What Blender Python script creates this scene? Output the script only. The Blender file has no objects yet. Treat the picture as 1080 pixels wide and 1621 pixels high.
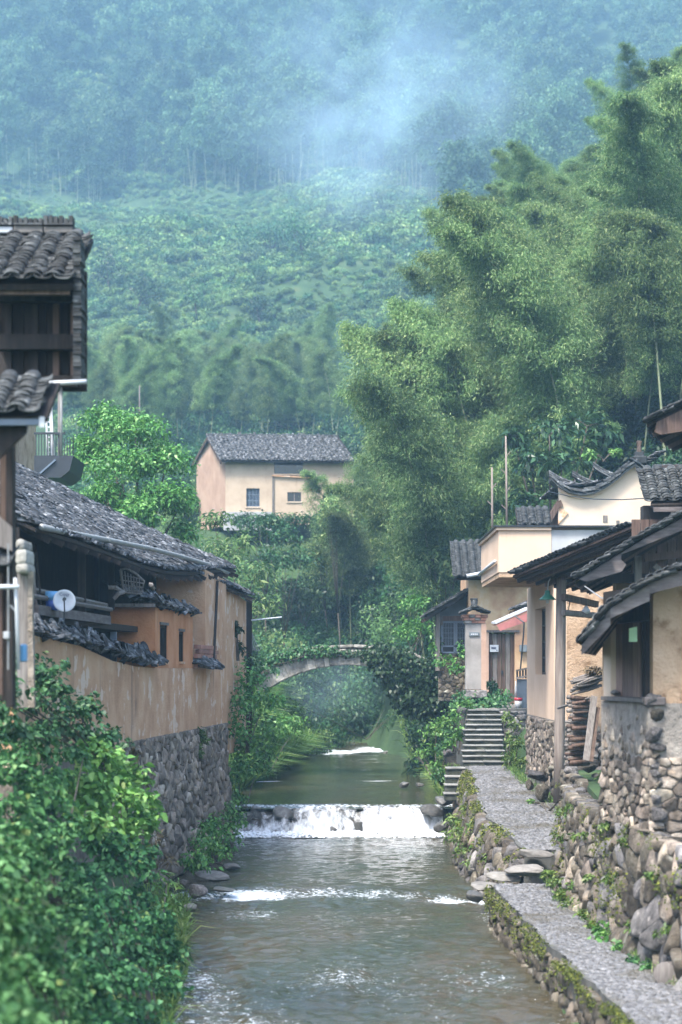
import bpy, bmesh, math, random
import numpy as np
from mathutils import Vector, Matrix

# ------------------------------------------------------------------ camera, sky, sun, exposure
S = bpy.context.scene
COL = S.collection
rng = np.random.default_rng(11)
random.seed(11)
R = math.radians
CAMZ, F, CX, HY = 4.5, 3000.0, 540.0, 1060.0     # eye height, focal length and horizon in photo pixels

cam_d = bpy.data.cameras.new('camera')
cam = bpy.data.objects.new('camera', cam_d)
COL.objects.link(cam)
S.camera = cam
cam.location = (0, 0, CAMZ)
cam.rotation_euler = (R(90), 0, 0)
cam_d.sensor_fit = 'HORIZONTAL'
cam_d.sensor_width = 36.0
cam_d.lens = 36.0 * F / 1080.0
cam_d.shift_y = (HY - 810.5) / 1080.0
cam_d.clip_start, cam_d.clip_end = 0.5, 3000
cam_d.dof.use_dof = True
cam_d.dof.focus_distance = 48.0
cam_d.dof.aperture_fstop = 2.0

SUN_EL, SUN_AZ = R(58), R(215)
world = bpy.data.worlds.new('World')
S.world = world
world.use_nodes = True
wn = world.node_tree
bg = wn.nodes['Background']
sky = wn.nodes.new('ShaderNodeTexSky')
sky.sky_type = 'NISHITA'
sky.sun_disc = False
sky.sun_elevation = SUN_EL
sky.sun_rotation = SUN_AZ
sky.air_density = 1.0
sky.dust_density = 2.5
sky.ozone_density = 1.5
wn.links.new(sky.outputs[0], bg.inputs[0])
bg.inputs[1].default_value = 0.105
sun_d = bpy.data.lights.new('sun', 'SUN')
sun_d.energy = 1.5
sun_d.angle = R(14)
sun_d.color = (1.0, 0.95, 0.88)
sun = bpy.data.objects.new('sun', sun_d)
COL.objects.link(sun)
sd = Vector((math.sin(SUN_AZ) * math.cos(SUN_EL), math.cos(SUN_AZ) * math.cos(SUN_EL), math.sin(SUN_EL)))
sun.rotation_euler = sd.to_track_quat('Z', 'Y').to_euler()
S.view_settings.view_transform = 'Standard'
S.view_settings.look = 'None'
S.view_settings.gamma = 1
S.view_settings.use_curve_mapping = False
S.view_settings.exposure = 2.55
cy = S.cycles
cy.max_bounces = 5
cy.diffuse_bounces = 2
cy.glossy_bounces = 2
cy.transmission_bounces = 3
cy.transparent_max_bounces = 8
cy.volume_bounces = 2
cy.caustics_reflective = cy.caustics_refractive = False
cy.sample_clamp_indirect = 4
cy.use_denoising = True

# ------------------------------------------------------------------ helpers
def P(x, y, Y):
    return Vector(((x - CX) * Y / F, Y, CAMZ - (y - HY) * Y / F))
def PX(x, Y): return (x - CX) * Y / F
def PZ(y, Y): return CAMZ - (y - HY) * Y / F
def sstep(a, b, x):
    t = np.clip((x - a) / (b - a), 0, 1)
    return t * t * (3 - 2 * t)

def _hash(ix, iy, iz, seed):
    h = (ix.astype(np.int64) * 374761393 + iy.astype(np.int64) * 668265263 + iz.astype(np.int64) * 2147483647 + seed * 1274126177) & 0xffffffff
    h = ((h ^ (h >> 13)) * 1274126177) & 0xffffffff
    return ((h ^ (h >> 16)) & 0xffff) / 65535.0
def vnoise(x, y, z=None, seed=0):
    x = np.asarray(x, float); y = np.asarray(y, float)
    z = np.zeros_like(x) if z is None else np.asarray(z, float)
    ix, iy, iz = np.floor(x), np.floor(y), np.floor(z)
    fx, fy, fz = x - ix, y - iy, z - iz
    fx, fy, fz = fx * fx * (3 - 2 * fx), fy * fy * (3 - 2 * fy), fz * fz * (3 - 2 * fz)
    out = 0
    for dx in (0, 1):
        for dy in (0, 1):
            for dz in (0, 1):
                out = out + (fx if dx else 1 - fx) * (fy if dy else 1 - fy) * (fz if dz else 1 - fz) * _hash(ix + dx, iy + dy, iz + dz, seed)
    return out * 2 - 1
def fbm(x, y, z=None, o=4, seed=0):
    s, a = 0, 1.0
    for k in range(o):
        f = 2 ** k
        s = s + a * vnoise(np.asarray(x) * f, np.asarray(y) * f, None if z is None else np.asarray(z) * f, seed + k)
        a *= 0.5
    return s
def unit(v):
    return v / np.maximum(np.linalg.norm(v, axis=-1, keepdims=True), 1e-9)

def link(o, parent=None):
    COL.objects.link(o)
    if parent is not None:
        o.parent = parent
        if parent.parent is None and parent.type == 'EMPTY':
            o.matrix_parent_inverse = Matrix.Translation(-parent.location)
    return o
def tag(o, label, cat, group=None):
    o['label'] = label; o['category'] = cat
    if group: o['group'] = group
    return o
def thing(name, label, cat, loc, group=None):
    o = bpy.data.objects.new(name, None)
    o.empty_display_size = 0.2
    COL.objects.link(o)
    o.location = loc
    return tag(o, label, cat, group)
def raw_mesh(name, V, quads, mat, smooth=False, attrs=None):
    """numpy mesh: V (n,3), quads (m,3 or 4)"""
    me = bpy.data.meshes.new(name)
    V = np.ascontiguousarray(V, np.float32); Q = np.ascontiguousarray(quads, np.int32)
    m, k = Q.shape
    me.vertices.add(len(V)); me.vertices.foreach_set('co', V.ravel())
    me.loops.add(m * k); me.loops.foreach_set('vertex_index', Q.ravel())
    me.polygons.add(m)
    me.polygons.foreach_set('loop_start', np.arange(0, m * k, k, dtype=np.int32))
    me.polygons.foreach_set('loop_total', np.full(m, k, np.int32))
    if smooth: me.polygons.foreach_set('use_smooth', np.ones(m, bool))
    for an, av in (attrs or {}).items():
        at = me.attributes.new(an, 'FLOAT', 'POINT')
        at.data.foreach_set('value', np.ascontiguousarray(av, np.float32))
    me.update(calc_edges=True)
    if mat: me.materials.append(mat)
    return me
def mobj(name, me, parent=None):
    return link(bpy.data.objects.new(name, me), parent)

class MB:
    def __init__(s): s.v = []; s.f = []
    def add(s, vs, fs):
        b = len(s.v)
        s.v += [tuple(v) for v in vs]; s.f += [tuple(b + i for i in f) for f in fs]
        return s
    def hexa(s, p):      # 8 points: bottom loop then top loop
        return s.add(p, [(3, 2, 1, 0), (4, 5, 6, 7), (0, 1, 5, 4), (1, 2, 6, 5), (2, 3, 7, 6), (3, 0, 4, 7)])
    def box(s, a, b):
        x0, y0, z0 = a; x1, y1, z1 = b
        return s.hexa([(x0, y0, z0), (x1, y0, z0), (x1, y1, z0), (x0, y1, z0), (x0, y0, z1), (x1, y0, z1), (x1, y1, z1), (x0, y1, z1)])
    def beam(s, p0, p1, w, h, up=(0, 0, 1)):
        p0, p1 = Vector(p0), Vector(p1); d = (p1 - p0).normalized(); up = Vector(up)
        if abs(d.dot(up)) > 0.98: up = Vector((0, 1, 0))
        a = d.cross(up).normalized(); b = a.cross(d).normalized()
        a = a * w / 2; b = b * h / 2
        return s.hexa([p0 - a - b, p0 + a - b, p1 + a - b, p1 - a - b, p0 - a + b, p0 + a + b, p1 + a + b, p1 - a + b])
    def tube(s, pts, rad, n=8, cap=True):
        pts = [Vector(p) for p in pts]
        if not hasattr(rad, '__len__'): rad = [rad] * len(pts)
        base = len(s.v)
        for i, p in enumerate(pts):
            d = (pts[min(i + 1, len(pts) - 1)] - pts[max(i - 1, 0)]).normalized()
            up = Vector((0, 0, 1)) if abs(d.z) < 0.9 else Vector((0, 1, 0))
            a = d.cross(up).normalized(); b = a.cross(d)
            for k in range(n):
                t = 2 * math.pi * k / n
                s.v.append(tuple(p + (a * math.cos(t) + b * math.sin(t)) * rad[i]))
        for i in range(len(pts) - 1):
            for k in range(n):
                s.f.append((base + i * n + k, base + i * n + (k + 1) % n, base + (i + 1) * n + (k + 1) % n, base + (i + 1) * n + k))
        if cap:
            s.f.append(tuple(base + k for k in range(n))[::-1]); s.f.append(tuple(base + (len(pts) - 1) * n + k for k in range(n)))
        return s
    def prism(s, poly, off):
        n = len(poly); off = Vector(off)
        vs = [Vector(p) for p in poly] + [Vector(p) + off for p in poly]
        fs = [tuple(range(n)), tuple(range(2 * n - 1, n - 1, -1))] + [(i, n + i, n + (i + 1) % n, (i + 1) % n) for i in range(n)]
        return s.add(vs, fs)
    def sub(s, cell=0.5):     # nothing fancy: kept for uniform call sites
        return s
    def mesh(s, name, mat, smooth=False):
        me = bpy.data.meshes.new(name)
        me.from_pydata(s.v, [], s.f)
        bm = bmesh.new(); bm.from_mesh(me)
        bmesh.ops.recalc_face_normals(bm, faces=bm.faces)
        bm.to_mesh(me); bm.free()
        if smooth:
            me.polygons.foreach_set('use_smooth', np.ones(len(me.polygons), bool))
        if mat: me.materials.append(mat)
        return me
    def build(s, name, mat, parent=None, smooth=False, bevel=0):
        o = mobj(name, s.mesh(name, mat, smooth), parent)
        if bevel:
            m = o.modifiers.new('bevel', 'BEVEL'); m.width = bevel; m.segments = 2; m.limit_method = 'ANGLE'
        return o

# ------------------------------------------------------------------ materials
def nodes(name):
    m = bpy.data.materials.new(name); m.use_nodes = True
    nt = m.node_tree
    return m, nt, nt.nodes['Principled BSDF']
def N(nt, t, **kw):
    n = nt.nodes.new('ShaderNode' + t)
    for k, v in kw.items():
        if k.startswith('i_'):
            n.inputs[k[2:].replace('_', ' ')].default_value = v
        else: setattr(n, k, v)
    return n
def L(nt, a, b): nt.links.new(a, b)
def mapping(nt, scale=(1, 1, 1), src='Object'):
    tc = N(nt, 'TexCoord'); mp = N(nt, 'Mapping')
    mp.inputs['Scale'].default_value = scale
    L(nt, tc.outputs[src], mp.inputs[0])
    return mp.outputs[0]
def noise(nt, vec, scale, detail=6, rough=0.6, dist=0):
    n = N(nt, 'TexNoise'); n.inputs['Scale'].default_value = scale; n.inputs['Detail'].default_value = detail
    n.inputs['Roughness'].default_value = rough; n.inputs['Distortion'].default_value = dist
    L(nt, vec, n.inputs['Vector'])
    return n.outputs['Fac']
def ramp(nt, fac, stops):
    r = N(nt, 'ValToRGB')
    els = r.color_ramp.elements
    while len(els) < len(stops): els.new(0.5)
    for e, (p, c) in zip(els, stops):
        e.position = p; e.color = (*c, 1) if len(c) == 3 else c
    L(nt, fac, r.inputs[0])
    return r.outputs[0]
def mixc(nt, fac, a, b, mode='MIX'):
    m = N(nt, 'Mix', data_type='RGBA', blend_type=mode)
    for s, v in ((m.inputs[0], fac), (m.inputs[6], a), (m.inputs[7], b)):
        if hasattr(v, 'is_output'): L(nt, v, s)
        else: s.default_value = (*v, 1) if hasattr(v, '__len__') and len(v) == 3 else v
    return m.outputs[2]
def bump(nt, b, fac, strength, dist):
    n = N(nt, 'Bump'); n.inputs['Strength'].default_value = strength; n.inputs['Distance'].default_value = dist
    L(nt, fac, n.inputs['Height']); L(nt, n.outputs[0], b.inputs['Normal'])
def mottled(name, stops, scale=3, rough=0.85, bmp=(12, 0.5, 0.02), vec=(1, 1, 1), rnd=0.0, streak=None, spots=None, spec=0.3, detail=7):
    m, nt, b = nodes(name)
    v = mapping(nt, vec)
    if rnd:     # shift the pattern per piece
        oi = N(nt, 'ObjectInfo'); ad = N(nt, 'VectorMath', operation='ADD'); mu = N(nt, 'VectorMath', operation='SCALE')
        cb = N(nt, 'CombineXYZ'); L(nt, oi.outputs['Random'], cb.inputs[0]); L(nt, oi.outputs['Random'], cb.inputs[1])
        L(nt, cb.outputs[0], mu.inputs[0]); mu.inputs['Scale'].default_value = 37
        L(nt, v, ad.inputs[0]); L(nt, mu.outputs[0], ad.inputs[1]); v = ad.outputs[0]
    c = ramp(nt, noise(nt, v, scale, detail), stops)
    if streak:   # run-off stains
        col, amount, sc = streak
        v2 = mapping(nt, (sc, sc, sc * 0.07))
        f = ramp(nt, noise(nt, v2, 1.0, 6, 0.7), [(0.55, (0, 0, 0)), (0.70, (amount,) * 3)])
        f = mixc(nt, 1.0, f, ramp(nt, noise(nt, mapping(nt, (0.55, 0.55, 0.8)), 1.0, 3), [(0.42, (0, 0, 0)), (0.62, (1, 1, 1))]), 'MULTIPLY')
        c = mixc(nt, f, c, col)
    if spots:
        col, sc, lo, hi = spots
        f = ramp(nt, noise(nt, v, sc, 4, 0.6), [(lo, (0, 0, 0)), (hi, (1, 1, 1))])
        c = mixc(nt, f, c, col)
    if rnd:
        oi = N(nt, 'ObjectInfo'); hs = N(nt, 'HueSaturation')
        mr = N(nt, 'MapRange'); mr.inputs[3].default_value = 1 - rnd; mr.inputs[4].default_value = 1 + rnd
        L(nt, oi.outputs['Random'], mr.inputs[0]); L(nt, mr.outputs[0], hs.inputs['Value']); L(nt, c, hs.inputs['Color'])
        m2 = N(nt, 'Math', operation='MULTIPLY'); m2.inputs[1].default_value = 7.31
        fr = N(nt, 'Math', operation='FRACT'); L(nt, oi.outputs['Random'], m2.inputs[0]); L(nt, m2.outputs[0], fr.inputs[0])
        m3 = N(nt, 'MapRange'); m3.inputs[3].default_value = 0.5 - rnd * 0.012; m3.inputs[4].default_value = 0.5 + rnd * 0.025
        L(nt, fr.outputs[0], m3.inputs[0]); L(nt, m3.outputs[0], hs.inputs['Hue'])
        c = hs.outputs[0]
    L(nt, c, b.inputs['Base Color'])
    b.inputs['Roughness'].default_value = rough
    b.inputs['Specular IOR Level'].default_value = spec
    if bmp: bump(nt, b, noise(nt, v, bmp[0], 8, 0.65), bmp[1], bmp[2])
    return m
def plain(name, col, rough=0.6, metal=0.0, spec=0.5):
    m, nt, b = nodes(name)
    v = mapping(nt)
    c = ramp(nt, noise(nt, v, 4, 5), [(0.3, [x * 0.78 for x in col]), (0.7, [min(1, x * 1.15) for x in col])])
    L(nt, c, b.inputs['Base Color'])
    b.inputs['Roughness'].default_value = rough; b.inputs['Metallic'].default_value = metal
    b.inputs['Specular IOR Level'].default_value = spec
    return m
def leafmat(name, a, b_, tip=None, trans=0.28, rough=0.45, var=0.25, spec=0.35, sick=False):
    """leaf colour varies leaf by leaf (attribute, with painted top light on plumes) and plant by plant (object random)"""
    m, nt, b = nodes(name)
    at = N(nt, 'Attribute', attribute_name='rnd')
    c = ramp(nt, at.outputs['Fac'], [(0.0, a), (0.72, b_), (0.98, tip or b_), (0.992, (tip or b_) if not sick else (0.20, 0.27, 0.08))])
    oi = N(nt, 'ObjectInfo'); hs = N(nt, 'HueSaturation')
    mr = N(nt, 'MapRange'); mr.inputs[3].default_value = 1 - var; mr.inputs[4].default_value = 1 + var
    L(nt, oi.outputs['Random'], mr.inputs[0]); L(nt, mr.outputs[0], hs.inputs['Value']); L(nt, c, hs.inputs['Color'])
    m2 = N(nt, 'Math', operation='MULTIPLY'); m2.inputs[1].default_value = 5.77
    fr = N(nt, 'Math', operation='FRACT'); L(nt, oi.outputs['Random'], m2.inputs[0]); L(nt, m2.outputs[0], fr.inputs[0])
    m3 = N(nt, 'MapRange'); m3.inputs[3].default_value = 0.488; m3.inputs[4].default_value = 0.518
    L(nt, fr.outputs[0], m3.inputs[0]); L(nt, m3.outputs[0], hs.inputs['Hue'])
    L(nt, hs.outputs[0], b.inputs['Base Color'])
    b.inputs['Roughness'].default_value = rough; b.inputs['Specular IOR Level'].default_value = spec
    tr = N(nt, 'BsdfTranslucent'); L(nt, hs.outputs[0], tr.inputs[0])
    mx = N(nt, 'MixShader'); mx.inputs[0].default_value = trans
    L(nt, b.outputs[0], mx.inputs[1]); L(nt, tr.outputs[0], mx.inputs[2])
    L(nt, mx.outputs[0], nt.nodes['Material Output'].inputs['Surface'])
    return m

M = {}
M['ground'] = mottled('soil_and_weeds', [(0.3, (0.02, 0.042, 0.015)), (0.55, (0.038, 0.075, 0.025)), (0.8, (0.085, 0.10, 0.04))], 0.35, 0.95, (4, 0.6, 0.1))
M['tan'] = mottled('tan_earth_plaster', [(0.3, (0.40, 0.225, 0.125)), (0.5, (0.52, 0.315, 0.185)), (0.75, (0.59, 0.40, 0.26))], 1.3, 0.95, (14, 0.8, 0.04), spots=((0.60, 0.46, 0.345), 1.7, 0.57, 0.60), streak=((0.14, 0.09, 0.065), 0.95, 1.9))
M['orange'] = mottled('orange_clay_wall', [(0.3, (0.40, 0.165, 0.07)), (0.55, (0.50, 0.235, 0.11)), (0.8, (0.52, 0.31, 0.18))], 1.6, 0.95, (10, 0.7, 0.04), streak=((0.20, 0.10, 0.055), 0.7, 2.6))
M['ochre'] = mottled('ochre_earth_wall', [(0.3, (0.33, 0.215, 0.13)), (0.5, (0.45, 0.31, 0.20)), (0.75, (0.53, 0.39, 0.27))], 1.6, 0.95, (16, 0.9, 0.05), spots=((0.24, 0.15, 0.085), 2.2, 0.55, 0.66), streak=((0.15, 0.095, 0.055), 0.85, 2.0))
M['yellow'] = mottled('worn_yellow_plaster', [(0.30, (0.27, 0.15, 0.10)), (0.45, (0.44, 0.265, 0.16)), (0.58, (0.53, 0.37, 0.22)), (0.75, (0.58, 0.50, 0.39))], 1.2, 0.93, (12, 0.5, 0.03), streak=((0.28, 0.17, 0.11), 0.7, 2.0))
M['cream'] = mottled('cream_plaster', [(0.3, (0.50, 0.36, 0.25)), (0.55, (0.58, 0.43, 0.31)), (0.8, (0.62, 0.48, 0.36))], 0.8, 0.9, (20, 0.25, 0.01), streak=((0.42, 0.30, 0.20), 0.55, 1.6))
M['pale'] = mottled('pale_plaster', [(0.3, (0.47, 0.37, 0.275)), (0.55, (0.56, 0.455, 0.35)), (0.8, (0.60, 0.50, 0.40))], 0.8, 0.9, (20, 0.25, 0.01), streak=((0.48, 0.38, 0.27), 0.5, 1.5))
M['concrete'] = mottled('grey_render', [(0.3, (0.27, 0.28, 0.29)), (0.55, (0.36, 0.37, 0.37)), (0.8, (0.45, 0.45, 0.43))], 1.5, 0.9, (18, 0.3, 0.01), streak=((0.2, 0.2, 0.2), 0.4, 2.5))
M['mortar'] = mottled('rubble_mortar', [(0.3, (0.07, 0.058, 0.046)), (0.55, (0.16, 0.135, 0.11)), (0.8, (0.28, 0.24, 0.20))], 4, 0.95, (9, 1.0, 0.06))
M['darkmortar'] = mottled('wall_core', [(0.3, (0.035, 0.03, 0.024)), (0.7, (0.09, 0.075, 0.06))], 4, 0.95, (9, 1.0, 0.06))
M['stone'] = mottled('field_stone', [(0.3, (0.055, 0.052, 0.05)), (0.5, (0.14, 0.13, 0.125)), (0.72, (0.26, 0.245, 0.235))], 4.5, 0.9, (11, 1.0, 0.06), rnd=0.5, spots=((0.34, 0.31, 0.28), 8, 0.58, 0.72))
M['stonebrown'] = mottled('brown_field_stone', [(0.3, (0.035, 0.029, 0.022)), (0.5, (0.105, 0.088, 0.066)), (0.72, (0.20, 0.172, 0.135))], 4.0, 0.9, (10, 1.0, 0.07), rnd=0.5, spots=((0.27, 0.265, 0.22), 5, 0.56, 0.72))
M['stonewet'] = mottled('wet_river_stone', [(0.25, (0.035, 0.035, 0.035)), (0.5, (0.09, 0.088, 0.08)), (0.75, (0.17, 0.16, 0.145))], 3, 0.35, (9, 0.7, 0.03), rnd=0.35, spec=0.5)
M['slab'] = mottled('pale_river_slab', [(0.25, (0.085, 0.08, 0.07)), (0.5, (0.17, 0.16, 0.145)), (0.8, (0.26, 0.25, 0.23))], 3, 0.7, (9, 0.7, 0.03), rnd=0.25)
M['step'] = mottled('step_stone', [(0.25, (0.06, 0.06, 0.052)), (0.5, (0.125, 0.125, 0.115)), (0.8, (0.21, 0.21, 0.195))], 4, 0.8, (9, 0.8, 0.03), rnd=0.2, spots=((0.06, 0.075, 0.03), 5, 0.58, 0.7))
M['path'] = mottled('path_bed', [(0.3, (0.06, 0.06, 0.055)), (0.7, (0.13, 0.13, 0.12))], 5, 0.85, (25, 0.6, 0.02))
M['pebble'] = mottled('path_pebble', [(0.3, (0.045, 0.045, 0.045)), (0.5, (0.12, 0.12, 0.122)), (0.72, (0.25, 0.25, 0.255))], 9, 0.5, (30, 0.4, 0.01), spots=((0.075, 0.068, 0.052), 0.9, 0.50, 0.66))
M['tile'] = mottled('grey_clay_tile', [(0.25, (0.012, 0.014, 0.015)), (0.5, (0.034, 0.038, 0.039)), (0.8, (0.085, 0.09, 0.09))], 7, 0.7, (18, 0.6, 0.01), rnd=0.6, spots=((0.22, 0.23, 0.225), 9, 0.60, 0.72))
M['tilemass'] = mottled('grey_clay_tile_mass', [(0.3, (0.010, 0.011, 0.012)), (0.46, (0.04, 0.042, 0.045)), (0.56, (0.10, 0.105, 0.11)), (0.68, (0.30, 0.31, 0.32))], 6, 0.75, (18, 0.6, 0.01))
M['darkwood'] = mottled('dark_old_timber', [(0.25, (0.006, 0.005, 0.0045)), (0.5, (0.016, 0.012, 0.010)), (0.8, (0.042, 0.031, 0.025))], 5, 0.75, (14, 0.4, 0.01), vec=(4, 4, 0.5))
M['brownwood'] = mottled('brown_board', [(0.25, (0.04, 0.025, 0.018)), (0.5, (0.095, 0.06, 0.045)), (0.8, (0.17, 0.12, 0.092))], 5, 0.75, (14, 0.5, 0.01), vec=(5, 5, 0.4), rnd=0.3)
M['greywood'] = mottled('weathered_timber', [(0.25, (0.075, 0.065, 0.058)), (0.5, (0.155, 0.138, 0.125)), (0.8, (0.25, 0.23, 0.21))], 5, 0.8, (14, 0.6, 0.01), vec=(6, 6, 0.5), rnd=0.3)
M['greybeam'] = mottled('weathered_beam', [(0.25, (0.06, 0.05, 0.047)), (0.5, (0.125, 0.105, 0.098)), (0.8, (0.24, 0.215, 0.205))], 3, 0.8, (14, 0.6, 0.01), vec=(1, 1, 4), rnd=0.2)
M['post'] = mottled('barked_post', [(0.25, (0.12, 0.095, 0.08)), (0.5, (0.20, 0.165, 0.14)), (0.8, (0.30, 0.26, 0.225))], 4, 0.75, (14, 0.4, 0.01), vec=(5, 5, 0.35))
M['bark'] = mottled('tree_bark', [(0.3, (0.04, 0.033, 0.024)), (0.7, (0.11, 0.095, 0.075))], 6, 0.9, (14, 0.6, 0.02), vec=(3, 3, 0.6))
M['culm'] = mottled('bamboo_culm', [(0.3, (0.10, 0.13, 0.06)), (0.7, (0.26, 0.28, 0.17))], 1.2, 0.5, None, vec=(1, 1, 2.5), rnd=0.35)
M['white'] = plain('white_plastic', (0.45, 0.47, 0.49), 0.4)
M['zinc'] = plain('zinc_gutter', (0.27, 0.28, 0.28), 0.5, 0.2)
M['dish'] = plain('dish_grey_white', (0.42, 0.46, 0.50), 0.5)
M['iron'] = plain('dark_iron', (0.025, 0.03, 0.036), 0.5, 0.3)
M['bluegrey'] = plain('blue_grey_paint', (0.10, 0.135, 0.18), 0.5)
M['blueplastic'] = plain('blue_plastic', (0.13, 0.35, 0.60), 0.4)
M['bluedark'] = plain('deep_blue_plastic', (0.04, 0.10, 0.35), 0.4)
M['red'] = plain('red_cloth', (0.36, 0.135, 0.125), 0.8)
M['redpaint'] = plain('red_plastic', (0.5, 0.035, 0.06), 0.4)
M['green'] = plain('green_enamel', (0.03, 0.13, 0.085), 0.25)
M['greenpaper'] = plain('pale_green_paper', (0.40, 0.62, 0.36), 0.7)
M['ink'] = plain('blue_black_ink', (0.03, 0.04, 0.10), 0.6)
M['glass'] = plain('dark_pane', (0.012, 0.016, 0.022), 0.12)
M['dark'] = plain('painted_room_shade', (0.012, 0.011, 0.012), 0.9)  # near-black colour stands in for the shade inside openings
M['slate'] = plain('slate_wall_paint', (0.13, 0.155, 0.17), 0.85)
M['brick'] = mottled('red_brick', [(0.3, (0.22, 0.10, 0.07)), (0.7, (0.36, 0.19, 0.14))], 4, 0.9, (14, 0.6, 0.02), rnd=0.3)
M['bamboo'] = leafmat('bamboo_leaf', (0.05, 0.105, 0.045), (0.17, 0.28, 0.10), (0.40, 0.48, 0.21), trans=0.42, rough=0.7, var=0.38, spec=0.12)
M['bamboofar'] = leafmat('distant_bamboo_leaf', (0.022, 0.06, 0.035), (0.085, 0.16, 0.075), (0.26, 0.36, 0.18), rough=0.7, var=0.38, spec=0.12)
M['broad'] = leafmat('broad_leaf', (0.018, 0.06, 0.024), (0.055, 0.155, 0.05), (0.13, 0.26, 0.10), sick=True)
M['bright'] = leafmat('young_leaf', (0.035, 0.11, 0.024), (0.11, 0.26, 0.055), (0.24, 0.41, 0.12), sick=True)
M['darkleaf'] = leafmat('deep_green_leaf', (0.012, 0.035, 0.013), (0.03, 0.075, 0.026), (0.065, 0.125, 0.04))
M['glossy'] = leafmat('glossy_leaf', (0.016, 0.045, 0.02), (0.035, 0.085, 0.035), (0.07, 0.14, 0.06), trans=0.2, rough=0.28)
M['field'] = leafmat('field_leaf', (0.06, 0.13, 0.05), (0.20, 0.31, 0.11), (0.42, 0.48, 0.21), rough=0.7, var=0.38, spec=0.12)
M['grass'] = leafmat('grass_blade', (0.05, 0.115, 0.022), (0.14, 0.245, 0.05), (0.27, 0.34, 0.11))
M['moss'] = leafmat('moss', (0.03, 0.045, 0.01), (0.075, 0.10, 0.016), (0.16, 0.18, 0.03), trans=0.1, rough=0.9)
M['dry'] = leafmat('dry_leaf', (0.07, 0.05, 0.02), (0.14, 0.10, 0.045), (0.2, 0.16, 0.08))
M['bridge'] = mottled('bridge_stone', [(0.3, (0.12, 0.11, 0.092)), (0.5, (0.29, 0.27, 0.235)), (0.75, (0.46, 0.43, 0.38))], 4, 0.9, (10, 1.0, 0.05), rnd=0.35)
M['rose'] = mottled('rose_earth_wall', [(0.3, (0.34, 0.22, 0.16)), (0.55, (0.43, 0.29, 0.215)), (0.8, (0.50, 0.37, 0.285))], 1.0, 0.95, (10, 0.5, 0.03), streak=((0.22, 0.13, 0.09), 0.6, 1.5))
M['rubble'] = mottled('farmhouse_rubble', [(0.3, (0.07, 0.056, 0.043)), (0.5, (0.215, 0.178, 0.142)), (0.72, (0.40, 0.345, 0.285))], 4.5, 0.9, (11, 1.0, 0.06), rnd=0.55, spots=((0.36, 0.28, 0.21), 3.5, 0.56, 0.70))
M['palemortar'] = mottled('pale_mortar', [(0.3, (0.16, 0.14, 0.12)), (0.55, (0.28, 0.25, 0.215)), (0.8, (0.40, 0.36, 0.31))], 5, 0.95, (12, 1.0, 0.06))
M['cool'] = leafmat('cool_leaf', (0.016, 0.06, 0.024), (0.06, 0.17, 0.05), (0.16, 0.31, 0.13), sick=True, rough=0.6, spec=0.2)
M['riser'] = mottled('dark_riser_stone', [(0.3, (0.026, 0.03, 0.021)), (0.55, (0.065, 0.07, 0.053)), (0.8, (0.13, 0.13, 0.112))], 5, 0.9, (12, 0.9, 0.04), rnd=0.3)  # risers coloured darker than the treads
M['tread'] = mottled('pale_tread_stone', [(0.25, (0.11, 0.11, 0.10)), (0.5, (0.20, 0.20, 0.185)), (0.8, (0.31, 0.31, 0.29))], 4, 0.8, (10, 0.8, 0.03), rnd=0.25)
M['shutter'] = mottled('light_brown_board', [(0.25, (0.09, 0.055, 0.042)), (0.5, (0.19, 0.125, 0.10)), (0.8, (0.30, 0.22, 0.18))], 5, 0.75, (14, 0.5, 0.01), vec=(5, 5, 0.4), rnd=0.35)  # lighter copy of the brown board colour, for the shutters
M['pillar'] = mottled('grey_lime_render', [(0.3, (0.20, 0.185, 0.17)), (0.55, (0.29, 0.27, 0.25)), (0.8, (0.37, 0.35, 0.325))], 1.5, 0.9, (18, 0.4, 0.015), streak=((0.13, 0.12, 0.105), 0.6, 2.5))
M['farwall'] = mottled('distant_lime_wall', [(0.3, (0.36, 0.28, 0.20)), (0.55, (0.46, 0.365, 0.27)), (0.8, (0.52, 0.43, 0.33))], 0.9, 0.9, (10, 0.4, 0.03), streak=((0.22, 0.16, 0.11), 0.8, 1.2))

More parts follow.
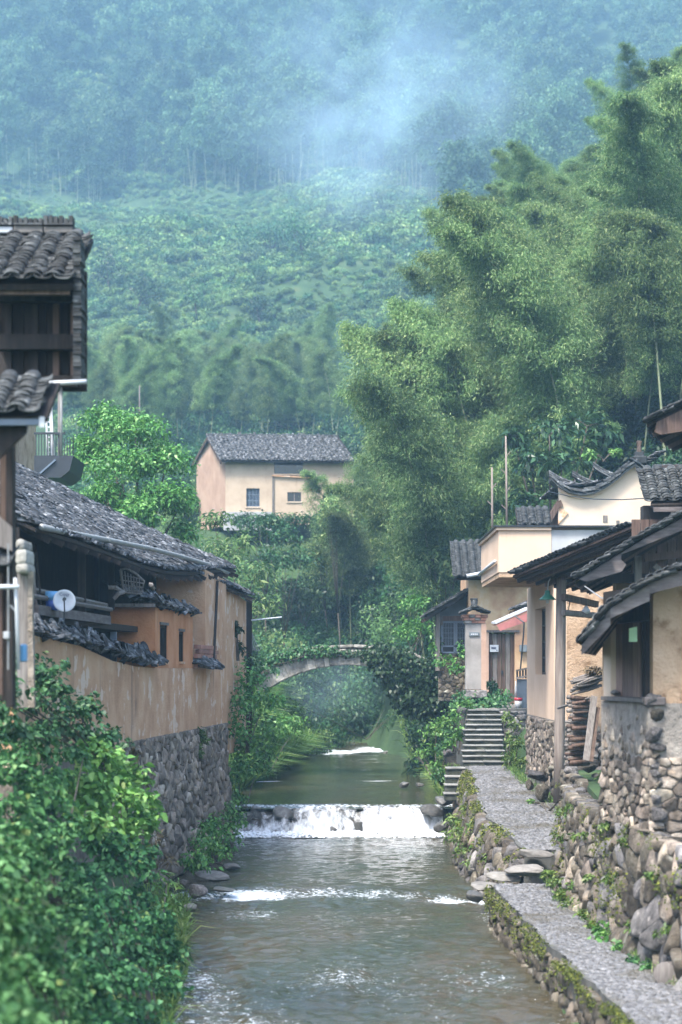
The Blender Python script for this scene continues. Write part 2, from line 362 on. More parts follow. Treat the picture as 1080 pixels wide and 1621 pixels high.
# ------------------------------------------------------------------ terrain
VY = [-60, 50, 52.5, 80, 88, 97, 106, 112, 130, 180, 240, 300, 420, 520, 640, 900]
VZ = [-0.9, -0.9, -0.1, 0.1, 0.6, 2.6, 9.5, 12.6, 15.0, 25, 41, 60, 107, 170, 250, 400]
def height(x, y):
    x = np.asarray(x, float); y = np.asarray(y, float)
    v = np.interp(y, VY, VZ)
    xc = np.interp(y, [0, 50, 70, 95, 120], [0.2, 0.0, 0.35, 0.6, 0.6])
    hw = np.interp(y, [0, 25, 35, 50, 70, 95], [2.4, 2.5, 2.75, 2.8, 2.9, 2.0])
    near = 1 - sstep(88, 100, y)
    dl, dr = (xc - hw) - x, x - (xc + hw)
    left = 2.4 * sstep(0, 2.2, dl) + 0.25 * np.clip(dl - 2.2, 0, 30)
    right_near = 0.9 * sstep(0.0, 0.5, dr) * 1.0 + 1.2 * sstep(1.9, 2.6, dr) + 1.2 * sstep(3.0, 5.0, dr)
    right_far = 3.6 * sstep(0.0, 3.2, dr)
    wR = sstep(50, 58, y)
    base = v + near * (left + right_near * (1 - wR) + right_far * wR)
    yy = np.clip(y, 60, 125)
    hR = 3.6 + 1.15 * (np.clip(x, 0, 26) - 5) + 0.35 * np.clip(x - 26, 0, 100) + 0.33 * (yy - 76) + 0.10 * np.clip(y - 125, 0, 1e3) - 40 * (1 - sstep(56, 70, y)) - 1.6 * np.clip(3.5 - x, 0, 50)
    hL = 2.6 + 0.5 * (-x - 5.0) + 0.05 * (y - 50) - 30 * (1 - sstep(52, 62, y))
    hL = np.where(x < -3, np.minimum(hL, 60), -99)
    h = np.maximum(base, np.maximum(hR, hL))
    far = sstep(110, 260, y)
    h = h + far * (0.10 * np.abs(x + 8) + 7 * fbm(x / 70, y / 70, seed=5) + 1.5 * fbm(x / 14, y / 14, seed=9))
    return h
ys = np.concatenate([np.arange(-40, 120, 1.0), np.arange(120, 320, 3.0), np.arange(320, 665, 7.0)])
xs = np.concatenate([np.arange(-250, -60, 9.0), np.arange(-60, -18, 2.0), np.arange(-18, 24, 0.6), np.arange(24, 66, 2.0), np.arange(66, 260, 9.0)])
gx, gy = np.meshgrid(xs, ys)
gz = height(gx, gy)
nx, ny = len(xs), len(ys)
idx = np.arange(nx * ny).reshape(ny, nx)
q = np.stack([idx[:-1, :-1], idx[:-1, 1:], idx[1:, 1:], idx[1:, :-1]], -1).reshape(-1, 4)
o = mobj('ground', raw_mesh('ground', np.stack([gx, gy, gz], -1).reshape(-1, 3), q, M['ground'], True))
o['kind'] = 'structure'

# ------------------------------------------------------------------ water
def watermat(name, ripple, rough):
    m, nt, b = nodes(name)
    v = mapping(nt, (0.8, 1.5, 1))
    c = ramp(nt, noise(nt, mapping(nt, (0.5, 0.25, 1)), 1.0, 4), [(0.35, (0.058, 0.048, 0.028)), (0.62, (0.038, 0.043, 0.027))])
    at = N(nt, 'Attribute', attribute_name='foam')
    fn = noise(nt, mapping(nt, (7, 9, 3)), 1.6, 8, 0.75)
    add = N(nt, 'Math', operation='ADD'); L(nt, at.outputs['Fac'], add.inputs[0]); L(nt, fn, add.inputs[1])
    fm = ramp(nt, add.outputs[0], [(0.86, (0, 0, 0)), (1.04, (1, 1, 1))])
    c = mixc(nt, fm, c, (0.62, 0.68, 0.72))  # white for foam and for painted glints on the near water
    L(nt, c, b.inputs['Base Color'])
    rr = N(nt, 'MapRange'); rr.inputs[3].default_value = rough; rr.inputs[4].default_value = 0.7
    L(nt, fm, rr.inputs[0]); L(nt, rr.outputs[0], b.inputs['Roughness'])
    b.inputs['IOR'].default_value = 1.333
    n1 = noise(nt, v, 5.0, 5, 0.6, 0.4)
    bump(nt, b, n1, ripple, 0.05)
    return m
def water(name, x0f, x1f, y0, y1, dx, dy, zf, foam_glintf, mat):
    yy = np.arange(y0, y1 + dy, dy)
    n = 90 if dx is None else int(8 / dx)
    t = np.linspace(0, 1, n)
    gy = np.repeat(yy[:, None], n, 1)
    gx = x0f(gy) + (x1f(gy) - x0f(gy)) * t[None]
    gz = zf(gx, gy)
    idx = np.arange(gx.size).reshape(gx.shape)
    q = np.stack([idx[:-1, :-1], idx[:-1, 1:], idx[1:, 1:], idx[1:, :-1]], -1).reshape(-1, 4)
    o = mobj(name, raw_mesh(name, np.stack([gx, gy, gz], -1).reshape(-1, 3), q, mat, True, {'foam': foam_glintf(gx, gy).ravel()}))
    o['kind'] = 'structure'
    return o
M['water'] = watermat('river_water', 0.6, 0.05)
M['watercalm'] = watermat('pool_water', 0.22, 0.06)
def z_low(x, y):
    step = -0.12 * (1 - sstep(38.2, 39.6, y + 0.5 * vnoise(x * 0.9, x * 0 + 3)))
    amp = 0.5 + 1.0 * np.exp(-((y - 38.0) / 1.4) ** 2) + 1.2 * (1 - sstep(27, 37, y)) + 0.9 * np.exp(-((y - 50.6) / 0.8) ** 2)
    r = 0.024 * fbm(x * 1.8, y * 1.6, seed=3, o=4) + 0.016 * vnoise(x * 4, y * 6, seed=8) + 0.007 * vnoise(x * 9, y * 12, seed=18)
    return step + amp * r
def foam_glint_low(x, y):
    f = 0.62 * np.exp(-((y - 38.3 + 0.7 * vnoise(x * 0.8, x * 0)) / 0.9) ** 2) * (0.72 + 0.3 * vnoise(x * 2.3, y * 1.1, seed=2))
    f = np.maximum(f, 0.29 * np.exp(-((y - 35.5) / 2.5) ** 2) * (0.8 + 0.5 * vnoise(x * 1.4, y * 0.5, seed=21)))
    f = np.maximum(f, 0.385 * (1 - sstep(26, 36, y)) * (0.75 + 0.35 * vnoise(x * 0.9, y * 0.35, seed=22)))  # near the viewer the white flecks also paint in sky glints
    f = np.maximum(f, 1.0 * np.exp(-((y - 51.4) / 0.55) ** 2) + 0.30 * np.exp(-((y - 49.6) / 1.2) ** 2))
    return f
water('river_water', lambda y: -4.2 + 0 * y, lambda y: 4.2 + 0 * y, 17, 51.9, 0.05, 0.045, z_low, foam_glint_low, M['water'])
def z_up(x, y):
    return 0.80 + 0.5 * sstep(84, 96, y) + 0.014 * fbm(x * 1.6, y * 0.8, seed=13) * (1 + 3 * sstep(80, 86, y)) - 0.10 * (1 - sstep(51.7, 52.2, y))
def foam_up(x, y):
    f = 0.62 * np.exp(-((y - 86 - 1.5 * vnoise(x * 0.8, x * 0)) / 2.2) ** 2) + 0.5 * sstep(86, 92, y) * (0.5 + 0.6 * vnoise(x * 1.2, y * 0.4, seed=4))
    f = np.maximum(f, 0.5 * np.exp(-((y - 62.5 - 0.6 * vnoise(x * 0.7, x * 0, seed=6)) / 0.35) ** 2) * (0.7 + 0.6 * vnoise(x * 0.8, x * 0, seed=31)))
    return np.maximum(f, 0.42 * np.exp(-((y - 52.0) / 0.25) ** 2))
water('river_water', lambda y: -4.3 + 0 * y, lambda y: 4.6 + 0 * y, 51.62, 100, 0.07, 0.12, z_up, foam_up, M['watercalm'])

# ------------------------------------------------------------------ pieces: rocks, stones, tiles
def rock_mesh(seed, flat=1.0, mat=None):
    bm = bmesh.new(); bmesh.ops.create_icosphere(bm, subdivisions=3, radius=1)
    co = np.array([v.co for v in bm.verts])
    r2 = np.random.default_rng(seed)
    d = np.ones(len(co))
    for k in range(15):       # chop with random planes for facets
        n = unit(r2.normal(size=3)); lim = r2.uniform(0.48, 0.8)
        t = co @ n
        co = np.where((t > lim)[:, None], co - np.outer(t - lim, n) * 0.97, co)
    f = 1 + 0.11 * fbm(co[:, 0] * 1.3 + seed * 7, co[:, 1] * 1.3, co[:, 2] * 1.3, o=4)
    co = co * f[:, None]; co[:, 2] *= flat
    for v, c in zip(bm.verts, co): v.co = c
    me = bpy.data.meshes.new('rock'); bm.to_mesh(me); bm.free()
    me.polygons.foreach_set('use_smooth', np.ones(len(me.polygons), bool))
    me.materials.append(mat)
    return me
ROCKS = {k: [rock_mesh(s, 1.0, M[k]) for s in range(1, 7)] for k in ('stone', 'stonebrown', 'stonewet', 'slab')}
def rock(name, c, size, kind='stone', parent=None, rot=None, pick=None):
    me = ROCKS[kind][random.randrange(6) if pick is None else pick]
    o = bpy.data.objects.new(name, me)
    link(o, parent)
    o.location = c; o.scale = size
    o.rotation_euler = rot or (random.uniform(-.25, .25), random.uniform(-.25, .25), random.uniform(0, 6.28))
    return o

def voronoi(seeds, w, h, asp=1.0):
    out = []
    P2 = np.array(seeds)
    for i, p in enumerate(P2):
        d = np.hypot((P2[:, 0] - p[0]), (P2[:, 1] - p[1]) * asp)
        near = np.argsort(d)[1:16]
        poly = [(0, 0), (w, 0), (w, h), (0, h)]
        for j in near:
            qx, qy = P2[j]
            m = ((p[0] + qx) / 2, (p[1] + qy) / 2); n = (qx - p[0], (qy - p[1]) * asp * asp)
            new = []
            for a in range(len(poly)):
                A, B = poly[a], poly[(a + 1) % len(poly)]
                da = (A[0] - m[0]) * n[0] + (A[1] - m[1]) * n[1]; db = (B[0] - m[0]) * n[0] + (B[1] - m[1]) * n[1]
                if da <= 0: new.append(A)
                if da * db < 0:
                    t = da / (da - db); new.append((A[0] + (B[0] - A[0]) * t, A[1] + (B[1] - A[1]) * t))
            poly = new
            if len(poly) < 3: break
        if len(poly) >= 3: out.append((i, poly))
    return out
def seeds_in(w, h, sizef, tries=6000, inside=None):
    pts = []
    for _ in range(tries):
        u, v = random.uniform(0, w), random.uniform(0, h)
        if inside and not inside(u, v): continue
        s = sizef(u, v) * random.choice((.62, .8, 1, 1, 1.25, 1.6))
        if all(math.hypot(u - a, (v - b) * 1.35) > 0.82 * max(s, s2) for a, b, s2 in pts): pts.append((u, v, s))
    return [(a, b) for a, b, _ in pts]
def stones(parent, fn, w, h, sizef, proud, mat, inside=None, name='stone', gap=0.94, limit=300, asp=1.35):
    """dry-stone facing: one mesh per stone, fn(u, v, out) -> world"""
    cells = voronoi(seeds_in(w, h, sizef, inside=inside), w, h, asp)
    rest = MB(); cnt = 0
    for i, poly in cells:
        c = np.mean(poly, 0)
        if inside and not inside(*c): continue
        if max(np.ptp(np.array(poly), axis=0)) > 4 * sizef(*c): continue
        pts = []
        for a in range(len(poly)):     # corner cutting rounds the outline
            A, B = np.array(poly[a]), np.array(poly[(a + 1) % len(poly)])
            pts += [A * 0.87 + B * 0.13, A * 0.13 + B * 0.87]
        s = sizef(*c); hgt = proud * s * random.uniform(0.6, 1.35)
        tu, tv = random.uniform(-.35, .35), random.uniform(-.35, .35)
        n = len(pts); vs = []
        for sh, ww in ((gap, -0.25 * s), (gap, 0.25 * hgt), (gap * 0.92, 0.78 * hgt), (gap * 0.70, 1.0 * hgt)):
            for p_ in pts:
                d = (np.array(p_) - c) * (sh + random.uniform(-.04, .04))
                vs.append(fn(c[0] + d[0], c[1] + d[1], ww + (tu * d[0] + tv * d[1] if ww > 0.3 * hgt else 0)))
        vs.append(fn(c[0], c[1], hgt * 1.02))
        fs = []
        for r_ in range(3):
            for a in range(n): fs.append((r_ * n + a, r_ * n + (a + 1) % n, (r_ + 1) * n + (a + 1) % n, (r_ + 1) * n + a))
        for a in range(n): fs.append((3 * n + a, 3 * n + (a + 1) % n, 4 * n))
        if cnt < limit:
            MB().add(vs, fs).build(name, random.choice(mat) if isinstance(mat, list) else mat, parent, True); cnt += 1
        else: rest.add(vs, fs)
    if rest.v:
        o = rest.build('small_stones', mat[0] if isinstance(mat, list) else mat, parent, True); o['kind'] = 'stuff'

def tile_local(n, w, l, rise, th, up=True):
    """curved clay tile, local axes u (across), v (up the slope), n (out of the roof)"""
    V = []
    for end in (0, 1):
        ww = w * (1.0 if end == 0 else 0.9)
        for lay in (0, 1):
            for k in range(n + 1):
                a = math.pi * (k / n - 0.5)
                u = math.sin(a) * ww / 2; z = (math.cos(a)) * rise * (1 if up else -1) + (th * (1 - lay))
                V.append((u, end * l, z))
    m = n + 1
    Q = []
    for k in range(n):
        Q.append((k, k + 1, 2 * m + k + 1, 2 * m + k))                       # outer
        Q.append((m + k + 1, m + k, 3 * m + k, 3 * m + k + 1))               # inner
        Q.append((m + k, m + k + 1, k + 1, k))                               # lower end
    Q += [(0, 2 * m, 3 * m, m), (n, m + n, 3 * m + n, 2 * m + n)]
    return np.array(V, float), np.array(Q)
_tiles = {}
def tile_mesh(kind, w, l, rise, up):
    key = (round(w, 3), round(l, 3), round(rise, 3), up)
    if key not in _tiles:
        V, Q = tile_local(6, w, l, rise, 0.02, up)
        _tiles[key] = raw_mesh('roof_tile', V, Q, M['tile'], True)
    return _tiles[key]
def tile_roof(parent, O, U, V, nu, nv, pu, pv, jit=0.03, parts=False, skip=None, name='roof_tile', sag=None, thick=0.012, mat='tilemass', nseg=3, lift=1.0):
    O, U, V = Vector(O), Vector(U).normalized(), Vector(V)
    V = (V - U * V.dot(U)).normalized()
    Nn = U.cross(V)
    if Nn.z < 0: Nn = -Nn
    Lc = pv * 2.2
    specs = []
    for i in range(nu):
        for j in range(nv):
            if skip and skip(i / max(nu, 1), j / max(nv, 1)): continue
            specs.append((i, j, False))
            if i < nu - 1 or not parts: specs.append((i, j, True))
    VV, QQ, nb = [], [], 0
    for (i, j, cover) in specs:
        off = 0.5 * pu if cover else 0
        p = O + U * (i * pu + off + random.gauss(0, jit * pu)) + V * (j * pv + random.gauss(0, jit * pv)) + Nn * ((0.10 * pu + 0.02 if cover else 0.33 * pu) + random.gauss(0, jit * 0.04))
        if sag: p = p + sag(i / max(nu - 1, 1), j / max(nv - 1, 1))
        a = random.gauss(0, jit * 1.6); tilt = -math.atan2(0.020, pv) * lift + random.gauss(0, jit)
        ux = (U * math.cos(a) + V * math.sin(a)); vx = (V * math.cos(a) - U * math.sin(a))
        vx = (vx * math.cos(tilt) + Nn * math.sin(tilt)); nx_ = ux.cross(vx)
        if nx_.dot(Nn) < 0: nx_ = -nx_
        Mx = Matrix(((ux.x, vx.x, nx_.x, p.x), (ux.y, vx.y, nx_.y, p.y), (ux.z, vx.z, nx_.z, p.z), (0, 0, 0, 1)))
        w, rise = (0.80 * pu, 0.26 * pu) if cover else (0.92 * pu, 0.20 * pu)
        if parts:
            o = bpy.data.objects.new(name, tile_mesh(name, w, Lc, rise, cover))
            link(o, parent); o.matrix_basis = Mx
        else:
            Vl, Q = tile_local(nseg, w, Lc, rise, thick, cover)
            VV.append(Vl @ np.array(Mx.to_3x3()).T + np.array(p)); QQ.append(Q + nb); nb += len(Vl)
    if VV:
        o = mobj('roof_tiles', raw_mesh('roof_tiles', np.concatenate(VV), np.concatenate(QQ), M[mat], False), parent)
        o['kind'] = 'stuff'

def wall_open(fn, s0, s1, z0, z1, th, openings, mb=None):
    """wall in (s, z) with rectangular openings, fn(s, z, depth)"""
    mb = mb or MB()
    ss = sorted({s0, s1, *[a for o in openings for a in o[:2]]}); zs = sorted({z0, z1, *[a for o in openings for a in o[2:]]})
    for i in range(len(ss) - 1):
        for j in range(len(zs) - 1):
            cs, cz = (ss[i] + ss[i + 1]) / 2, (zs[j] + zs[j + 1]) / 2
            if any(a < cs < b and c < cz < d for a, b, c, d in openings): continue
            a, b, c, d = ss[i], ss[i + 1], zs[j], zs[j + 1]
            mb.hexa([fn(a, c, 0), fn(b, c, 0), fn(b, c, th), fn(a, c, th), fn(a, d, 0), fn(b, d, 0), fn(b, d, th), fn(a, d, th)])
    return mb

# ------------------------------------------------------------------ foliage
def leaf_geo(C, D, Nn, Ls, Ws, fold=0.12):
    D = unit(D); Sd = unit(np.cross(D, Nn)); Nn = np.cross(Sd, D)
    Ls = np.broadcast_to(Ls, len(C))[:, None]; Ws = np.broadcast_to(Ws, len(C))[:, None]
    m = C + D * Ls * 0.42 + Nn * Ls * 0.05
    V = np.stack([C, m + Sd * Ws / 2 + Nn * Ws * fold, C + D * Ls - np.array([0, 0, 1.0]) * Ls * 0.12, m - Sd * Ws / 2 + Nn * Ws * fold], 1)
    return V.reshape(-1, 3)
def leaf_geo6(C, D, Nn, Ls, Ws):
    D = unit(D); Sd = unit(np.cross(D, Nn)); Nn = np.cross(Sd, D)
    Ls = np.broadcast_to(Ls, len(C))[:, None]; Ws = np.broadcast_to(Ws, len(C))[:, None]
    def pt(a, w, h): return C + D * Ls * a + Sd * Ws * w + Nn * Ws * h
    dz = np.array([0, 0, 1.0]) * Ls
    return np.stack([C, pt(.28, .46, .16), pt(.66, .36, .12) - dz * .05, C + D * Ls - dz * .14, pt(.66, -.36, .12) - dz * .05, pt(.28, -.46, .16)], 1).reshape(-1, 3)
def leaf_mesh(name, V, mat, rnd=None, six=False):
    k = 6 if six else 4
    n = len(V) // k
    if six:
        b = np.arange(n)[:, None] * 6
        Q = np.concatenate([b + np.array([0, 1, 2, 3]), b + np.array([0, 3, 4, 5])])
    else: Q = np.arange(n * 4).reshape(n, 4)
    r = rng.random(n) if rnd is None else rnd
    return raw_mesh(name, V, Q, mat, six, {'rnd': np.repeat(r, k)})
def clump_leaves(c, r, n, ls, lw, up=0.6, shell=0.45, droop=0.35, six=False):
    p = unit(rng.normal(size=(n, 3))) * rng.random((n, 1)) ** shell
    C = np.array(c) + p * np.array(r)
    nn = unit(p + np.array([0, 0, up]) + rng.normal(size=(n, 3)) * 0.45)
    D = rng.normal(size=(n, 3)) + p * 0.8; D[:, 2] -= droop
    D = D - nn * np.sum(D * nn, 1, keepdims=True)
    k = rng.uniform(0.5, 1.5, n)
    return (leaf_geo6 if six else leaf_geo)(C, D, nn, ls * k, lw * k)
def foliage(balls, density, ls, lw, sub=14, subr=0.42, **kw):
    """balls [(centre, radii)] -> lumpy leaf cloud with gaps; returns verts, sub-clump centres"""
    out, cs = [], []
    for c, r in balls:
        c = np.array(c, float); r = np.array(r if hasattr(r, '__len__') else (r, r, r), float)
        n = max(4, int(sub))
        d = unit(rng.normal(size=(n, 3))); d[:, 2] = np.abs(d[:, 2]) * 1.0 - 0.25 * rng.random(n)
        for dd in d:
            k = rng.uniform(0.45, 0.95)
            sc = c + dd * r * k
            sr = r * subr * rng.uniform(0.7, 1.25)
            m = int(density * (sr[0] * sr[1] * sr[2]) ** (2 / 3) / (ls * lw))
            out.append(clump_leaves(sc, sr, max(m, 8), ls, lw, **kw)); cs.append(sc)
    return np.concatenate(out), cs
def bush(name, label, balls, ls, lw, mat, density=1.6, sub=14, subr=0.42, cat='bush', group=None, root=None, stems=5, **kw):
    V, cs = foliage(balls, density, ls, lw, sub, subr, **kw)
    c0 = np.mean([np.array(b[0], float) for b in balls], 0)
    if root is None: root = (c0[0], c0[1], min(b[0][2] - (b[1][2] if hasattr(b[1], '__len__') else b[1]) * 0.9 for b in balls))
    t = thing(name, label, cat, root, group)
    mobj('foliage', leaf_mesh('foliage', V, M[mat], None, kw.get('six', False)), t)
    mb = MB()
    for k in range(stems):
        e = Vector(cs[random.randrange(len(cs))]); r0 = Vector(root) + Vector((random.uniform(-.1, .1), random.uniform(-.1, .1), 0))
        mb.tube([r0, r0.lerp(e, 0.5) + Vector((0, 0, 0.1)), e], [0.02, 0.014, 0.005], 4)
    mb.build('stem', M['bark'], t)
    return t
def pb(x, y, Y, rx, ry=None, rd=None):
    """leaf ball centred on a photo point at depth Y, radii in photo pixels"""
    k = Y / F
    return (P(x, y, Y), (rx * k, (rd if rd is not None else rx) * k, (ry if ry is not None else rx) * k))
def tree(name, label, base, balls, ls, lw, mat, trunk_r=0.15, density=1.6, sub=14, subr=0.42, group=None, **kw):
    V, cs = foliage(balls, density, ls, lw, sub, subr, **kw)
    t = thing(name, label, 'tree', base, group)
    mobj('crown', leaf_mesh('crown', V, M[mat]), t)
    mb = MB(); b = Vector(base)
    top = Vector(np.mean([np.array(c[0]) for c in balls], 0))
    fork = b.lerp(top, 0.45)
    mb.tube([b, b.lerp(fork, 0.5) + Vector((random.uniform(-.1, .1), 0, 0)), fork], [trunk_r, trunk_r * 0.85, trunk_r * 0.7], 8)
    for c, r in balls:
        c = Vector(c)
        mb.tube([fork, fork.lerp(c, 0.5) + Vector((0, 0, 0.15)), c], [trunk_r * 0.55, trunk_r * 0.35, trunk_r * 0.15], 6)
    for s in random.sample(cs, min(len(cs), 22)):
        s = Vector(s); c = Vector(min(balls, key=lambda b_: (Vector(b_[0]) - s).length)[0])
        mb.tube([c, c.lerp(s, 0.6) + Vector((0, 0, .05)), s], [trunk_r * 0.2, trunk_r * 0.12, 0.01], 4)
    mb.build('trunk', M['bark'], t, True)
    return t

# ================================================================== LEFT BANK: long earthen farmhouse
def WLY(x): return 7.13 / (0.082 + (540 - x) / F)
def WLX(Y): return -7.13 + 0.082 * Y
NIN = Vector((-1, 0.082, 0)).normalized()           # inward (away from the river)
def WL(Y, z, d=0.0):                                # point on the river wall, d metres inward
    return Vector((WLX(Y), Y, z)) + NIN * d
house = thing('earthen_house', 'long earthen farmhouse with sagging tiled roof and dark open gallery on a stone base', 'house', (WLX(40) - 2, 40, 0.4))
# lower wall with its sloping broken top
top = [(28, 5.1), (29.1, 5.03), (32.5, 4.9), (35.2, 4.66), (37.5, 4.56), (39.6, 4.53), (46.4, 4.53), (46.4, 3.02)]
bot = [(46.4, 3.02)] + [(46 - .3 * k, 3.0 + .13 * math.sin(k * 2.3) * random.random() + random.uniform(-.07, .07)) for k in range(58)] + [(28, 3.0)]
poly = [WL(a, b) for a, b in top[:-1]] + [WL(a, b) for a, b in bot]
MB().prism(poly, NIN * 0.35).build('wall', M['tan'], house)
MB().prism([WL(46.4, 3.02), WL(46.4, 6.95), WL(50, 6.85), WL(50, 3.0)], NIN * 0.4).build('wall', M['tan'], house)
mb = MB().prism([WL(46.4, 3.0, 0.401), WL(46.4, 6.9, 0.401), WL(46.4, 6.9, 1.3), WL(46.4, 3.0, 1.3)], (0.03, 0.35, 0))
mb.build('wall', M['tan'], house)
MB().prism([WL(50.0, 3.0, 0.401), WL(50.0, 6.8, 0.401), WL(50.0, 6.8, 4), WL(50.0, 3.0, 4)], (0.03, -0.35, 0)).build('wall', M['tan'], house)
# leaning pole on the far wall
MB().tube([WL(47.0, 4.75, -0.12), WL(48.1, 6.75, -0.05)], 0.035, 6).build('pole', M['darkwood'], house)
# clay turret
ft = lambda s, z, d: WL(s, z, d)
tw = wall_open(ft, 39.6, 44.5, 4.534, 5.80, 0.28, [(40.15, 41.05, 4.66, 5.45), (42.55, 43.2, 4.68, 5.36)])
tw.build('turret_wall', M['orange'], house)
mb = MB().prism([WL(39.6, 4.534, 0.281), WL(39.6, 5.80, 0.281), WL(39.6, 5.80, 0.95), WL(39.6, 4.534, 0.95)], (0.02, 0.3, 0))
mb.build('turret_wall', M['orange'], house)
mb = MB().prism([WL(44.5, 4.534, 0.281), WL(44.5, 5.75, 0.281), WL(44.5, 5.75, 0.95), WL(44.5, 4.534, 0.95)], (-0.02, -0.3, 0))
mb.build('turret_wall', M['orange'], house)
MB().prism([WL(39.95, 4.54, 0.3), WL(39.95, 5.7, 0.3), WL(44.15, 5.7, 0.3), WL(44.15, 4.54, 0.3)], NIN * 0.05).build('interior_shade_panel', M['dark'], house)  # black sheet painted as the shade behind the windows
for a, b, c, d in ((40.15, 41.05, 4.66, 5.45), (42.55, 43.2, 4.68, 5.36)):
    w = MB()
    for s_ in (a + 0.03, b - 0.03): w.beam(WL(s_, c, 0.05), WL(s_, d, 0.05), 0.07, 0.04)
    w.beam(WL(a, d - 0.03, 0.05), WL(b, d - 0.03, 0.05), 0.04, 0.06)
    MB().prism([WL(a, c, 0.075), WL(b, c, 0.075), WL(b, d, 0.075), WL(a, d, 0.075)], NIN * .01).build('pane', M['glass'], house)  # near-black panel set forward so the opening looks dark
    wo = w.build('window_frame', M['darkwood'], house)
    for k in (0.35, 0.68): MB().beam(WL(a + (b - a) * k, c, 0.055), WL(a + (b - a) * k, d, 0.055), 0.03, 0.03).build('bar', M['darkwood'], wo)
    MB().prism([WL(a, c - 0.05, -0.04), WL(b, c - 0.05, -0.04), WL(b, c - 0.002, -0.04), WL(a, c - 0.002, -0.04)], NIN * 0.2).build('sill', M['tan'], house)
    MB().prism([WL(a - .05, d + 0.002, -0.03), WL(b + .05, d + 0.002, -0.03), WL(b + .05, d + 0.06, -0.03), WL(a - .05, d + 0.06, -0.03)], NIN * 0.12).build('lintel', M['greywood'], house)
# turret roof and copings: heaped tiles
Uw = Vector((0.082, 1, 0)).normalized()
def coping(Y0, z0, Y1, z1, rows, w, jit, steep=0.55, out=-0.15):
    n = int((WL(Y1, z1) - WL(Y0, z0)).length / 0.15)
    tile_roof(house, WL(Y0, z0, out), WL(Y1, z1) - WL(Y0, z0), NIN * 1.0 + Vector((0, 0, steep)), n, rows, 0.15, w, jit, nseg=4)
MB().prism([WL(39.35, 5.804, -0.12), WL(44.6, 5.804, -0.12), WL(44.6, 6.05, 1.0), WL(39.35, 6.05, 1.0)], (0, 0, 0.05)).build('roof_deck', M['darkwood'], house)
coping(39.3, 5.86, 44.7, 5.80, 10, 0.11, 0.34, 0.32)
for k in range(5):
    c = WL(39.3, 5.83, -0.05 + 0.21 * k)
    MB().beam(c, c + NIN * 0.195, 0.3, 0.07).build('eave_board', M['greywood'], house)
coping(28.2, 5.08, 33.0, 4.93, 5, 0.10, 0.4, 0.5)
coping(33.0, 4.93, 38.6, 4.58, 5, 0.10, 0.4, 0.5)
tile_roof(house, WL(38.4, 4.60, -0.2), Uw, NIN + Vector((0, 0, 0.6)), 5, 5, 0.22, 0.12, 0.3, nseg=4)
# low brick parapet with its own coping between turret and far wall
bp = MB()
for r_ in range(5):
    for k in range(7):
        a = 44.6 + k * 0.52 + (0.26 if r_ % 2 else 0); z = 4.55 + r_ * 0.11
        if a > 47.6: continue
        MB().prism([WL(a, z, -0.1), WL(a + 0.5, z, -0.1), WL(a + 0.5, z + 0.098, -0.1), WL(a, z + 0.098, -0.1)], NIN * 0.098).build('brick', M['brick'], house)
tile_roof(house, WL(44.6, 4.50, -0.34), Uw, NIN + Vector((0, 0, 0.6)), 12, 3, 0.22, 0.12, 0.22, nseg=4)
# gallery: back wall boards, floor, posts, rails
def boards(parent, name, p0, p1, z0, z1, n, mat, th=0.04, gap=0.012):
    p0, p1 = Vector(p0), Vector(p1)
    for k in range(n):
        a = p0.lerp(p1, k / n); b = p0.lerp(p1, (k + 1) / n)
        d = (b - a).normalized(); nn = Vector((-d.y, d.x, 0)) * (th + random.uniform(0, .012))
        a = a + d * gap / 2; b = b - d * gap / 2
        MB().prism([(a.x, a.y, z0), (b.x, b.y, z0), (b.x, b.y, z1), (a.x, a.y, z1)], nn).build(name, mat, parent)
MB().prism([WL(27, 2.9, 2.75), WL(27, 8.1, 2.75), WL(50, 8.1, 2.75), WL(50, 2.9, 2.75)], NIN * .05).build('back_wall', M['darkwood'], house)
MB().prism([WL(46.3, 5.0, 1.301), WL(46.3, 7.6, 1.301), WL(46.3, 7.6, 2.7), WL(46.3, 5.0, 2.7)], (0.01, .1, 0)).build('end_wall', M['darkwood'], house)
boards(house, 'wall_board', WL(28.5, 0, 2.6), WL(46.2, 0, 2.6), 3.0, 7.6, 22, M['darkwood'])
MB().prism([WL(28.5, 5.28, 0.35), WL(39.5, 5.28, 0.35), WL(39.5, 5.28, 2.59), WL(28.5, 5.28, 2.59)], (0, 0, 0.12)).build('gallery_floor', M['darkwood'], house)
MB().prism([WL(39.5, 5.6, 0.96), WL(46.2, 5.6, 0.96), WL(46.2, 5.6, 2.59), WL(39.5, 5.6, 2.59)], (0, 0, 0.12)).build('gallery_floor', M['darkwood'], house)
for x, z0, z1, d, r_ in ((73, 3.0, 6.75, 0.5, 0.1), (112, 5.4, 6.9, 1.7, 0.07), (180, 5.4, 6.95, 0.6, 0.09), (176, 3.0, 5.28, 0.5, 0.09), (234, 5.72, 7.0, 0.75, 0.07), (292, 5.72, 7.1, 0.7, 0.06), (262, 5.72, 7.0, 1.5, 0.06)):
    Y = WLY(x)
    MB().beam(WL(Y, z0, d), WL(Y, z1, d), r_ * 1.6, r_ * 1.6).build('post', M['darkwood'], house)
MB().beam(WL(30.4, 5.46, 0.28), WL(36.2, 5.44, 0.3), 0.13, 0.16).build('beam', M['greybeam'], house)
MB().tube([WL(30.2, 5.68, 0.3), WL(36.6, 5.66, 0.32)], 0.045, 6).build('rail', M['greywood'], house)
MB().tube([WL(30.2, 5.83, 0.5), WL(37.5, 5.78, 0.6)], 0.04, 6).build('rail', M['greywood'], house)
for k in range(7):
    Y = 29.6 + k * 0.32
    MB().beam(WL(Y, 5.55, 0.45), WL(Y, 6.6, 0.55), 0.04, 0.03).build('slat', M['greywood'] if k % 2 else M['darkwood'], house)
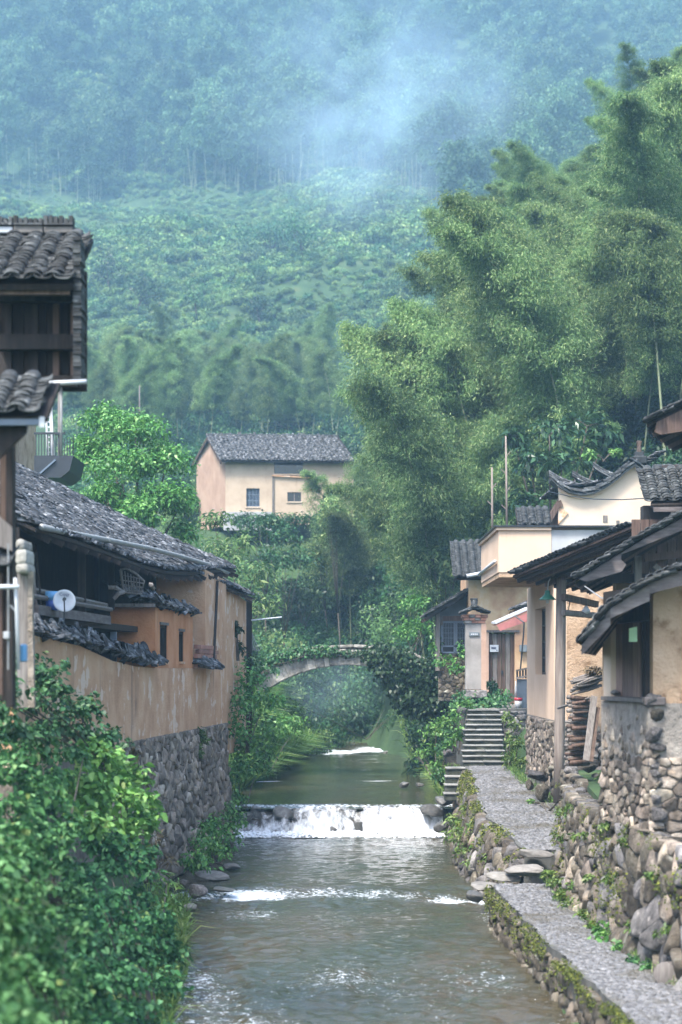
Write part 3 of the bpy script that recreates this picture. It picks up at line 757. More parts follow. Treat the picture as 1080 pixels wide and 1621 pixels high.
boards(house, 'door_board', WL(33.2, 0, 2.4), WL(35.2, 0, 2.4), 5.42, 6.9, 5, M['brownwood'])
boards(house, 'shutter', WL(33.4, 0, 1.9), WL(34.6, 0, 1.9), 3.4, 5.0, 3, M['slate'])
MB().box(WL(37.4, 4.3, 0.5), WL(37.4, 4.3, 0.5) + Vector((0.12, 0.12, 0.95))).build('door_jamb', M['bluegrey'], house)
# main roof
E1, E2, R2 = P(56, 836, 30.0), P(374, 904, 52.0), P(20, 737, 52.0)
R1 = R2 + (E1 - E2)
Ue, Vs = (E2 - E1), (R2 - E2)
roofsag = lambda u, v: Vector((0, 0, -0.28 * math.sin(math.pi * min(1, max(0, u))) * (1 - 0.3 * v) + 0.05 * math.sin(9 * u + 4 * v)))
mb = MB()
ng = 14
for k in range(ng):
    def q_(u, v, dz): return E1 + Ue * u + Vs * v + roofsag(u, v) + Vector((0, 0, dz))
    a, b = k / ng, (k + 1) / ng
    mb.hexa([q_(a, 0, -.06), q_(b, 0, -.06), q_(b, 1, -.06), q_(a, 1, -.06), q_(a, 0, 0), q_(b, 0, 0), q_(b, 1, 0), q_(a, 1, 0)])
mb.build('roof_deck', M['darkwood'], house)
V0 = (Vs - Ue.normalized() * Vs.dot(Ue.normalized()))
nu = int(Ue.length / 0.23); nv = int(V0.length / 0.15)
shear = Vs.dot(Ue.normalized())
def mainsag(u, v):
    return roofsag(u, v) + Ue.normalized() * (shear * v)
tile_roof(house, E1 + Vector((0, 0, 0.02)), Ue, Vs, nu, nv, 0.23, 0.15, 0.13, sag=mainsag, nseg=3)
for k in range(24):
    u = (k + 0.5) / 24
    MB().beam(q_(u, -0.02, -.12), q_(u, 0.45, -.12), 0.07, 0.09).build('rafter', M['darkwood'], house)
# gutter and lower far roof
gp = [P(66, 834, 30.2), P(110, 844, 32.6), P(170, 855, 36), P(235, 868, 40), P(290, 882, 44.0), P(330, 894, 47.6), P(362, 908, 50.8)]
gut = MB().tube(gp, 0.052, 10).build('gutter', M['zinc'], house, True)
for k in range(1, 6): MB().tube([gp[k] + Vector((-.005, -.05, 0)), gp[k] + Vector((0.005, .05, 0))], 0.060, 10).build('joint_band', M['zinc'], gut)
l0, l1 = P(300, 903, 44.5), P(404, 946, 55.5)
tile_roof(house, l0, l1 - l0, NIN + Vector((0, 0, 0.5)), int((l1 - l0).length / 0.22), 9, 0.22, 0.14, 0.13)
MB().prism([l0 - Vector((0, 0, .03)), l1 - Vector((0, 0, .03)), l1 + NIN * 1.5 + Vector((0, 0, .7)), l0 + NIN * 1.5 + Vector((0, 0, .7))], (0, 0, -0.05)).build('roof_deck', M['darkwood'], house)
for k in range(9):
    p0 = l0.lerp(l1, (k + .5) / 9) - Vector((0, 0, .11)); MB().beam(p0, p0 + NIN * 1.2 + Vector((0, 0, .55)), .07, .07).build('rafter', M['greywood'], house)
# far end wall with a dark corner post
MB().prism([Vector((-3.15, 50.42, 2.2)), Vector((-3.15, 50.42, 6.8)), Vector((-2.78, 55.6, 6.5)), Vector((-2.78, 55.6, 2.2))], (-0.35, 0, 0)).build('wall', M['tan'], house)
MB().beam((-2.72, 55.75, 2.2), (-2.72, 55.75, 6.6), 0.2, 0.2).build('corner_post', M['darkwood'], house)
# stone base
def fbase(u, v, w):
    Y = 34.0 + u; z = 3.0 - (3.0 - v)
    p = WL(Y, z) - NIN * (w + 0.14 * (3.0 - z) / 3.0)
    return p
MB().prism([WL(28, -0.5, -0.13), WL(28, 2.99, 0.02), WL(28, 2.99, .4), WL(28, -0.5, .4)], WL(50, 0) - WL(28, 0)).build('wall_core', M['mortar'], house)
stones(house, fbase, 16.0, 3.10, lambda u, v: 0.22 + 0.26 * (1 - v / 3), 0.18, M['rubble'], gap=.97, limit=300)

# things about the gallery
dY = WLY(102) - 0.3
dc = P(102, 951, dY)
dish = thing('satellite_dish', 'small white satellite dish on the gallery rail of the earthen farmhouse', 'satellite dish', dc - Vector((0, 0, 0.2)))
mb = MB(); rr_, n_ = 0.185, 28
ax = Vector((0.25, -1, 0.1)).normalized(); a1 = ax.cross(Vector((0, 0, 1))).normalized(); a2 = a1.cross(ax)
vs, fs = [], []
for k in range(6):
    r_ = rr_ * k / 5
    for j in range(n_):
        t = 2 * math.pi * j / n_
        vs.append(dc + (a1 * math.cos(t) + a2 * math.sin(t)) * r_ - ax * (0.05 * (1 - (k / 5) ** 2)))
for k in range(5):
    for j in range(n_): fs.append((k * n_ + j, k * n_ + (j + 1) % n_, (k + 1) * n_ + (j + 1) % n_, (k + 1) * n_ + j))
mb.add(vs, fs); ob = mb.build('reflector', M['dish'], dish, True)
sm = ob.modifiers.new('s', 'SOLIDIFY'); sm.thickness = 0.008
MB().tube([dc - a2 * rr_ * 0.95 + ax * 0.01, dc + ax * 0.17 - a2 * .02 + a1 * .02], 0.011, 6).build('arm', M['iron'], dish)
MB().tube([dc + ax * 0.15 + a1 * .02, dc + ax * 0.22 + a1 * .02], 0.03, 10).build('receiver', M['iron'], dish)
MB().tube([dc - ax * 0.05, dc - ax * 0.08 - a2 * 0.3], 0.014, 6).build('mount', M['iron'], dish)
def text_mesh(body, size, mat, Mx, parent, name='lettering'):
    cu = bpy.data.curves.new(name, 'FONT'); cu.body = body; cu.size = size; cu.align_x = 'CENTER'; cu.align_y = 'CENTER'; cu.extrude = 0.001
    to = bpy.data.objects.new(name, cu); COL.objects.link(to)
    dg = bpy.context.evaluated_depsgraph_get()
    me = bpy.data.meshes.new_from_object(to.evaluated_get(dg)); bpy.data.objects.remove(to)
    me.transform(Mx); me.materials.clear(); me.materials.append(mat)
    return mobj(name, me, parent)
def frame(o, right, up):
    r_, u_ = Vector(right).normalized(), Vector(up).normalized(); n_v = r_.cross(u_)
    return Matrix(((r_.x, u_.x, n_v.x, o[0]), (r_.y, u_.y, n_v.y, o[1]), (r_.z, u_.z, n_v.z, o[2]), (0, 0, 0, 1)))
text_mesh('Cqqy', 0.075, M['ink'], frame(dc + a2 * 0.105 + ax * 0.0 + a1 * .0, (1, 0.25, 0), a2), dish)
tub = thing('plastic_tub', 'blue and pale plastic tub behind the satellite dish', 'tub', P(85, 965, dY + 0.45))
c = P(86, 966, dY + 0.45)
MB().tube([c, c + Vector((0, 0, 0.16))], [0.13, 0.15], 14).build('base', M['bluedark'], tub, True)
MB().tube([c + Vector((0, 0, 0.161)), c + Vector((0, 0, 0.31))], [0.15, 0.155], 14).build('rim', M['blueplastic'], tub, True)
bk = thing('drying_rack', 'bowed wicker drying rack leaning among rails above the clay turret roof', 'rack', P(205, 935, 38.2))
rk = [P(190, 902, 38.2), P(200, 900, 38.2), P(215, 908, 38.4), P(228, 920, 38.6), P(224, 940, 38.6), P(196, 938, 38.2)]
MB().tube(rk + [rk[0]], 0.025, 6).build('hoop', M['greywood'], bk)
for k in range(7): MB().tube([P(193 + 4.6 * k, 902 + 2.4 * k, 38.3), P(196 + 4.2 * k, 939, 38.3)], 0.012, 5).build('rib', M['greywood'], bk)
for k in range(4): MB().tube([P(190, 910 + 8 * k, 38.25), P(227, 917 + 6.5 * k, 38.5)], 0.012, 5).build('slat', M['greywood'], bk)
for i_, (a, b) in enumerate((((172, 930), (192, 936)), ((180, 948), (196, 937)), ((236, 925), (243, 932)))):
    st = MB().tube([P(*a, 37.6), P((a[0] + b[0]) / 2, (a[1] + b[1]) / 2 - 3, 37.6), P(*b, 37.8)], 0.045, 6).build('stick', M['greywood'])
    tag(st, ('pale straight stick poking out over the turret roof', 'short bent stick resting on the rail beside the turret', 'stub of wood on the turret roof beside the drying rack')[i_], 'stick')

# ================================================================== LEFT: dark timber house close by
dark = thing('timber_house', 'dark timber house with two tiled roofs at the left edge of the picture', 'house', P(30, 1100, 20.5))
X = (1, 0, 0)
def face_roof(parent, xl, xr, ye, Ye, nv, pu, pv, pitch, parts=True):
    O = P(xl, ye, Ye); n = int(round((PX(xr, Ye) - PX(xl, Ye)) / pu))
    tile_roof(parent, O, X, (0, math.cos(pitch), math.sin(pitch)), n, nv, pu, pv, 0.045, parts=parts)
face_roof(dark, -30, 126, 446, 21.0, 16, 0.231, 0.112, R(28))
mb = MB()                                   # deck
p = P(-40, 450, 21.05); q1 = P(116, 450, 21.05); up = Vector((0, math.cos(R(28)), math.sin(R(28)))) * 1.9
mb.prism([p, q1, q1 + up, p + up], (0, 0.03, -0.06)); mb.build('roof_deck', M['darkwood'], dark)
MB().box(P(-40, 466, 21.12), P(112, 452, 21.2)).build('fascia', M['brownwood'], dark)
rY = 21 + 1.86 * math.cos(R(28)); rz0 = PZ(446, 21) + 1.86 * math.sin(R(28))
for k in range(9):
    a = PX(124, rY) - 0.04 - (k + 1) * 0.36
    MB().box((a + 0.006, rY - 0.12, rz0 + 0.02), (a + 0.354, rY + 0.12, rz0 + 0.10 + 0.01 * (k % 2))).build('ridge_block', M['white'] if k == 2 else (M['slab'] if k < 6 else M['step']), dark, bevel=0.015)
    MB().box((a + 0.01, rY - 0.15, rz0 + 0.112), (a + 0.35, rY + 0.15, rz0 + 0.135)).build('ridge_slate', M['tile'], dark)
    for j in range(6):
        MB().box((a + j * 0.06, rY - 0.09 + random.uniform(-.01, .01), rz0 + 0.138), (a + j * 0.06 + 0.045, rY + 0.09, rz0 + 0.22 + random.uniform(-.02, .02))).build('ridge_tile', M['tile'], dark)
Xr = PX(119, 21.3)
for k in range(34):                          # tile-hung verge seen edge on
    z = PZ(606, 21.4) + k * 0.047
    MB().box((Xr, 21.12 + 0.01 * (k % 3), z), (Xr + 0.085 + random.uniform(-.01, .012), 21.5, z + 0.04)).build('verge_tile', M['tile'], dark)
w0 = 21.55
MB().box((PX(-60, w0), w0 + .32, PZ(612, w0)), (Xr + .05, w0 + .4, PZ(420, w0))).build('back_wall', M['darkwood'], dark)
boards(dark, 'wall_board', (PX(-40, w0), w0 + 0.25, 0), (Xr - 0.01, w0 + 0.25, 0), PZ(608, w0), PZ(440, w0), 9, M['darkwood'])
for y_, h_ in ((470, 0.10), (541, 0.17), (603, 0.12)):
    MB().beam((PX(-40, w0), w0 + 0.05, PZ(y_, w0)), (Xr - 0.02, w0 + 0.05, PZ(y_, w0)), 0.14, h_).build('rail', M['darkwood'], dark)
for x_ in (10, 52, 86, 114):
    MB().beam((PX(x_, w0), w0 + 0.16, PZ(607, w0)), (PX(x_, w0), w0 + 0.16, PZ(462, w0)), 0.07, 0.06).build('stile', M['brownwood'] if x_ > 80 else M['darkwood'], dark)
MB().beam(P(-5, 560, 20.9), P(18, 622, 20.9), 0.09, 0.12).build('bracket', M['darkwood'], dark)
MB().tube([P(70, 607, 21.0), P(137, 604, 21.0)], 0.026, 10).build('gutter', M['white'], dark, True)
MB().tube([P(97, 612, 21.6), P(97, 722, 21.6)], 0.014, 8).build('downpipe', M['zinc'], dark, True)
# lower roof, brackets, posts
face_roof(dark, -28, 76, 658, 18.5, 9, 0.228, 0.108, R(28))
p = P(-40, 660, 18.55); q1 = P(74, 660, 18.55); up = Vector((0, math.cos(R(28)), math.sin(R(28)))) * 1.0
MB().prism([p, q1, q1 + up, p + up], (0, 0.03, -0.05)).build('roof_deck', M['darkwood'], dark)
MB().beam(P(-30, 668, 18.6), P(70, 667, 18.6), 0.08, 0.075).build('gutter', M['bluegrey'], dark)
MB().box(P(62, 676, 18.54), P(71, 660, 18.56)).build('gutter_end', M['white'], dark)
mb = MB().prism([P(-10, 732, 18.7), P(40, 684, 18.7), P(42, 672, 18.7), P(-10, 672, 18.7)], (0, 0.1, 0)); mb.build('bracket', M['darkwood'], dark)
MB().prism([P(-10, 718, 18.75), P(-10, 674, 18.75), P(6, 674, 18.75), P(0, 700, 18.75)], (0, .05, 0)).build('brace', M['brownwood'], dark)
MB().box(P(9, 1120, 19.2), P(25, 672, 19.4)).build('post', M['darkwood'], dark)
boards(dark, 'wall_board', (PX(-30, 19.3), 19.45, 0), (PX(9, 19.3), 19.45, 0), PZ(1110, 19.3), PZ(870, 19.3), 3, M['darkwood'])
boards(dark, 'wall_board', (PX(-30, 19.3), 19.45, 0), (PX(20, 19.3), 19.45, 0), PZ(868, 19.3), PZ(700, 19.3), 4, M['brownwood'])
MB().prism([P(-20, 800, 19.1), P(19, 835, 19.1), P(19, 872, 19.1), P(-20, 858, 19.1)], (0, 0.05, 0)).build('panel', M['greywood'], dark)
MB().box(P(-10, 1100, 19.25), P(5, 908, 19.3)).build('jamb', M['brownwood'], dark)
tile_roof(dark, P(-30, 900, 19.0), X, (0, .9, .45), 2, 3, 0.2, 0.12, 0.08, parts=True)
# pipes and box on the post
pipe = thing('water_pipe', 'white plastic water pipe bracketed to the dark corner post', 'pipe', P(27, 1060, 18.9))
MB().tube([P(-10, 929, 18.9), P(30, 929, 18.9)], 0.022, 8).build('pipe_run', M['white'], pipe, True)
MB().tube([P(24, 915, 18.95), P(26, 960, 18.95), P(29, 1060, 18.95)], 0.017, 8).build('downpipe', M['white'], pipe, True)
MB().tube([P(16, 958, 18.95), P(25, 968, 18.95)], 0.008, 6).build('stay', M['zinc'], pipe)
cable = thing('cable_conduit', 'thin grey conduit with a small box on the dark corner post', 'conduit', P(13, 1060, 18.95))
MB().tube([P(13, 860, 19.0), P(13, 1060, 19.0)], 0.008, 6).build('conduit', M['zinc'], cable)
MB().box(P(5, 1011, 18.93), P(16, 1000, 18.99)).build('junction_box', M['concrete'], cable, bevel=.006)
jug = MB().box(P(31, 1048, 19.6), P(44, 1020, 19.75)).build('plastic_jug', M['blueplastic'], None, bevel=0.02)
tag(jug, 'pale blue plastic jug at the foot of the earth pillar', 'jug')
# earth pillar with stone cap
pil = thing('gate_pier', 'old earth gate pier capped with rounded stone blocks, beside the dark post', 'pier', P(42, 1100, 25))
MB().prism([P(27, 1120, 25), P(53, 1120, 25), P(50, 960, 25), P(52, 905, 25), P(27, 905, 25)], (-0.05, 0.5, 0)).build('shaft', M['greywood'], pil)
MB().prism([P(44, 1120, 24.95), P(54.5, 1120, 24.95), P(51, 960, 24.95), P(53, 905, 24.95), P(44, 905, 24.95)], (0, 0.1, 0)).build('render', M['rubble'], pil)
for (x0, y0, x1, y1) in ((24, 858, 52, 872), (23, 873, 55, 894), (24, 895, 57, 908)):
    MB().box(P(x0, y1, 24.8), P(x1, y0, 25.45)).build('cap_stone', M['bridge'], pil, bevel=0.05)

# house with a steel balcony behind the big roof
bh = thing('balcony_house', 'ochre house corner with dark steel balcony above the farmhouse roof', 'house', P(70, 800, 58))
MB().box(P(0, 830, 58.0), P(57, 655, 62)).build('wall', M['ochre'], bh)
bal = MB().prism([P(54, 721, 56.6), P(116, 721, 56.6), P(110, 745, 56.6), P(96, 756, 56.6), P(54, 756, 56.6)], (0, 2.5, 0)).build('balcony_floor', M['iron'], bh)
MB().beam(P(56, 756, 56.58), P(88, 728, 56.58), .1, .05).build('strut', M['bluegrey'], bal)
MB().beam(P(54, 686, 56.7), P(103, 686, 56.7), .08, .06).build('handrail', M['iron'], bh)
for k in range(14): MB().beam(P(57 + k * 4.5, 721, 56.7), P(57 + k * 4.5, 687 if k < 10 else 694, 56.7), .025, .025).build('baluster', M['iron'], bh)
for k in range(6): MB().beam(P(116, 721, 56.7 + k * .4), P(116, 690, 56.7 + k * .4), .025, .025).build('baluster', M['iron'], bh)
MB().beam(P(95, 721, 56.8), P(95, 612, 56.8), .12, .12).build('post', M['greywood'], bh)
MB().beam(P(84, 721, 57), P(80, 640, 57), .1, .1).build('ladder_rail', M['white'], bh)
MB().beam(P(76, 721, 57), P(72, 640, 57), .06, .06).build('ladder_rail', M['white'], bh)
for k in range(10): MB().beam(P(76 - .45 * k, 716 - k * 8, 57), P(84 - .45 * k, 716 - k * 8, 57), .04, .04).build('rung', M['white'], bh)

# ================================================================== BRIDGE
BY0, BY1 = 66.0, 68.4
br = thing('arch_bridge', 'old ivy-grown stone arch footbridge over the stream', 'bridge', P(550, 1230, 67))
kx = BY0 / F
acx, acz, ar = PX(552, BY0), None, 234 * kx
acz = PZ(1053, BY0) - ar
rt = 0.52
nvs = 27
a0, a1_ = math.radians(90 + 37), math.radians(90 - 37)
for k in range(nvs):
    t0 = a0 + (a1_ - a0) * k / nvs + 0.009; t1 = a0 + (a1_ - a0) * (k + 1) / nvs - 0.009
    ex = rt + random.uniform(-.05, .05); yo = random.uniform(-.05, .03)
    pts = [(math.cos(t) * r_ + acx, math.sin(t) * r_ + acz) for t, r_ in ((t0, ar + random.uniform(-.015, .015)), (t1, ar), (t1, ar + ex), (t0, ar + ex))]
    MB().prism([(a, BY0 + yo, b) for a, b in pts], (0, BY1 - BY0, 0)).build('voussoir', M['bridge'], br, bevel=0.03)
deck = [(330, 1078), (372, 1064), (420, 1046), (470, 1033), (515, 1027), (560, 1025), (605, 1027), (650, 1036), (700, 1058), (750, 1092), (775, 1112)]
dp = [P(x, y, BY0 + 0.12) for x, y in deck]
ring = []
for k in range(25):
    t = a0 + (a1_ - a0) * k / 24
    ring.append(Vector((math.cos(t) * (ar + 0.40) + acx, BY0 + 0.12, math.sin(t) * (ar + 0.40) + acz)))
left_foot = Vector((PX(330, BY0), BY0 + 0.12, 1.0)); right_foot = Vector((PX(775, BY0), BY0 + 0.12, 1.0))
lf2 = Vector((ring[0].x - 0.1, BY0 + 0.12, 1.0)); rf2 = Vector((ring[-1].x + 0.1, BY0 + 0.12, 1.0))
MB().prism([left_foot] + dp + [right_foot, rf2] + ring[::-1] + [lf2], (0, BY1 - BY0 - 0.24, 0)).build('spandrel', M['mortar'], br)
for k in range(len(deck) - 1):
    for h_ in (0, 1):
        a = dp[k].lerp(dp[k + 1], h_ * .5) + Vector((0.01, -0.14, 0.003)); b = dp[k].lerp(dp[k + 1], h_ * .5 + .5) + Vector((-0.01, -0.14, 0.003))
        MB().prism([a, b, b + Vector((0, 0, .10)), a + Vector((0, 0, .10))], (0, BY1 - BY0 + 0.04, 0)).build('coping_slab', M['bridge'], br, bevel=0.02)
def fsp(u, v, w): return Vector((PX(330, BY0) + u, BY0 + 0.12 - w, 1.0 + v))
wS, hS = PX(775, BY0) - PX(330, BY0), 4.4
def in_sp(u, v):
    x_, z_ = PX(330, BY0) + u, 1.0 + v
    zd = np.interp(x_, [p_.x for p_ in dp], [p_.z for p_ in dp])
    r_ = math.hypot(x_ - acx, z_ - acz)
    return z_ < zd - 0.12 and (r_ > ar + 0.62 or z_ < acz) and (z_ > ring[0].z - 1.6) and not (ring[0].x < x_ < ring[-1].x and z_ < ring[0].z)
stones(br, fsp, wS, hS, lambda u, v: 0.42, 0.16, M['stone'], inside=in_sp)

# ================================================================== WEIR
weir = thing('stone_weir', 'low weir of rounded stones with white water spilling over', 'weir', (0, 51.7, 0))
for row, (zc, n_, yy) in enumerate(((0.56, 15, 51.74), (0.14, 8, 51.42))):
    for k in range(n_):
        x_ = -2.9 + 5.9 * (k + 0.5 * random.random() + .25) / n_
        rock('stone', (x_, yy + random.uniform(-.12, .12), zc + random.uniform(-.12, .08)), (random.uniform(.22, .34), .30, random.uniform(.20, .3)), 'stonewet', weir)
MB().box((-3.6, 51.75, -0.8), (3.4, 52.15, 0.62)).build('core', M['darkmortar'], weir)
m, nt, b = nodes('falling_water')
f1 = noise(nt, mapping(nt, (4.5, 4.5, 3.4)), 1.0, 6, 0.7, 0.5); f2 = noise(nt, mapping(nt, (1.4, 1.4, 0.5)), 1.0, 3)
ad = N(nt, 'Math', operation='ADD'); L(nt, f1, ad.inputs[0]); L(nt, f2, ad.inputs[1])
at = N(nt, 'Attribute', attribute_name='foam'); ad2 = N(nt, 'Math', operation='ADD'); L(nt, ad.outputs[0], ad2.inputs[0]); L(nt, at.outputs['Fac'], ad2.inputs[1])
al = ramp(nt, ad2.outputs[0], [(0.52, (0, 0, 0)), (0.70, (1, 1, 1))])
sc_ = N(nt, 'Math', operation='MULTIPLY'); sc_.inputs[1].default_value = 0.5; L(nt, ad2.outputs[0], sc_.inputs[0])
al = ramp(nt, sc_.outputs[0], [(0.535, (0, 0, 0)), (0.70, (0.9, 0.9, 0.9))])
L(nt, al, b.inputs['Alpha']); b.inputs['Base Color'].default_value = (0.80, 0.84, 0.88, 1); b.inputs['Roughness'].default_value = 0.45
M['fall'] = m
gx, gv = np.meshgrid(np.linspace(-2.85, 2.75, 260), np.linspace(0, 1, 34))
gz = 0.80 - 0.83 * gv ** 1.5
gy = 51.66 - 0.42 * gv ** 0.6 - 0.12 * fbm(gx * 1.6, gv * 0.8, seed=40) - 0.035 * fbm(gx * 7, gv * 2, seed=41) - 0.12
idx = np.arange(gx.size).reshape(gx.shape)
q = np.stack([idx[:-1, :-1], idx[:-1, 1:], idx[1:, 1:], idx[1:, :-1]], -1).reshape(-1, 4)
fo = (0.0 + 0.42 * gv + 0.20 * vnoise(gx * 1.3, gv * 0.5, seed=44))
o = mobj('waterfall', raw_mesh('waterfall', np.stack([gx, gy, gz], -1).reshape(-1, 3), q, M['fall'], True, {'foam': fo.ravel()}))
o['kind'] = 'stuff'; o['label'] = 'white water falling over the weir stones'
# foam heaped at the foot
n_ = 5200
fx = rng.uniform(-2.85, 2.8, n_); fyv = 51.15 - np.abs(rng.normal(0, 0.22, n_)); fz = 0.01 + 0.16 * rng.random(n_) ** 2 * np.exp(-(51.2 - fyv) * 2.5)
s = rng.uniform(0.015, 0.055, n_)
ico = np.array([(1, 0, 0), (-1, 0, 0), (0, 1, 0), (0, -1, 0), (0, 0, 1), (0, 0, -1)], float); fi = np.array([(0, 2, 4), (2, 1, 4), (1, 3, 4), (3, 0, 4), (2, 0, 5), (1, 2, 5), (3, 1, 5), (0, 3, 5)])
V = (np.stack([fx, fyv, fz], -1)[:, None, :] + ico[None] * s[:, None, None] * np.array([1.5, 1.2, .7])).reshape(-1, 3)
Q = (fi[None] + (np.arange(n_) * 6)[:, None, None]).reshape(-1, 3)
M['foam'] = plain('white_foam', (0.80, 0.84, 0.88), 0.6)
o = mobj('foam', raw_mesh('foam', V, Q, M['foam'], True)); o['kind'] = 'stuff'; o['label'] = 'white foam at the foot of the weir'

# ================================================================== RIGHT BANK: footpath
PYs = [17, 21.1, 24, 29, 33.4, 34.6]
LXs = [3.55, 3.30, 3.16, 2.93, 2.74, 2.75]
RXs = [4.9, 4.48, 4.25, 3.92, 3.9, 3.95]
PZs = [0.5, 0.52, 0.53, 0.55, 0.56, 0.58]
UYs = [36.3, 38, 40, 42.3, 45, 48, 51.4]
ULX = [3.55, 3.38, 3.2, 3.1, 3.2, 3.32, 3.42]
URX = [4.5, 4.62, 4.8, 4.85, 4.75, 4.55, 4.5]
UZs = [1.05, 1.16, 1.28, 1.41, 1.56, 1.72, 1.88]
def strip(name, Ys, Lx, Rx, Zs, bottom, mat):
    mb = MB(); n = 60
    yv = np.linspace(Ys[0], Ys[-1], n); l = np.interp(yv, Ys, Lx) + 0.09 * vnoise(yv * 1.3, yv * 0, seed=3); r = np.interp(yv, Ys, Rx) + 0.07 * vnoise(yv * 1.1, yv * 0, seed=7); z = np.interp(yv, Ys, Zs)
    for k in range(n - 1):
        a, b = k, k + 1
        mb.hexa([(l[a] - .0, yv[a], bottom), (r[a], yv[a], bottom), (r[b], yv[b], bottom), (l[b], yv[b], bottom),
                 (l[a] + .02, yv[a], z[a]), (r[a], yv[a], z[a]), (r[b], yv[b], z[b]), (l[b] + .02, yv[b], z[b])])
    o = mb.build(name, mat); o['kind'] = 'structure'
    return o
def pebbles(parent, Ys, Lx, Rx, Zs, n):
    y = rng.uniform(Ys[0], Ys[-1], n); l = np.interp(y, Ys, Lx) + .06; r = np.interp(y, Ys, Rx) - .03
    x = l + (r - l) * rng.random(n); z = np.interp(y, Ys, Zs)
    s = rng.uniform(0.022, 0.06, n); asp = rng.uniform(0.7, 1.5, n)
    k = 7; t = np.linspace(0, 2 * np.pi, k, endpoint=False)
    ang = rng.uniform(0, 6.28, n)
    ring = np.stack([np.cos(t), np.sin(t)], -1)
    c, s_ = np.cos(ang), np.sin(ang)
    def lay(f, h):
        px = ring[None, :, 0] * (s * asp * f)[:, None]; py = ring[None, :, 1] * (s / asp * f)[:, None]
        return np.stack([x[:, None] + px * c[:, None] - py * s_[:, None], y[:, None] + px * s_[:, None] + py * c[:, None], np.repeat((z + h * s)[:, None], k, 1)], -1)
    V = np.concatenate([lay(1, -0.1), lay(0.8, 0.30), np.stack([x, y, z + 0.42 * s], -1)[:, None]], 1).reshape(-1, 3)
    m = 2 * k + 1; F_ = []
    for a in range(k):
        b = (a + 1) % k
        F_ += [(a, b, k + b), (a, k + b, k + a), (k + a, k + b, 2 * k)]
    Q = (np.array(F_)[None] + (np.arange(n) * m)[:, None, None]).reshape(-1, 3)
    o = mobj('pebbles', raw_mesh('pebbles', V, Q, M['pebble'], True), parent); o['kind'] = 'stuff'
pth = strip('path', PYs, LXs, RXs, PZs, -0.9, M['path'])
pebbles(pth, PYs, LXs, RXs, PZs, 5200)
pth2 = strip('path', UYs, ULX, URX, UZs, -0.5, M['path'])
pebbles(pth2, UYs, ULX, URX, UZs, 5200)
# river face of the lower path: stones
def fpath(u, v, w):
    Y = 18 + u; return Vector((np.interp(Y, PYs, LXs) - w - 0.02 + 0.05 * (v - .3), Y, -0.45 + v))
stones(pth, fpath, 16.2, 0.9, lambda u, v: 0.28, 0.26, M['stonebrown'], limit=150)
def fpath2(u, v, w):
    Y = 36.3 + u; zt = np.interp(Y, UYs, UZs)
    return Vector((np.interp(Y, UYs, ULX) - w - 0.02 - 0.45 * (1 - v) * 0.9, Y, zt * v - 0.25 * (1 - v)))
stones(pth2, fpath2, 15.0, 0.98, lambda u, v: 0.34, 0.4, [M['stonebrown'], M['stone']], limit=120)
# boulders and slabs at the waterside
for i_, (x, y, Y, rx, rz, k, lab, cat) in enumerate((
        (845, 1352, 36.0, 38, 10, 'slab', 'broad mossy stone slab where the two footpaths meet', 'stone'),
        (838, 1378, 35.4, 40, 12, 'slab', 'worn step slab between upper and lower footpath', 'stone'),
        (800, 1388, 35.6, 34, 9, 'slab', 'flat pale stone below the worn step slab', 'stone'),
        (768, 1404, 36.2, 36, 8, 'slab', 'long flat pale stone at the start of the lower footpath', 'stone'),
        (752, 1421, 35.9, 24, 13, 'stonewet', 'dark wet boulder at the edge of the rapids', 'rock'),
        (782, 1424, 35.3, 17, 13, 'stonebrown', 'smaller brown boulder below the path corner', 'rock'),
        (768, 1380, 40.2, 40, 7, 'slab', 'low sandy ledge beside the rapids on the footpath side', 'stone'),
        (727, 1342, 45.5, 12, 17, 'stonewet', 'upright wet stone in the pool below the mossy bank', 'rock'),
        (684, 1284, 51.2, 22, 14, 'stonewet', 'rounded wet boulder at the stair end of the weir', 'rock'),
        (702, 1268, 51.5, 20, 11, 'stonewet', 'flat-topped boulder behind the weir end', 'rock'),
        (722, 1300, 49.8, 18, 13, 'stonebrown', 'brown boulder in the bank beside the weir', 'rock'),
        (700, 1308, 50.2, 15, 12, 'stonewet', 'small wet boulder below the weir end', 'rock'),
        (742, 1262, 50.2, 16, 9, 'stone', 'grey stone beside the lowest step', 'rock'),
        (768, 1300, 46.0, 14, 11, 'stonebrown', 'brown stone half buried in the mossy bank', 'rock'),
        (800, 1330, 41.5, 15, 12, 'stonebrown', 'lichen-spotted stone in the lower mossy bank', 'rock'),
        (708, 1192, 55.5, 11, 9, 'stone', 'pale boulder in weeds left of the stairs', 'rock'),
        (731, 1126, 55.5, 11, 10, 'stone', 'squarish pale stone beside the top step', 'rock'),
        (640, 1242, 58.5, 10, 7, 'stonewet', 'dark rock breaking the surface of the upper pool', 'rock'),
        (664, 1243, 58.3, 9, 5, 'stonewet', 'low dark rock next to the upper pool rock', 'rock'),
        (586, 1168, 92, 22, 9, 'slab', 'broad pale rock in midstream beyond the bridge', 'rock'),
        (494, 1193, 84, 7, 5, 'stonebrown', 'small brown rock at the upper rapids', 'rock'),
        (612, 1192, 84, 9, 5, 'slab', 'pale rock under the upper rapids foam', 'rock'))):
    kk = Y / F
    o = rock('rock' if cat == 'rock' else 'slab_stone', P(x, y, Y), (rx * kk, rx * kk * 0.8, rz * kk), k, None, (0.05, 0.05, random.uniform(-.4, .4)), i_ % 6)
    tag(o, lab, cat)
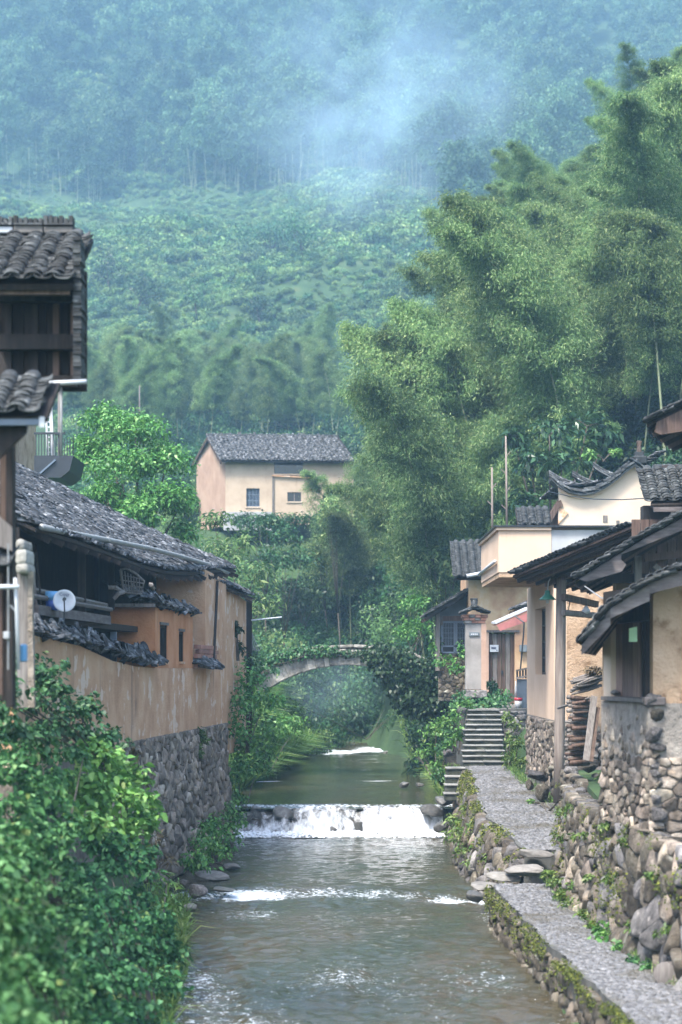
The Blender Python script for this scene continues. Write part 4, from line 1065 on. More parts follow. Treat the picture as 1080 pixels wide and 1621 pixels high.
for i_, (x, y, Y, rx, rz, k, lab) in enumerate((
        (312, 1412, 36.6, 20, 17, 'stone', 'rounded grey boulder at the foot of the farmhouse stone base'),
        (302, 1437, 35.2, 16, 9, 'slab', 'flat pale stone below the rounded grey boulder'),
        (338, 1386, 40.5, 32, 9, 'slab', 'broad flat river ledge on the farmhouse bank'),
        (365, 1372, 42.5, 18, 7, 'slab', 'tip of flat ledge reaching into the pool'),
        (352, 1409, 38.2, 26, 5, 'stonewet', 'thin wet ledge at the edge of the rapids'),
        (290, 1400, 37.5, 12, 12, 'stonebrown', 'brown stone tucked against the farmhouse base'))):
    kk = Y / F
    tag(rock('rock', P(x, y, Y), (rx * kk, rx * kk * 0.85, rz * kk), k, None, (0.05, 0.05, random.uniform(-.4, .4)), i_), lab, 'rock')

# ================================================================== stone stairs
st = thing('stone_stairs', 'worn stone stairs climbing from the footpath to the gate', 'stairs', (4.0, 51.5, 1.8))
ns = 11
for k in range(ns):
    Y = 51.4 + k * 0.39; z = 1.88 + (k + 1) * 0.132
    xl = 3.25 + 0.045 * k; xr = 4.48 + 0.02 * k
    cuts = [xl + random.uniform(-.06, .06), xl + (xr - xl) * random.uniform(.3, .7), xr + random.uniform(-.05, .05)]
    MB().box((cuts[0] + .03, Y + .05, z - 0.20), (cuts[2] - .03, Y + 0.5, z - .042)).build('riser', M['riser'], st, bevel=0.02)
    for a, b in zip(cuts[:-1], cuts[1:]):
        tz = random.uniform(-.012, .012); j0, j1 = random.uniform(-.03, .03), random.uniform(-.03, .03)
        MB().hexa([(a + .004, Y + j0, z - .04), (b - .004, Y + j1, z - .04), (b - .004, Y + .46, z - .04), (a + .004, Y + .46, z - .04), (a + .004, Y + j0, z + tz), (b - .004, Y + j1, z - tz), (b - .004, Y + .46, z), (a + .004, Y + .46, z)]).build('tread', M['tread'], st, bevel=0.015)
for k in range(4):
    Y = 51.0 - k * 0.42; z = 1.86 - k * 0.20
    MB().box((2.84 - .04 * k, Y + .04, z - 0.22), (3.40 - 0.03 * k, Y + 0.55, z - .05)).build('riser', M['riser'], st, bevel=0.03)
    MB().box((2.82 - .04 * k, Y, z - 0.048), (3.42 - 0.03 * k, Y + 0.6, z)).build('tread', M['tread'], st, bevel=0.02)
MB().prism([(3.2, 51.9, 0.3), (4.55, 51.9, 0.3), (4.7, 55.6, 0.3), (3.7, 55.6, 0.3)], (0, 0, 1.45)).build('core', M['darkmortar'], st)
terr = MB().prism([(3.72, 55.75, 1.5), (6.5, 55.75, 1.5), (6.5, 61, 1.5), (3.72, 61, 1.5)], (0, 0, 1.84))
o = terr.build('pavement', M['path']); o['kind'] = 'structure'
stones(o, lambda u, v, w: Vector((3.75 + u, 55.74 - w, 1.7 + v)), 1.7, 1.58, lambda u, v: .28, .25, M['stone'], limit=60)
for k in range(26):
    x_, y_ = 3.6 + 1.9 * random.random(), 55.8 + (k // 2) * 0.38
    MB().box((x_, y_, 3.30), (x_ + random.uniform(.35, .7), y_ + 0.35, 3.352 + 0.004 * (k % 5))).build('paving_slab', M['slab'], o, bevel=.02)

# ================================================================== near retaining wall + cottage with shutters
def rwx(Y): return np.interp(Y, [16, 21.1, 24, 26.9, 29.3, 31.5, 34, 37.8], [4.95, 4.5, 4.27, 4.10, 3.98, 3.97, 4.05, 4.32])
rw = thing('boulder_wall', 'dry-stone retaining wall of mossy brown boulders along the footpath', 'stone wall', (4.4, 28, 0.5))
def frw(u, v, w):
    Y = 18 + u; return Vector((rwx(Y) - w + 0.16 * v / 1.7, Y, 0.45 + v))
mb = MB(); yv = np.linspace(17.5, 37.8, 30)
for a, b in zip(yv[:-1], yv[1:]):
    xa, xb = rwx(a) + .03, rwx(b) + .03
    mb.hexa([(xa, a, 0), (xa + 1.0, a, 0), (xb + 1.0, b, 0), (xb, b, 0), (xa + .16, a, 2.1), (xa + 1.0, a, 2.1), (xb + 1.0, b, 2.1), (xb + .16, b, 2.1)])
mb.build('wall_core', M['darkmortar'], rw)
stones(rw, frw, 19.7, 1.78, lambda u, v: 0.36 + 0.16 * (v < .7) - 0.05 * (u > 12), 0.27, [M['stonebrown'], M['stonebrown'], M['stone'], M['rubble']], gap=.98, limit=300)
for k in range(34):
    Y = 22 + k * 0.48
    rock('cap_stone', (rwx(Y) + 0.32 + random.uniform(-.05, .05), Y, 2.12), (0.2, 0.28, random.uniform(.10, .15)), 'stonebrown' if k % 3 else 'stone', rw)
cot = thing('shuttered_cottage', 'ochre earth cottage with brown plank shutters on a rubble base', 'house', (4.8, 28, 2.2))
def cwx(Y): return 4.42 - (Y - 26.9) * 0.129
DC = Vector((-0.129, 1, 0)).normalized(); CIN = Vector((1, 0.129, 0)).normalized()
def fcb(u, v, w): return Vector((cwx(26.9 + u), 26.9 + u, 2.2 + v)) - CIN * (w + .12 * (1 - v / 1.84))
MB().prism([Vector((cwx(26.9) - .06, 26.92, 2.0)), Vector((cwx(29.4) - .06, 29.4, 2.0)), Vector((cwx(29.4) + 1, 29.4, 2.0)), Vector((cwx(26.9) + 3.2, 26.92, 2.0))], (0, 0, 2.02)).build('wall_core', M['palemortar'], cot)
stones(cot, fcb, 2.45, 1.8, lambda u, v: 0.22, 0.10, M['rubble'], gap=0.86, limit=160)
def fcf(u, v, w): return Vector((cwx(26.9) - .05 + u, 26.9 - w, 2.0 + v))
stones(cot, fcf, 2.4, 1.25, lambda u, v: 0.25, 0.14, M['rubble'], limit=80)
z = 2.15
k = 0
while z < 4.0:                                       # quoins
    hq = random.uniform(0.11, 0.27); wq = random.uniform(0.18, 0.30)
    rock('quoin', (cwx(26.9) + .05 + random.uniform(-.04, .04), 26.95 + random.uniform(-.03, .03), z + hq / 2), (wq * .62, .2, hq * .64), 'stone' if k % 3 else 'stonebrown', cot, (random.uniform(-.1, .1), random.uniform(-.1, .1), random.uniform(-.3, .3)))
    z += hq; k += 1
# upper earth walls
MB().prism([Vector((cwx(29.0) - .02, 29.0, 4.03)), Vector((cwx(29.4) - .02, 29.4, 4.03)), Vector((cwx(29.4) + .5, 29.4, 4.03)), Vector((cwx(29.0) + .5, 29.0, 4.03))], (0, 0, 1.5)).build('wall', M['pale'], cot)
MB().prism([Vector((cwx(29.4), 29.41, 2.0)), Vector((6.5, 29.41, 2.0)), Vector((6.5, 29.7, 2.0)), Vector((cwx(29.4), 29.7, 2.0))], (0, 0, 3.4)).build('wall', M['ochre'], cot)
MB().prism([Vector((cwx(27.26) - .03, 27.26, 5.2)), Vector((cwx(29.4) - .03, 29.39, 5.2)), Vector((cwx(29.4) + .4, 29.39, 5.2)), Vector((cwx(27.26) + .4, 27.26, 5.2))], (0, 0, .5)).build('lintel', M['darkwood'], cot)
MB().prism([Vector((cwx(26.97) - .12, 26.97, 4.03)), Vector((cwx(29.2) - .12, 29.2, 4.03)), Vector((cwx(29.2) + .25, 29.2, 4.03)), Vector((cwx(26.97) + .25, 26.97, 4.03))], (0, 0, .06)).build('sill', M['greywood'], cot)
for k in range(5):
    a = 27.46 + k * 0.305; b = a + 0.295
    o1 = random.uniform(0, .02)
    MB().prism([Vector((cwx(a) + .05 + o1, a, 4.094)), Vector((cwx(b) + .05 + o1, b, 4.094)), Vector((cwx(b) + .09 + o1, b, 4.094)), Vector((cwx(a) + .09 + o1, a, 4.094))], (0, 0, 1.1)).build('shutter_plank', M['shutter'], cot)
for a in (27.28, 27.43):
    MB().beam((cwx(a) + .04, a, 4.094), (cwx(a) + .04, a, 5.19), .07, .09).build('jamb', M['darkwood'], cot)
MB().prism([Vector((cwx(27.26) + .45, 27.26, 4.1)), Vector((cwx(29.2) + .45, 29.2, 4.1)), Vector((cwx(29.2) + .5, 29.2, 4.1)), Vector((cwx(27.26) + .5, 27.26, 4.1))], (0, 0, 1.05)).build('interior_shade_panel', M['dark'], cot)
MB().box((cwx(27.0) - .1, 26.86, 3.99), (cwx(27.0) + .2, 27.25, 4.11)).build('sill_end', M['greybeam'], cot, bevel=.02)
pebble = rock('rock', (cwx(28.7) - .02, 28.7, 4.15), (.10, .16, .06), 'slab'); tag(pebble, 'small pale stone lying on the shutter sill', 'stone')
gp_ = MB().prism([P(996, 995, 27.1), P(1009, 992, 27.05), P(1009, 1016, 27.05), P(996, 1016, 27.1)], (0.002, 0.012, 0)).build('notice', M['greenpaper'])
tag(gp_, 'pale green paper sheet hung beside the plank shutters', 'notice')

def verge_roof(parent, near, off, barge, pu=0.21, pv=0.11, board='greybeam', deckmat='darkwood', rafters=6, parts_cols=3, jit=0.05, undertiles=True):
    """near: eave-to-top polyline of the near verge; off: vector to the far verge"""
    off = Vector(off); nn = len(near)
    mb = MB()
    for a, b in zip(near[:-1], near[1:]):
        dz = Vector((0, 0, -0.05))
        mb.hexa([a + dz, b + dz, b + off + dz, a + off + dz, a, b, b + off, a + off])
    mb.build('roof_deck', M[deckmat], parent)
    for a, b in zip(near[:-1], near[1:]):
        nv = max(1, int((b - a).length / pv)); nu = max(1, int(off.length / pu))
        if parts_cols:
            tile_roof(parent, a - off.normalized() * 0.05, off, b - a, parts_cols, nv, pu, pv, jit, parts=True)
        tile_roof(parent, a + off.normalized() * (parts_cols * pu - 0.05), off, b - a, max(1, nu - parts_cols), nv, pu, pv, jit, nseg=4)
    if parts_cols:
        for a, b in zip(near[:-1], near[1:]):
            d = (b - a).normalized(); o2 = off.normalized(); n_ = o2.cross(d)
            if n_.z < 0: n_ = -n_
            for k in range(int((b - a).length / .125)):
                c = a + d * (k * .125 + .06) - o2 * .1 + n_ * (.05 + random.uniform(-.012, .012))
                ox = (o2 + n_ * random.gauss(-.05, .06) + d * random.gauss(0, .08)).normalized()
                Mx = Matrix(((d.x, ox.x, n_.x, c.x), (d.y, ox.y, n_.y, c.y), (d.z, ox.z, n_.z, c.z), (0, 0, 0, 1)))
                o = bpy.data.objects.new('verge_tile', tile_mesh('t', .15, .25, .05, True)); link(o, parent); o.matrix_basis = Mx
    for k in range(rafters):
        t = (k + 0.6) / rafters
        for a, b in zip(near[:-1], near[1:]):
            MB().beam(a + off * t - Vector((0, 0, .10)), b + off * t - Vector((0, 0, .10)), .07, .09).build('rafter', M['brownwood'] if k % 2 else M['darkwood'], parent)
    if barge:
        for k, (a, b) in enumerate(zip(near[:-1], near[1:])):
            d = Vector((0, -0.04 - 0.004 * k, 0))
            MB().prism([a + d + Vector((0, 0, -barge[0])), b + d + Vector((0, 0, -barge[1])), b + d + Vector((0, 0, -.005)), a + d + Vector((0, 0, -.005))], (0, 0.045, 0)).build('bargeboard', M[board], parent)
nr = [P(921, 1021, 26.3), P(966, 963, 26.3), P(1028, 924, 26.3), P(1090, 897, 26.3), P(1180, 862, 26.3)]
verge_roof(cot, nr, (0.62, 3.4, 0.0), (0.14, 0.24), pv=0.10, pu=0.2)
mb = MB().prism([Vector((cwx(26.9) + .02, 26.95, 3.2)), Vector((8.5, 26.95, 3.2))] + [Vector((a_, 26.95, b_)) for a_, b_ in ((8.5, 7.0), (nr[4].x, nr[4].z - .09), (nr[3].x, nr[3].z - .09), (cwx(26.9) + .02, float(np.interp(cwx(26.9), [p_.x for p_ in nr], [p_.z for p_ in nr])) - .1))], (0, .3, 0)); mb.build('wall', M['ochre'], cot)

# second house with the carved bargeboard
ch = thing('carved_eave_house', 'weathered timber house with carved bargeboard above the shuttered cottage', 'house', (6, 36.5, 2.2))
nr2 = [P(909, 918, 34.0), P(962, 886, 34.0), P(1015, 853, 34.0), P(1085, 815, 34.0), P(1180, 765, 34.0)]
verge_roof(ch, nr2, (0.75, 3.6, 0.0), None, pv=0.11)
bb = [(930, 921), (985, 905), (992, 894), (984, 886), (984, 878), (1085, 838), (1180, 790), (1180, 768), (1085, 818), (1015, 856), (962, 889), (916, 917)]
MB().prism([P(x, y, 33.93) for x, y in bb], (0, 0.05, 0)).build('bargeboard', M['greybeam'], ch, bevel=.008)
MB().beam(P(960, 915, 35.5), P(1150, 918, 35.5), .14, .18).build('tie_beam', M['darkwood'], ch)
MB().beam(P(1010, 880, 35.4), P(1010, 1000, 35.4), .13, .13).build('post', M['greywood'], ch)
MB().beam(P(1045, 860, 35.6), P(1045, 1000, 35.6), .13, .13).build('post', M['brownwood'], ch)
MB().beam(P(1036, 895, 35.3), P(1058, 915, 35.3), .1, .1).build('brace', M['greywood'], ch)
boards(ch, 'wall_board', (PX(1000, 36.6), 36.6, 0), (PX(1200, 36.6), 36.6, 0), 2.2, 7.4, 14, M['brownwood'])
MB().beam(P(1020, 884, 35.2), P(1120, 872, 35.2), .1, .14).build('wall_plate', M['brownwood'], ch)
MB().box((PX(975, 37), 37.0, 2.1), (9, 37.4, 6.2)).build('wall', M['ochre'], ch)
# wire stay from the carved board
w_ = MB().tube([P(926, 928, 33.9), P(950, 945, 32.5), P(975, 958, 31)], 0.012, 5).build('stay_wire', M['zinc']); tag(w_, 'thin grey stay wire below the carved bargeboard', 'wire')

# small tiled eave facing the viewer and the topmost roof corner
ue = thing('tiled_eave', 'steep tiled eave with bold rounded columns above the carved bargeboard', 'eave', P(1060, 830, 36.5))
tile_roof(ue, P(1028, 796, 36.5), (1, -0.02, 0.02), (0.28, .85, .62), 10, 12, 0.235, 0.10, 0.03, parts=True)
MB().prism([P(1030, 800, 36.45), P(1200, 794, 36.4), P(1200, 794, 36.4) + Vector((.3, 1.2, .9)), P(1030, 800, 36.45) + Vector((.3, 1.2, .9))], (0, .02, -.06)).build('roof_deck', M['darkwood'], ue)
MB().prism([P(1035, 803, 36.4), P(1200, 800, 36.4), P(1200, 810, 36.4), P(1036, 810, 36.4)], (0, .08, 0)).build('fascia', M['greybeam'], ue)
MB().box(P(1019, 845, 37.4), P(1075, 803, 37.8)).build('recess_shade_box', M['dark'], ue)  # solid dark box painted as the shade of a recess
MB().box(P(1068, 850, 36.9), P(1220, 811, 37.3)).build('wall', M['pale'], ue)
tr_ = thing('upper_roof', 'corner of a high tiled roof with deep brown fascia at the right edge', 'roof corner', P(1060, 690, 34))
nr3 = [P(1024, 672, 34.0), P(1052, 658, 34.0), P(1085, 640, 34.0), P(1180, 590, 34.0)]
verge_roof(tr_, nr3, (0.9, 2.4, -0.10), None, pv=0.12, rafters=7)
MB().prism([P(1036, 684, 33.95), P(1046, 688, 33.95), P(1180, 668, 33.95), P(1180, 602, 33.95), P(1085, 646, 33.95), P(1040, 668, 33.95)], (0.03, 0.06, 0)).build('fascia', M['brownwood'], tr_)
MB().box(P(1090, 840, 36.95), P(1200, 660, 37.2)).build('wall', M['darkwood'], tr_)

# lean-to on the round post
lt = thing('lean_to', 'open tiled lean-to with slatted underside carried by the round timber post', 'shelter', P(900, 1275, 42.5))
A, B, C_ = P(812, 911, 42.0), P(1002, 832, 38.6), P(940, 931, 43.6)
verge_roof(lt, [A, A.lerp(B, .5), B], C_ - A, None, pv=0.11, rafters=9, deckmat='brownwood')
for k in range(16):
    t = (k + .5) / 16; o_ = (C_ - A) * t - Vector((0, 0, .065))
    MB().beam(A + o_, B + o_, .05, .022).build('lath', M['greybeam'] if k % 3 else M['brownwood'], lt)
MB().tube([P(861, 904, 41.6), P(925, 915, 43.0), P(960, 921, 43.8)], 0.085, 12).build('purlin', M['greywood'], lt, True)
MB().beam(P(892, 945, 42.0), P(945, 957, 42.7), .12, .14).build('tie_beam', M['brownwood'], lt)
MB().tube([P(892, 970, 42.0), P(948, 975, 42.7)], .07, 8).build('pole', M['greywood'], lt)
post = MB().tube([P(885, 1271, 42.2), P(886, 1180, 42.2), P(888, 1000, 42.2), P(889, 905, 42.2)], [.125, .122, .115, .11], 14).build('post', M['post'], lt, True)
MB().box(P(874, 1284, 42.05), P(897, 1270.5, 42.4)).build('footing', M['stone'], lt, bevel=.03)
for k, (x, y, rx, rz, Y) in enumerate(((858, 1257, 17, 22, 43.2), (851, 1228, 24, 10, 43.6), (872, 1222, 14, 9, 43.8), (908, 1222, 16, 13, 40.5), (922, 1240, 15, 14, 39.8), (905, 1250, 13, 14, 40.2), (935, 1215, 14, 10, 40.0), (946, 1250, 16, 18, 39.4), (838, 1242, 9, 12, 44.4), (926, 1207, 14, 8, 40.8), (925, 1262, 16, 16, 39.0), (948, 1230, 12, 12, 40.0), (900, 1270, 10, 10, 39.6))):
    kk = Y / F
    tag(rock('boulder', P(x, y, Y), (rx * kk, rx * kk, rz * kk), 'stone' if k % 2 else 'stonebrown'),
        ('large grey boulder left of the post footing', 'flat mossy boulder lying on the grey boulder', 'small stone beside the round post below the cream house', 'rounded stone right of the round post', 'brown boulder under the firewood', 'stone at the right foot of the round post', 'flat stone directly under the firewood stack', 'big stone at the corner of the boulder wall', 'narrow stone at the edge of the upper path', 'thin slab under the firewood planks', 'dark boulder below the firewood boulders', 'small stone under the leaning planks', 'low stone beside the path near the post')[k], 'boulder')
terr2 = MB().prism([(4.3, 30, 1.0), (7, 30, 1.0), (7, 43, 1.0), (5.05, 43, 1.0), (4.9, 38, 1.0)], (0, 0, 1.22)); o = terr2.build('ground', M['ground']); o['kind'] = 'structure'
rw2 = thing('rubble_wall', 'low rubble wall under the firewood between post and cottage', 'stone wall', (5, 40, 1.3))
def frw2(u, v, w):
    Y = 37.2 + u; return Vector((np.interp(Y, [37, 38, 43, 44.4], [4.75, 4.86, 5.0, 5.0]) - w, Y, 1.0 + v))
stones(rw2, frw2, 7.0, 1.3, lambda u, v: .34, .34, M['stonebrown'], limit=90)

# lamps
def lamp(name, label, x, y, Y, mat, r_):
    t = thing(name, label, 'lamp', P(x, y, Y))
    p = P(x, y, Y)
    MB().tube([p + Vector((0, 0, r_ * .1)), p + Vector((0, 0, .22 * r_)), p + Vector((0, 0, .75 * r_)), p + Vector((0, 0, 1.2 * r_))], [r_, r_ * .95, r_ * .35, r_ * .28], 18).build('lamp_shade', mat, t, True)
    return t, p
t, p = lamp('pendant_lamp', 'green enamel pendant lamp on a hooked arm beside the round post', 867, 951, 42.0, M['green'], 0.19)
MB().tube([p + Vector((0, 0, .2)), p + Vector((0.02, 0, .42)), p + Vector((.10, 0, .55)), p + Vector((.30, 0, .58))], .015, 6).build('arm', M['zinc'], t)
MB().tube([p + Vector((0, 0, -.06)), p + Vector((0, 0, .06))], [.03, .05], 10).build('bulb', M['white'], t, True)
t = thing('hanging_bulb', 'white globe lamp hanging under the lean-to beam', 'lamp', P(928, 967, 42.4)); p = P(928, 967, 42.4)
MB().tube([p + Vector((0, 0, z_)) for z_ in (-.07, -.05, .0, .06, .11)], [.02, .08, .10, .06, .03], 12).build('bulb', M['white'], t, True)
MB().tube([p + Vector((0, 0, .11)), p + Vector((0, 0, .27))], .012, 6).build('cord', M['iron'], t)
MB().tube([P(900, 968, 42.2), P(903, 948, 42.2)], .012, 5).build('hook', M['iron'], t)

# firewood
fw = thing('firewood_stack', 'stack of split grey firewood and brushwood beneath the lean-to', 'firewood', P(920, 1205, 38.5))
for k in range(58):
    yy = 1208 - (k // 4) * 7.4 + random.uniform(-2, 2); x0 = 896 + random.uniform(-4, 8) + 0.06 * (1208 - yy); x1 = x0 + random.uniform(20, 38)
    Y = 38.2 + (k % 4) * .22
    a, b = P(x0, yy + random.uniform(-1.5, 1.5), Y), P(x1, yy + random.uniform(-3, 3), Y + .25)
    MB().tube([a, a.lerp(b, .5) + Vector((0, 0, random.uniform(-.015, .02))), b], [random.uniform(.028, .055)] * 3, 6).build('log', M['greywood'] if k % 4 else M['brownwood'], fw, True)
for k in range(26):
    yy = 1094 - k * 0.9 + random.uniform(-4, 4); x0 = 907 + random.uniform(-4, 8); x1 = x0 + random.uniform(34, 50)
    a, b = P(x0, yy + 4, 38.2 + (k % 3) * .2), P(x1, yy - random.uniform(4, 16), 38.7)
    MB().tube([a, a.lerp(b, .5) + Vector((0, 0, random.uniform(-.04, .05))), b], [.022, .026, .018], 5).build('branch', M['greywood'], fw, True)
for k, (a, b, w_, lab) in enumerate((((928, 1204), (941, 1102), .13, 'broad grey plank leaning against the firewood stack'), ((936, 1206), (947, 1120), .08, 'narrow brown plank leaning behind the broad grey plank'))):
    pl = MB().beam(P(*a, 37.6), P(*b, 38.0), w_, .035, up=(0, 1, 0)).build('plank', M['greywood'] if k == 0 else M['brownwood']); tag(pl, lab, 'plank')
pl = MB().tube([P(884, 1121, 40.5), P(935, 1105, 38)], .03, 6).build('stick', M['greywood']); tag(pl, 'long thin pole lying from the round post to the firewood', 'pole')
pl = MB().tube([P(975, 1350, 30.3), P(962, 1408, 29.6), P(951, 1456, 29.0)], .035, 7).build('pole', M['iron']); tag(pl, 'black iron bar leaning on the boulder wall', 'pole')
lg = MB().tube([P(1052, 1542, 23.9), P(1085, 1538, 24.6)], [.15, .14], 14).build('log', M['greywood'], None, True, bevel=.01); tag(lg, 'short weathered log end lying beside the footpath', 'log')

# ================================================================== cream house with cantilevered balcony
cr = thing('cream_house', 'cream plastered house with overhanging balcony box and tall barred window', 'house', (5.6, 47, 1.9))
HX = 5.0
fc = lambda s, z, d: Vector((HX + d, s, z))
wz0, wz1 = PZ(1068, 47.4), PZ(962, 47.4)
wall_open(fc, 44.5, 50.9, 3.31, 6.668, 0.3, [(46.3, 48.75, wz0, wz1)]).build('wall', M['cream'], cr)
MB().box((HX + 0.301, 44.5, 2.2), (8.5, 44.8, 6.668)).build('wall', M['ochre'], cr)  # darker ochre holds brown staining plus painted shade of this side
MB().box((HX + 0.301, 50.6, 3.3), (6.4, 50.9, 6.668)).build('wall', M['cream'], cr)
wf = MB()
for s_ in (46.36, 47.5, 48.69): wf.beam((HX + .2, s_, wz0), (HX + .2, s_, wz1), .06, .07)
for z_ in np.linspace(wz0 + .03, wz1 - .03, 5): wf.beam((HX + .2, 46.33, z_), (HX + .2, 48.72, z_), .055, .055)
wfo = wf.build('window_frame', M['iron'], cr)
for i in range(2):
    for j in range(4):
        za, zb = np.linspace(wz0 + .03, wz1 - .03, 5)[j:j + 2]
        ya, yb = ((46.4, 47.46), (47.54, 48.65))[i]
        MB().box((HX + .205, ya, za + .03), (HX + .212, yb, zb - .03)).build('pane', M['glass'], wfo)
MB().box((HX + .26, 46.3, wz0), (HX + .28, 48.75, wz1)).build('interior_shade_panel', M['dark'], cr)
# box
MB().box((3.72, 44.5, 6.67), (HX + .9, 50.0, 6.78)).build('soffit', M['ochre'], cr)  # ochre paints in the warm light bounced onto the underside
bx = MB().box((3.70, 44.48, 6.785), (3.86, 50.02, 7.76)); bx.box((3.861, 44.48, 6.785), (PX(873, 44.48), 44.64, 7.76)); bx.build('balcony_parapet', M['cream'], cr)
MB().box((PX(873, 44.48) + .001, 44.5, 6.785), (8.0, 44.66, 7.78)).build('balcony_parapet', M['concrete'], cr)
MB().box((3.64, 44.42, 7.764), (PX(873, 44.48), 50.08, 7.84)).build('coping', M['cream'], cr, bevel=.01)
MB().box((3.60, 44.38, 7.842), (8.1, 50.1, 7.88)).build('capping', M['iron'], cr)
MB().tube([(3.66, 50.3, 7.02), (3.64, 44.8, 7.06)], .04, 8).build('pipe', M['white'], cr, True)
def fcr(u, v, w): return Vector((HX - 0.02 - w, 44.3 + u, 1.7 + v))
MB().box((HX, 44.3, 1.4), (HX + 1, 51.0, 3.306)).build('wall_core', M['palemortar'], cr)
stones(cr, fcr, 6.6, 1.59, lambda u, v: 0.27, 0.10, M['rubble'], gap=.86, limit=200)
def fcr2(u, v, w): return Vector((HX + u, 44.28 - w, 1.9 + v))
stones(cr, fcr2, 2.2, 1.3, lambda u, v: 0.3, 0.11, M['rubble'], gap=.86, limit=80)
# two bare poles behind the parapet
for k, (xa, ya, xb, yb, lab) in enumerate(((780, 842, 779, 740, 'shorter bare pole standing behind the cream balcony'), (803, 834, 801, 690, 'taller bare pole with stub branches behind the cream balcony'))):
    t = thing('bare_pole', lab, 'pole', P(xa, ya + 20, 50.4))
    MB().tube([P(xa, ya + 20, 50.4), P(xb, yb, 50.4)], [.036, .024], 7).build('shaft', M['post'], t, True)
    for j in range(4 if k else 2):
        yb_ = yb + 25 + j * 28; s_ = (-1) ** j
        MB().tube([P(xb + 1, yb_ + 8, 50.4), P(xb + s_ * 7, yb_, 50.4)], .014, 5).build('stub_branch', M['post'], t)
wr = MB().tube([P(770 + 14 * k, 868 - 5.5 * k + (3 if k % 2 else 0), 50.35) for k in range(3)], .02, 5).build('bent_wire', M['iron']); tag(wr, 'bent wire strung between the two bare poles', 'wire')

# ================================================================== yellow house with plank door
yh = thing('door_house', 'worn yellow plaster house with weathered double plank door and small tiled eave', 'house', (4.6, 60.2, 3.35))
dy = 60.0
fy_ = lambda s, z, d: Vector((s, dy + d, z))
dxa, dxb, dz0, dz1 = PX(774, dy), PX(815, dy), 3.35, PZ(1001, dy)
wall_open(fy_, PX(742, dy), 7.5, 3.0, PZ(905, dy), .35, [(dxa, dxb, 3.0, dz1)]).build('wall', M['yellow'], yh)
MB().box((PX(742, dy), 60.351, 3.0), (PX(742, dy) + .3, 64, 7.5)).build('wall', M['yellow'], yh)
for k in range(6):
    a = dxa + (dxb - dxa) * k / 6; b = dxa + (dxb - dxa) * (k + 1) / 6
    MB().box((a + .006, dy + .12 + .006 * (k % 3), dz0), (b - .006, dy + .17, dz1 - .04)).build('door_plank', M['greywood'] if k in (1, 4) else M['brownwood'], yh)
MB().tube([(dxa * .47 + dxb * .53, dy + .1, dz0 + 1.0), (dxa * .47 + dxb * .53, dy + .1, dz0 + 1.12)], .03, 8).build('door_ring', M['iron'], yh)
MB().box((dxa - .25, dy - .06, dz1), (dxb + .15, dy + .2, dz1 + .07)).build('lintel', M['greywood'], yh)
MB().box((dxa - .22, dy - .03, 3.3), (dxa - .002, dy + .03, dz1 - .002)).build('jamb', M['rose'], yh)
MB().box((dxa - .1, dy - .3, 3.2), (dxb + .1, dy + .1, 3.40)).build('threshold', M['slab'], yh, bevel=.02)
tile_roof(yh, P(722, 914, 58.9), X, (0, .86, .62), 12, 14, 0.23, 0.14, 0.03, mat='tile', nseg=4)
MB().prism([P(720, 916, 59.0), P(800, 916, 59.0), P(800, 916, 59.0) + Vector((0, 1.5, 1.05)), P(720, 916, 59.0) + Vector((0, 1.5, 1.05))], (0, 0.02, -.05)).build('roof_deck', M['darkwood'], yh)
MB().tube([P(739, 912, 58.7), P(771, 906, 58.7)], .06, 8).build('gutter', M['white'], yh, True)
nt_ = MB().box(P(776, 1032, 59.99), P(789, 1021, 60.1)).build('door_notice', M['white'], None); tag(nt_, 'white notice card fixed to the plank door', 'notice')
for k in range(2): MB().box(P(778, 1025.4 + k * 1.6, 59.975), P(785.5, 1024.4 + k * 1.6, 59.985)).build('printed_line', M['ink'], nt_)
MB().box(P(786, 1030.5, 59.975), P(787.5, 1029, 59.985)).build('printed_mark', M['ink'], nt_)
mtr = MB().box(P(823, 1032, 59.8), P(834, 1021, 59.95)).build('meter_box', M['slate'], None, bevel=.01); tag(mtr, 'grey meter box on the yellow wall beside the door', 'box')
# small tiled canopy piece and awning
cn = thing('tile_canopy', 'short tiled canopy stub above the red awning', 'canopy', P(828, 965, 56))
tile_roof(cn, P(812, 966, 56), (0, 1, 0), (1, 0, .42), 6, 7, .22, .12, .06, parts=False)
MB().prism([P(812, 967, 56), P(812, 967, 56) + Vector((0, 1.2, 0)), P(812, 967, 56) + Vector((.9, 1.2, .38)), P(812, 967, 56) + Vector((.9, 0, .38))], (0, 0, -.06)).build('deck', M['brownwood'], cn)
aw = thing('folding_awning', 'faded red awning with white top and black folding arm over the passage', 'awning', P(832, 1000, 54))
a0_, a1v = P(785, 988, 54), P(840, 964, 54)
MB().prism([a0_, a1v, a1v + Vector((0, 1.6, .05)), a0_ + Vector((0, 1.6, .05))], (0, 0, .05)).build('top_cover', M['white'], aw)
MB().prism([P(787, 990, 53.98), P(840, 968, 53.98), P(840, 982, 53.98), P(792, 999, 53.98)], (0, .03, 0)).build('valance', M['red'], aw)
MB().prism([a0_ - Vector((-.02, 0, .02)), a1v - Vector((0, 0, .02)), a1v + Vector((0, 1.5, -.0)), a0_ + Vector((0.02, 1.5, -.0))], (0, 0, -.012)).build('fabric', M['red'], aw)
MB().tube([P(830, 985, 53.6), P(829, 1005, 53.6), P(824, 1061, 53.6)], .022, 6).build('crank_rod', M['iron'], aw)
MB().tube([P(815, 975, 53.9), P(829, 985, 53.7)], .02, 6).build('folding_arm', M['iron'], aw)
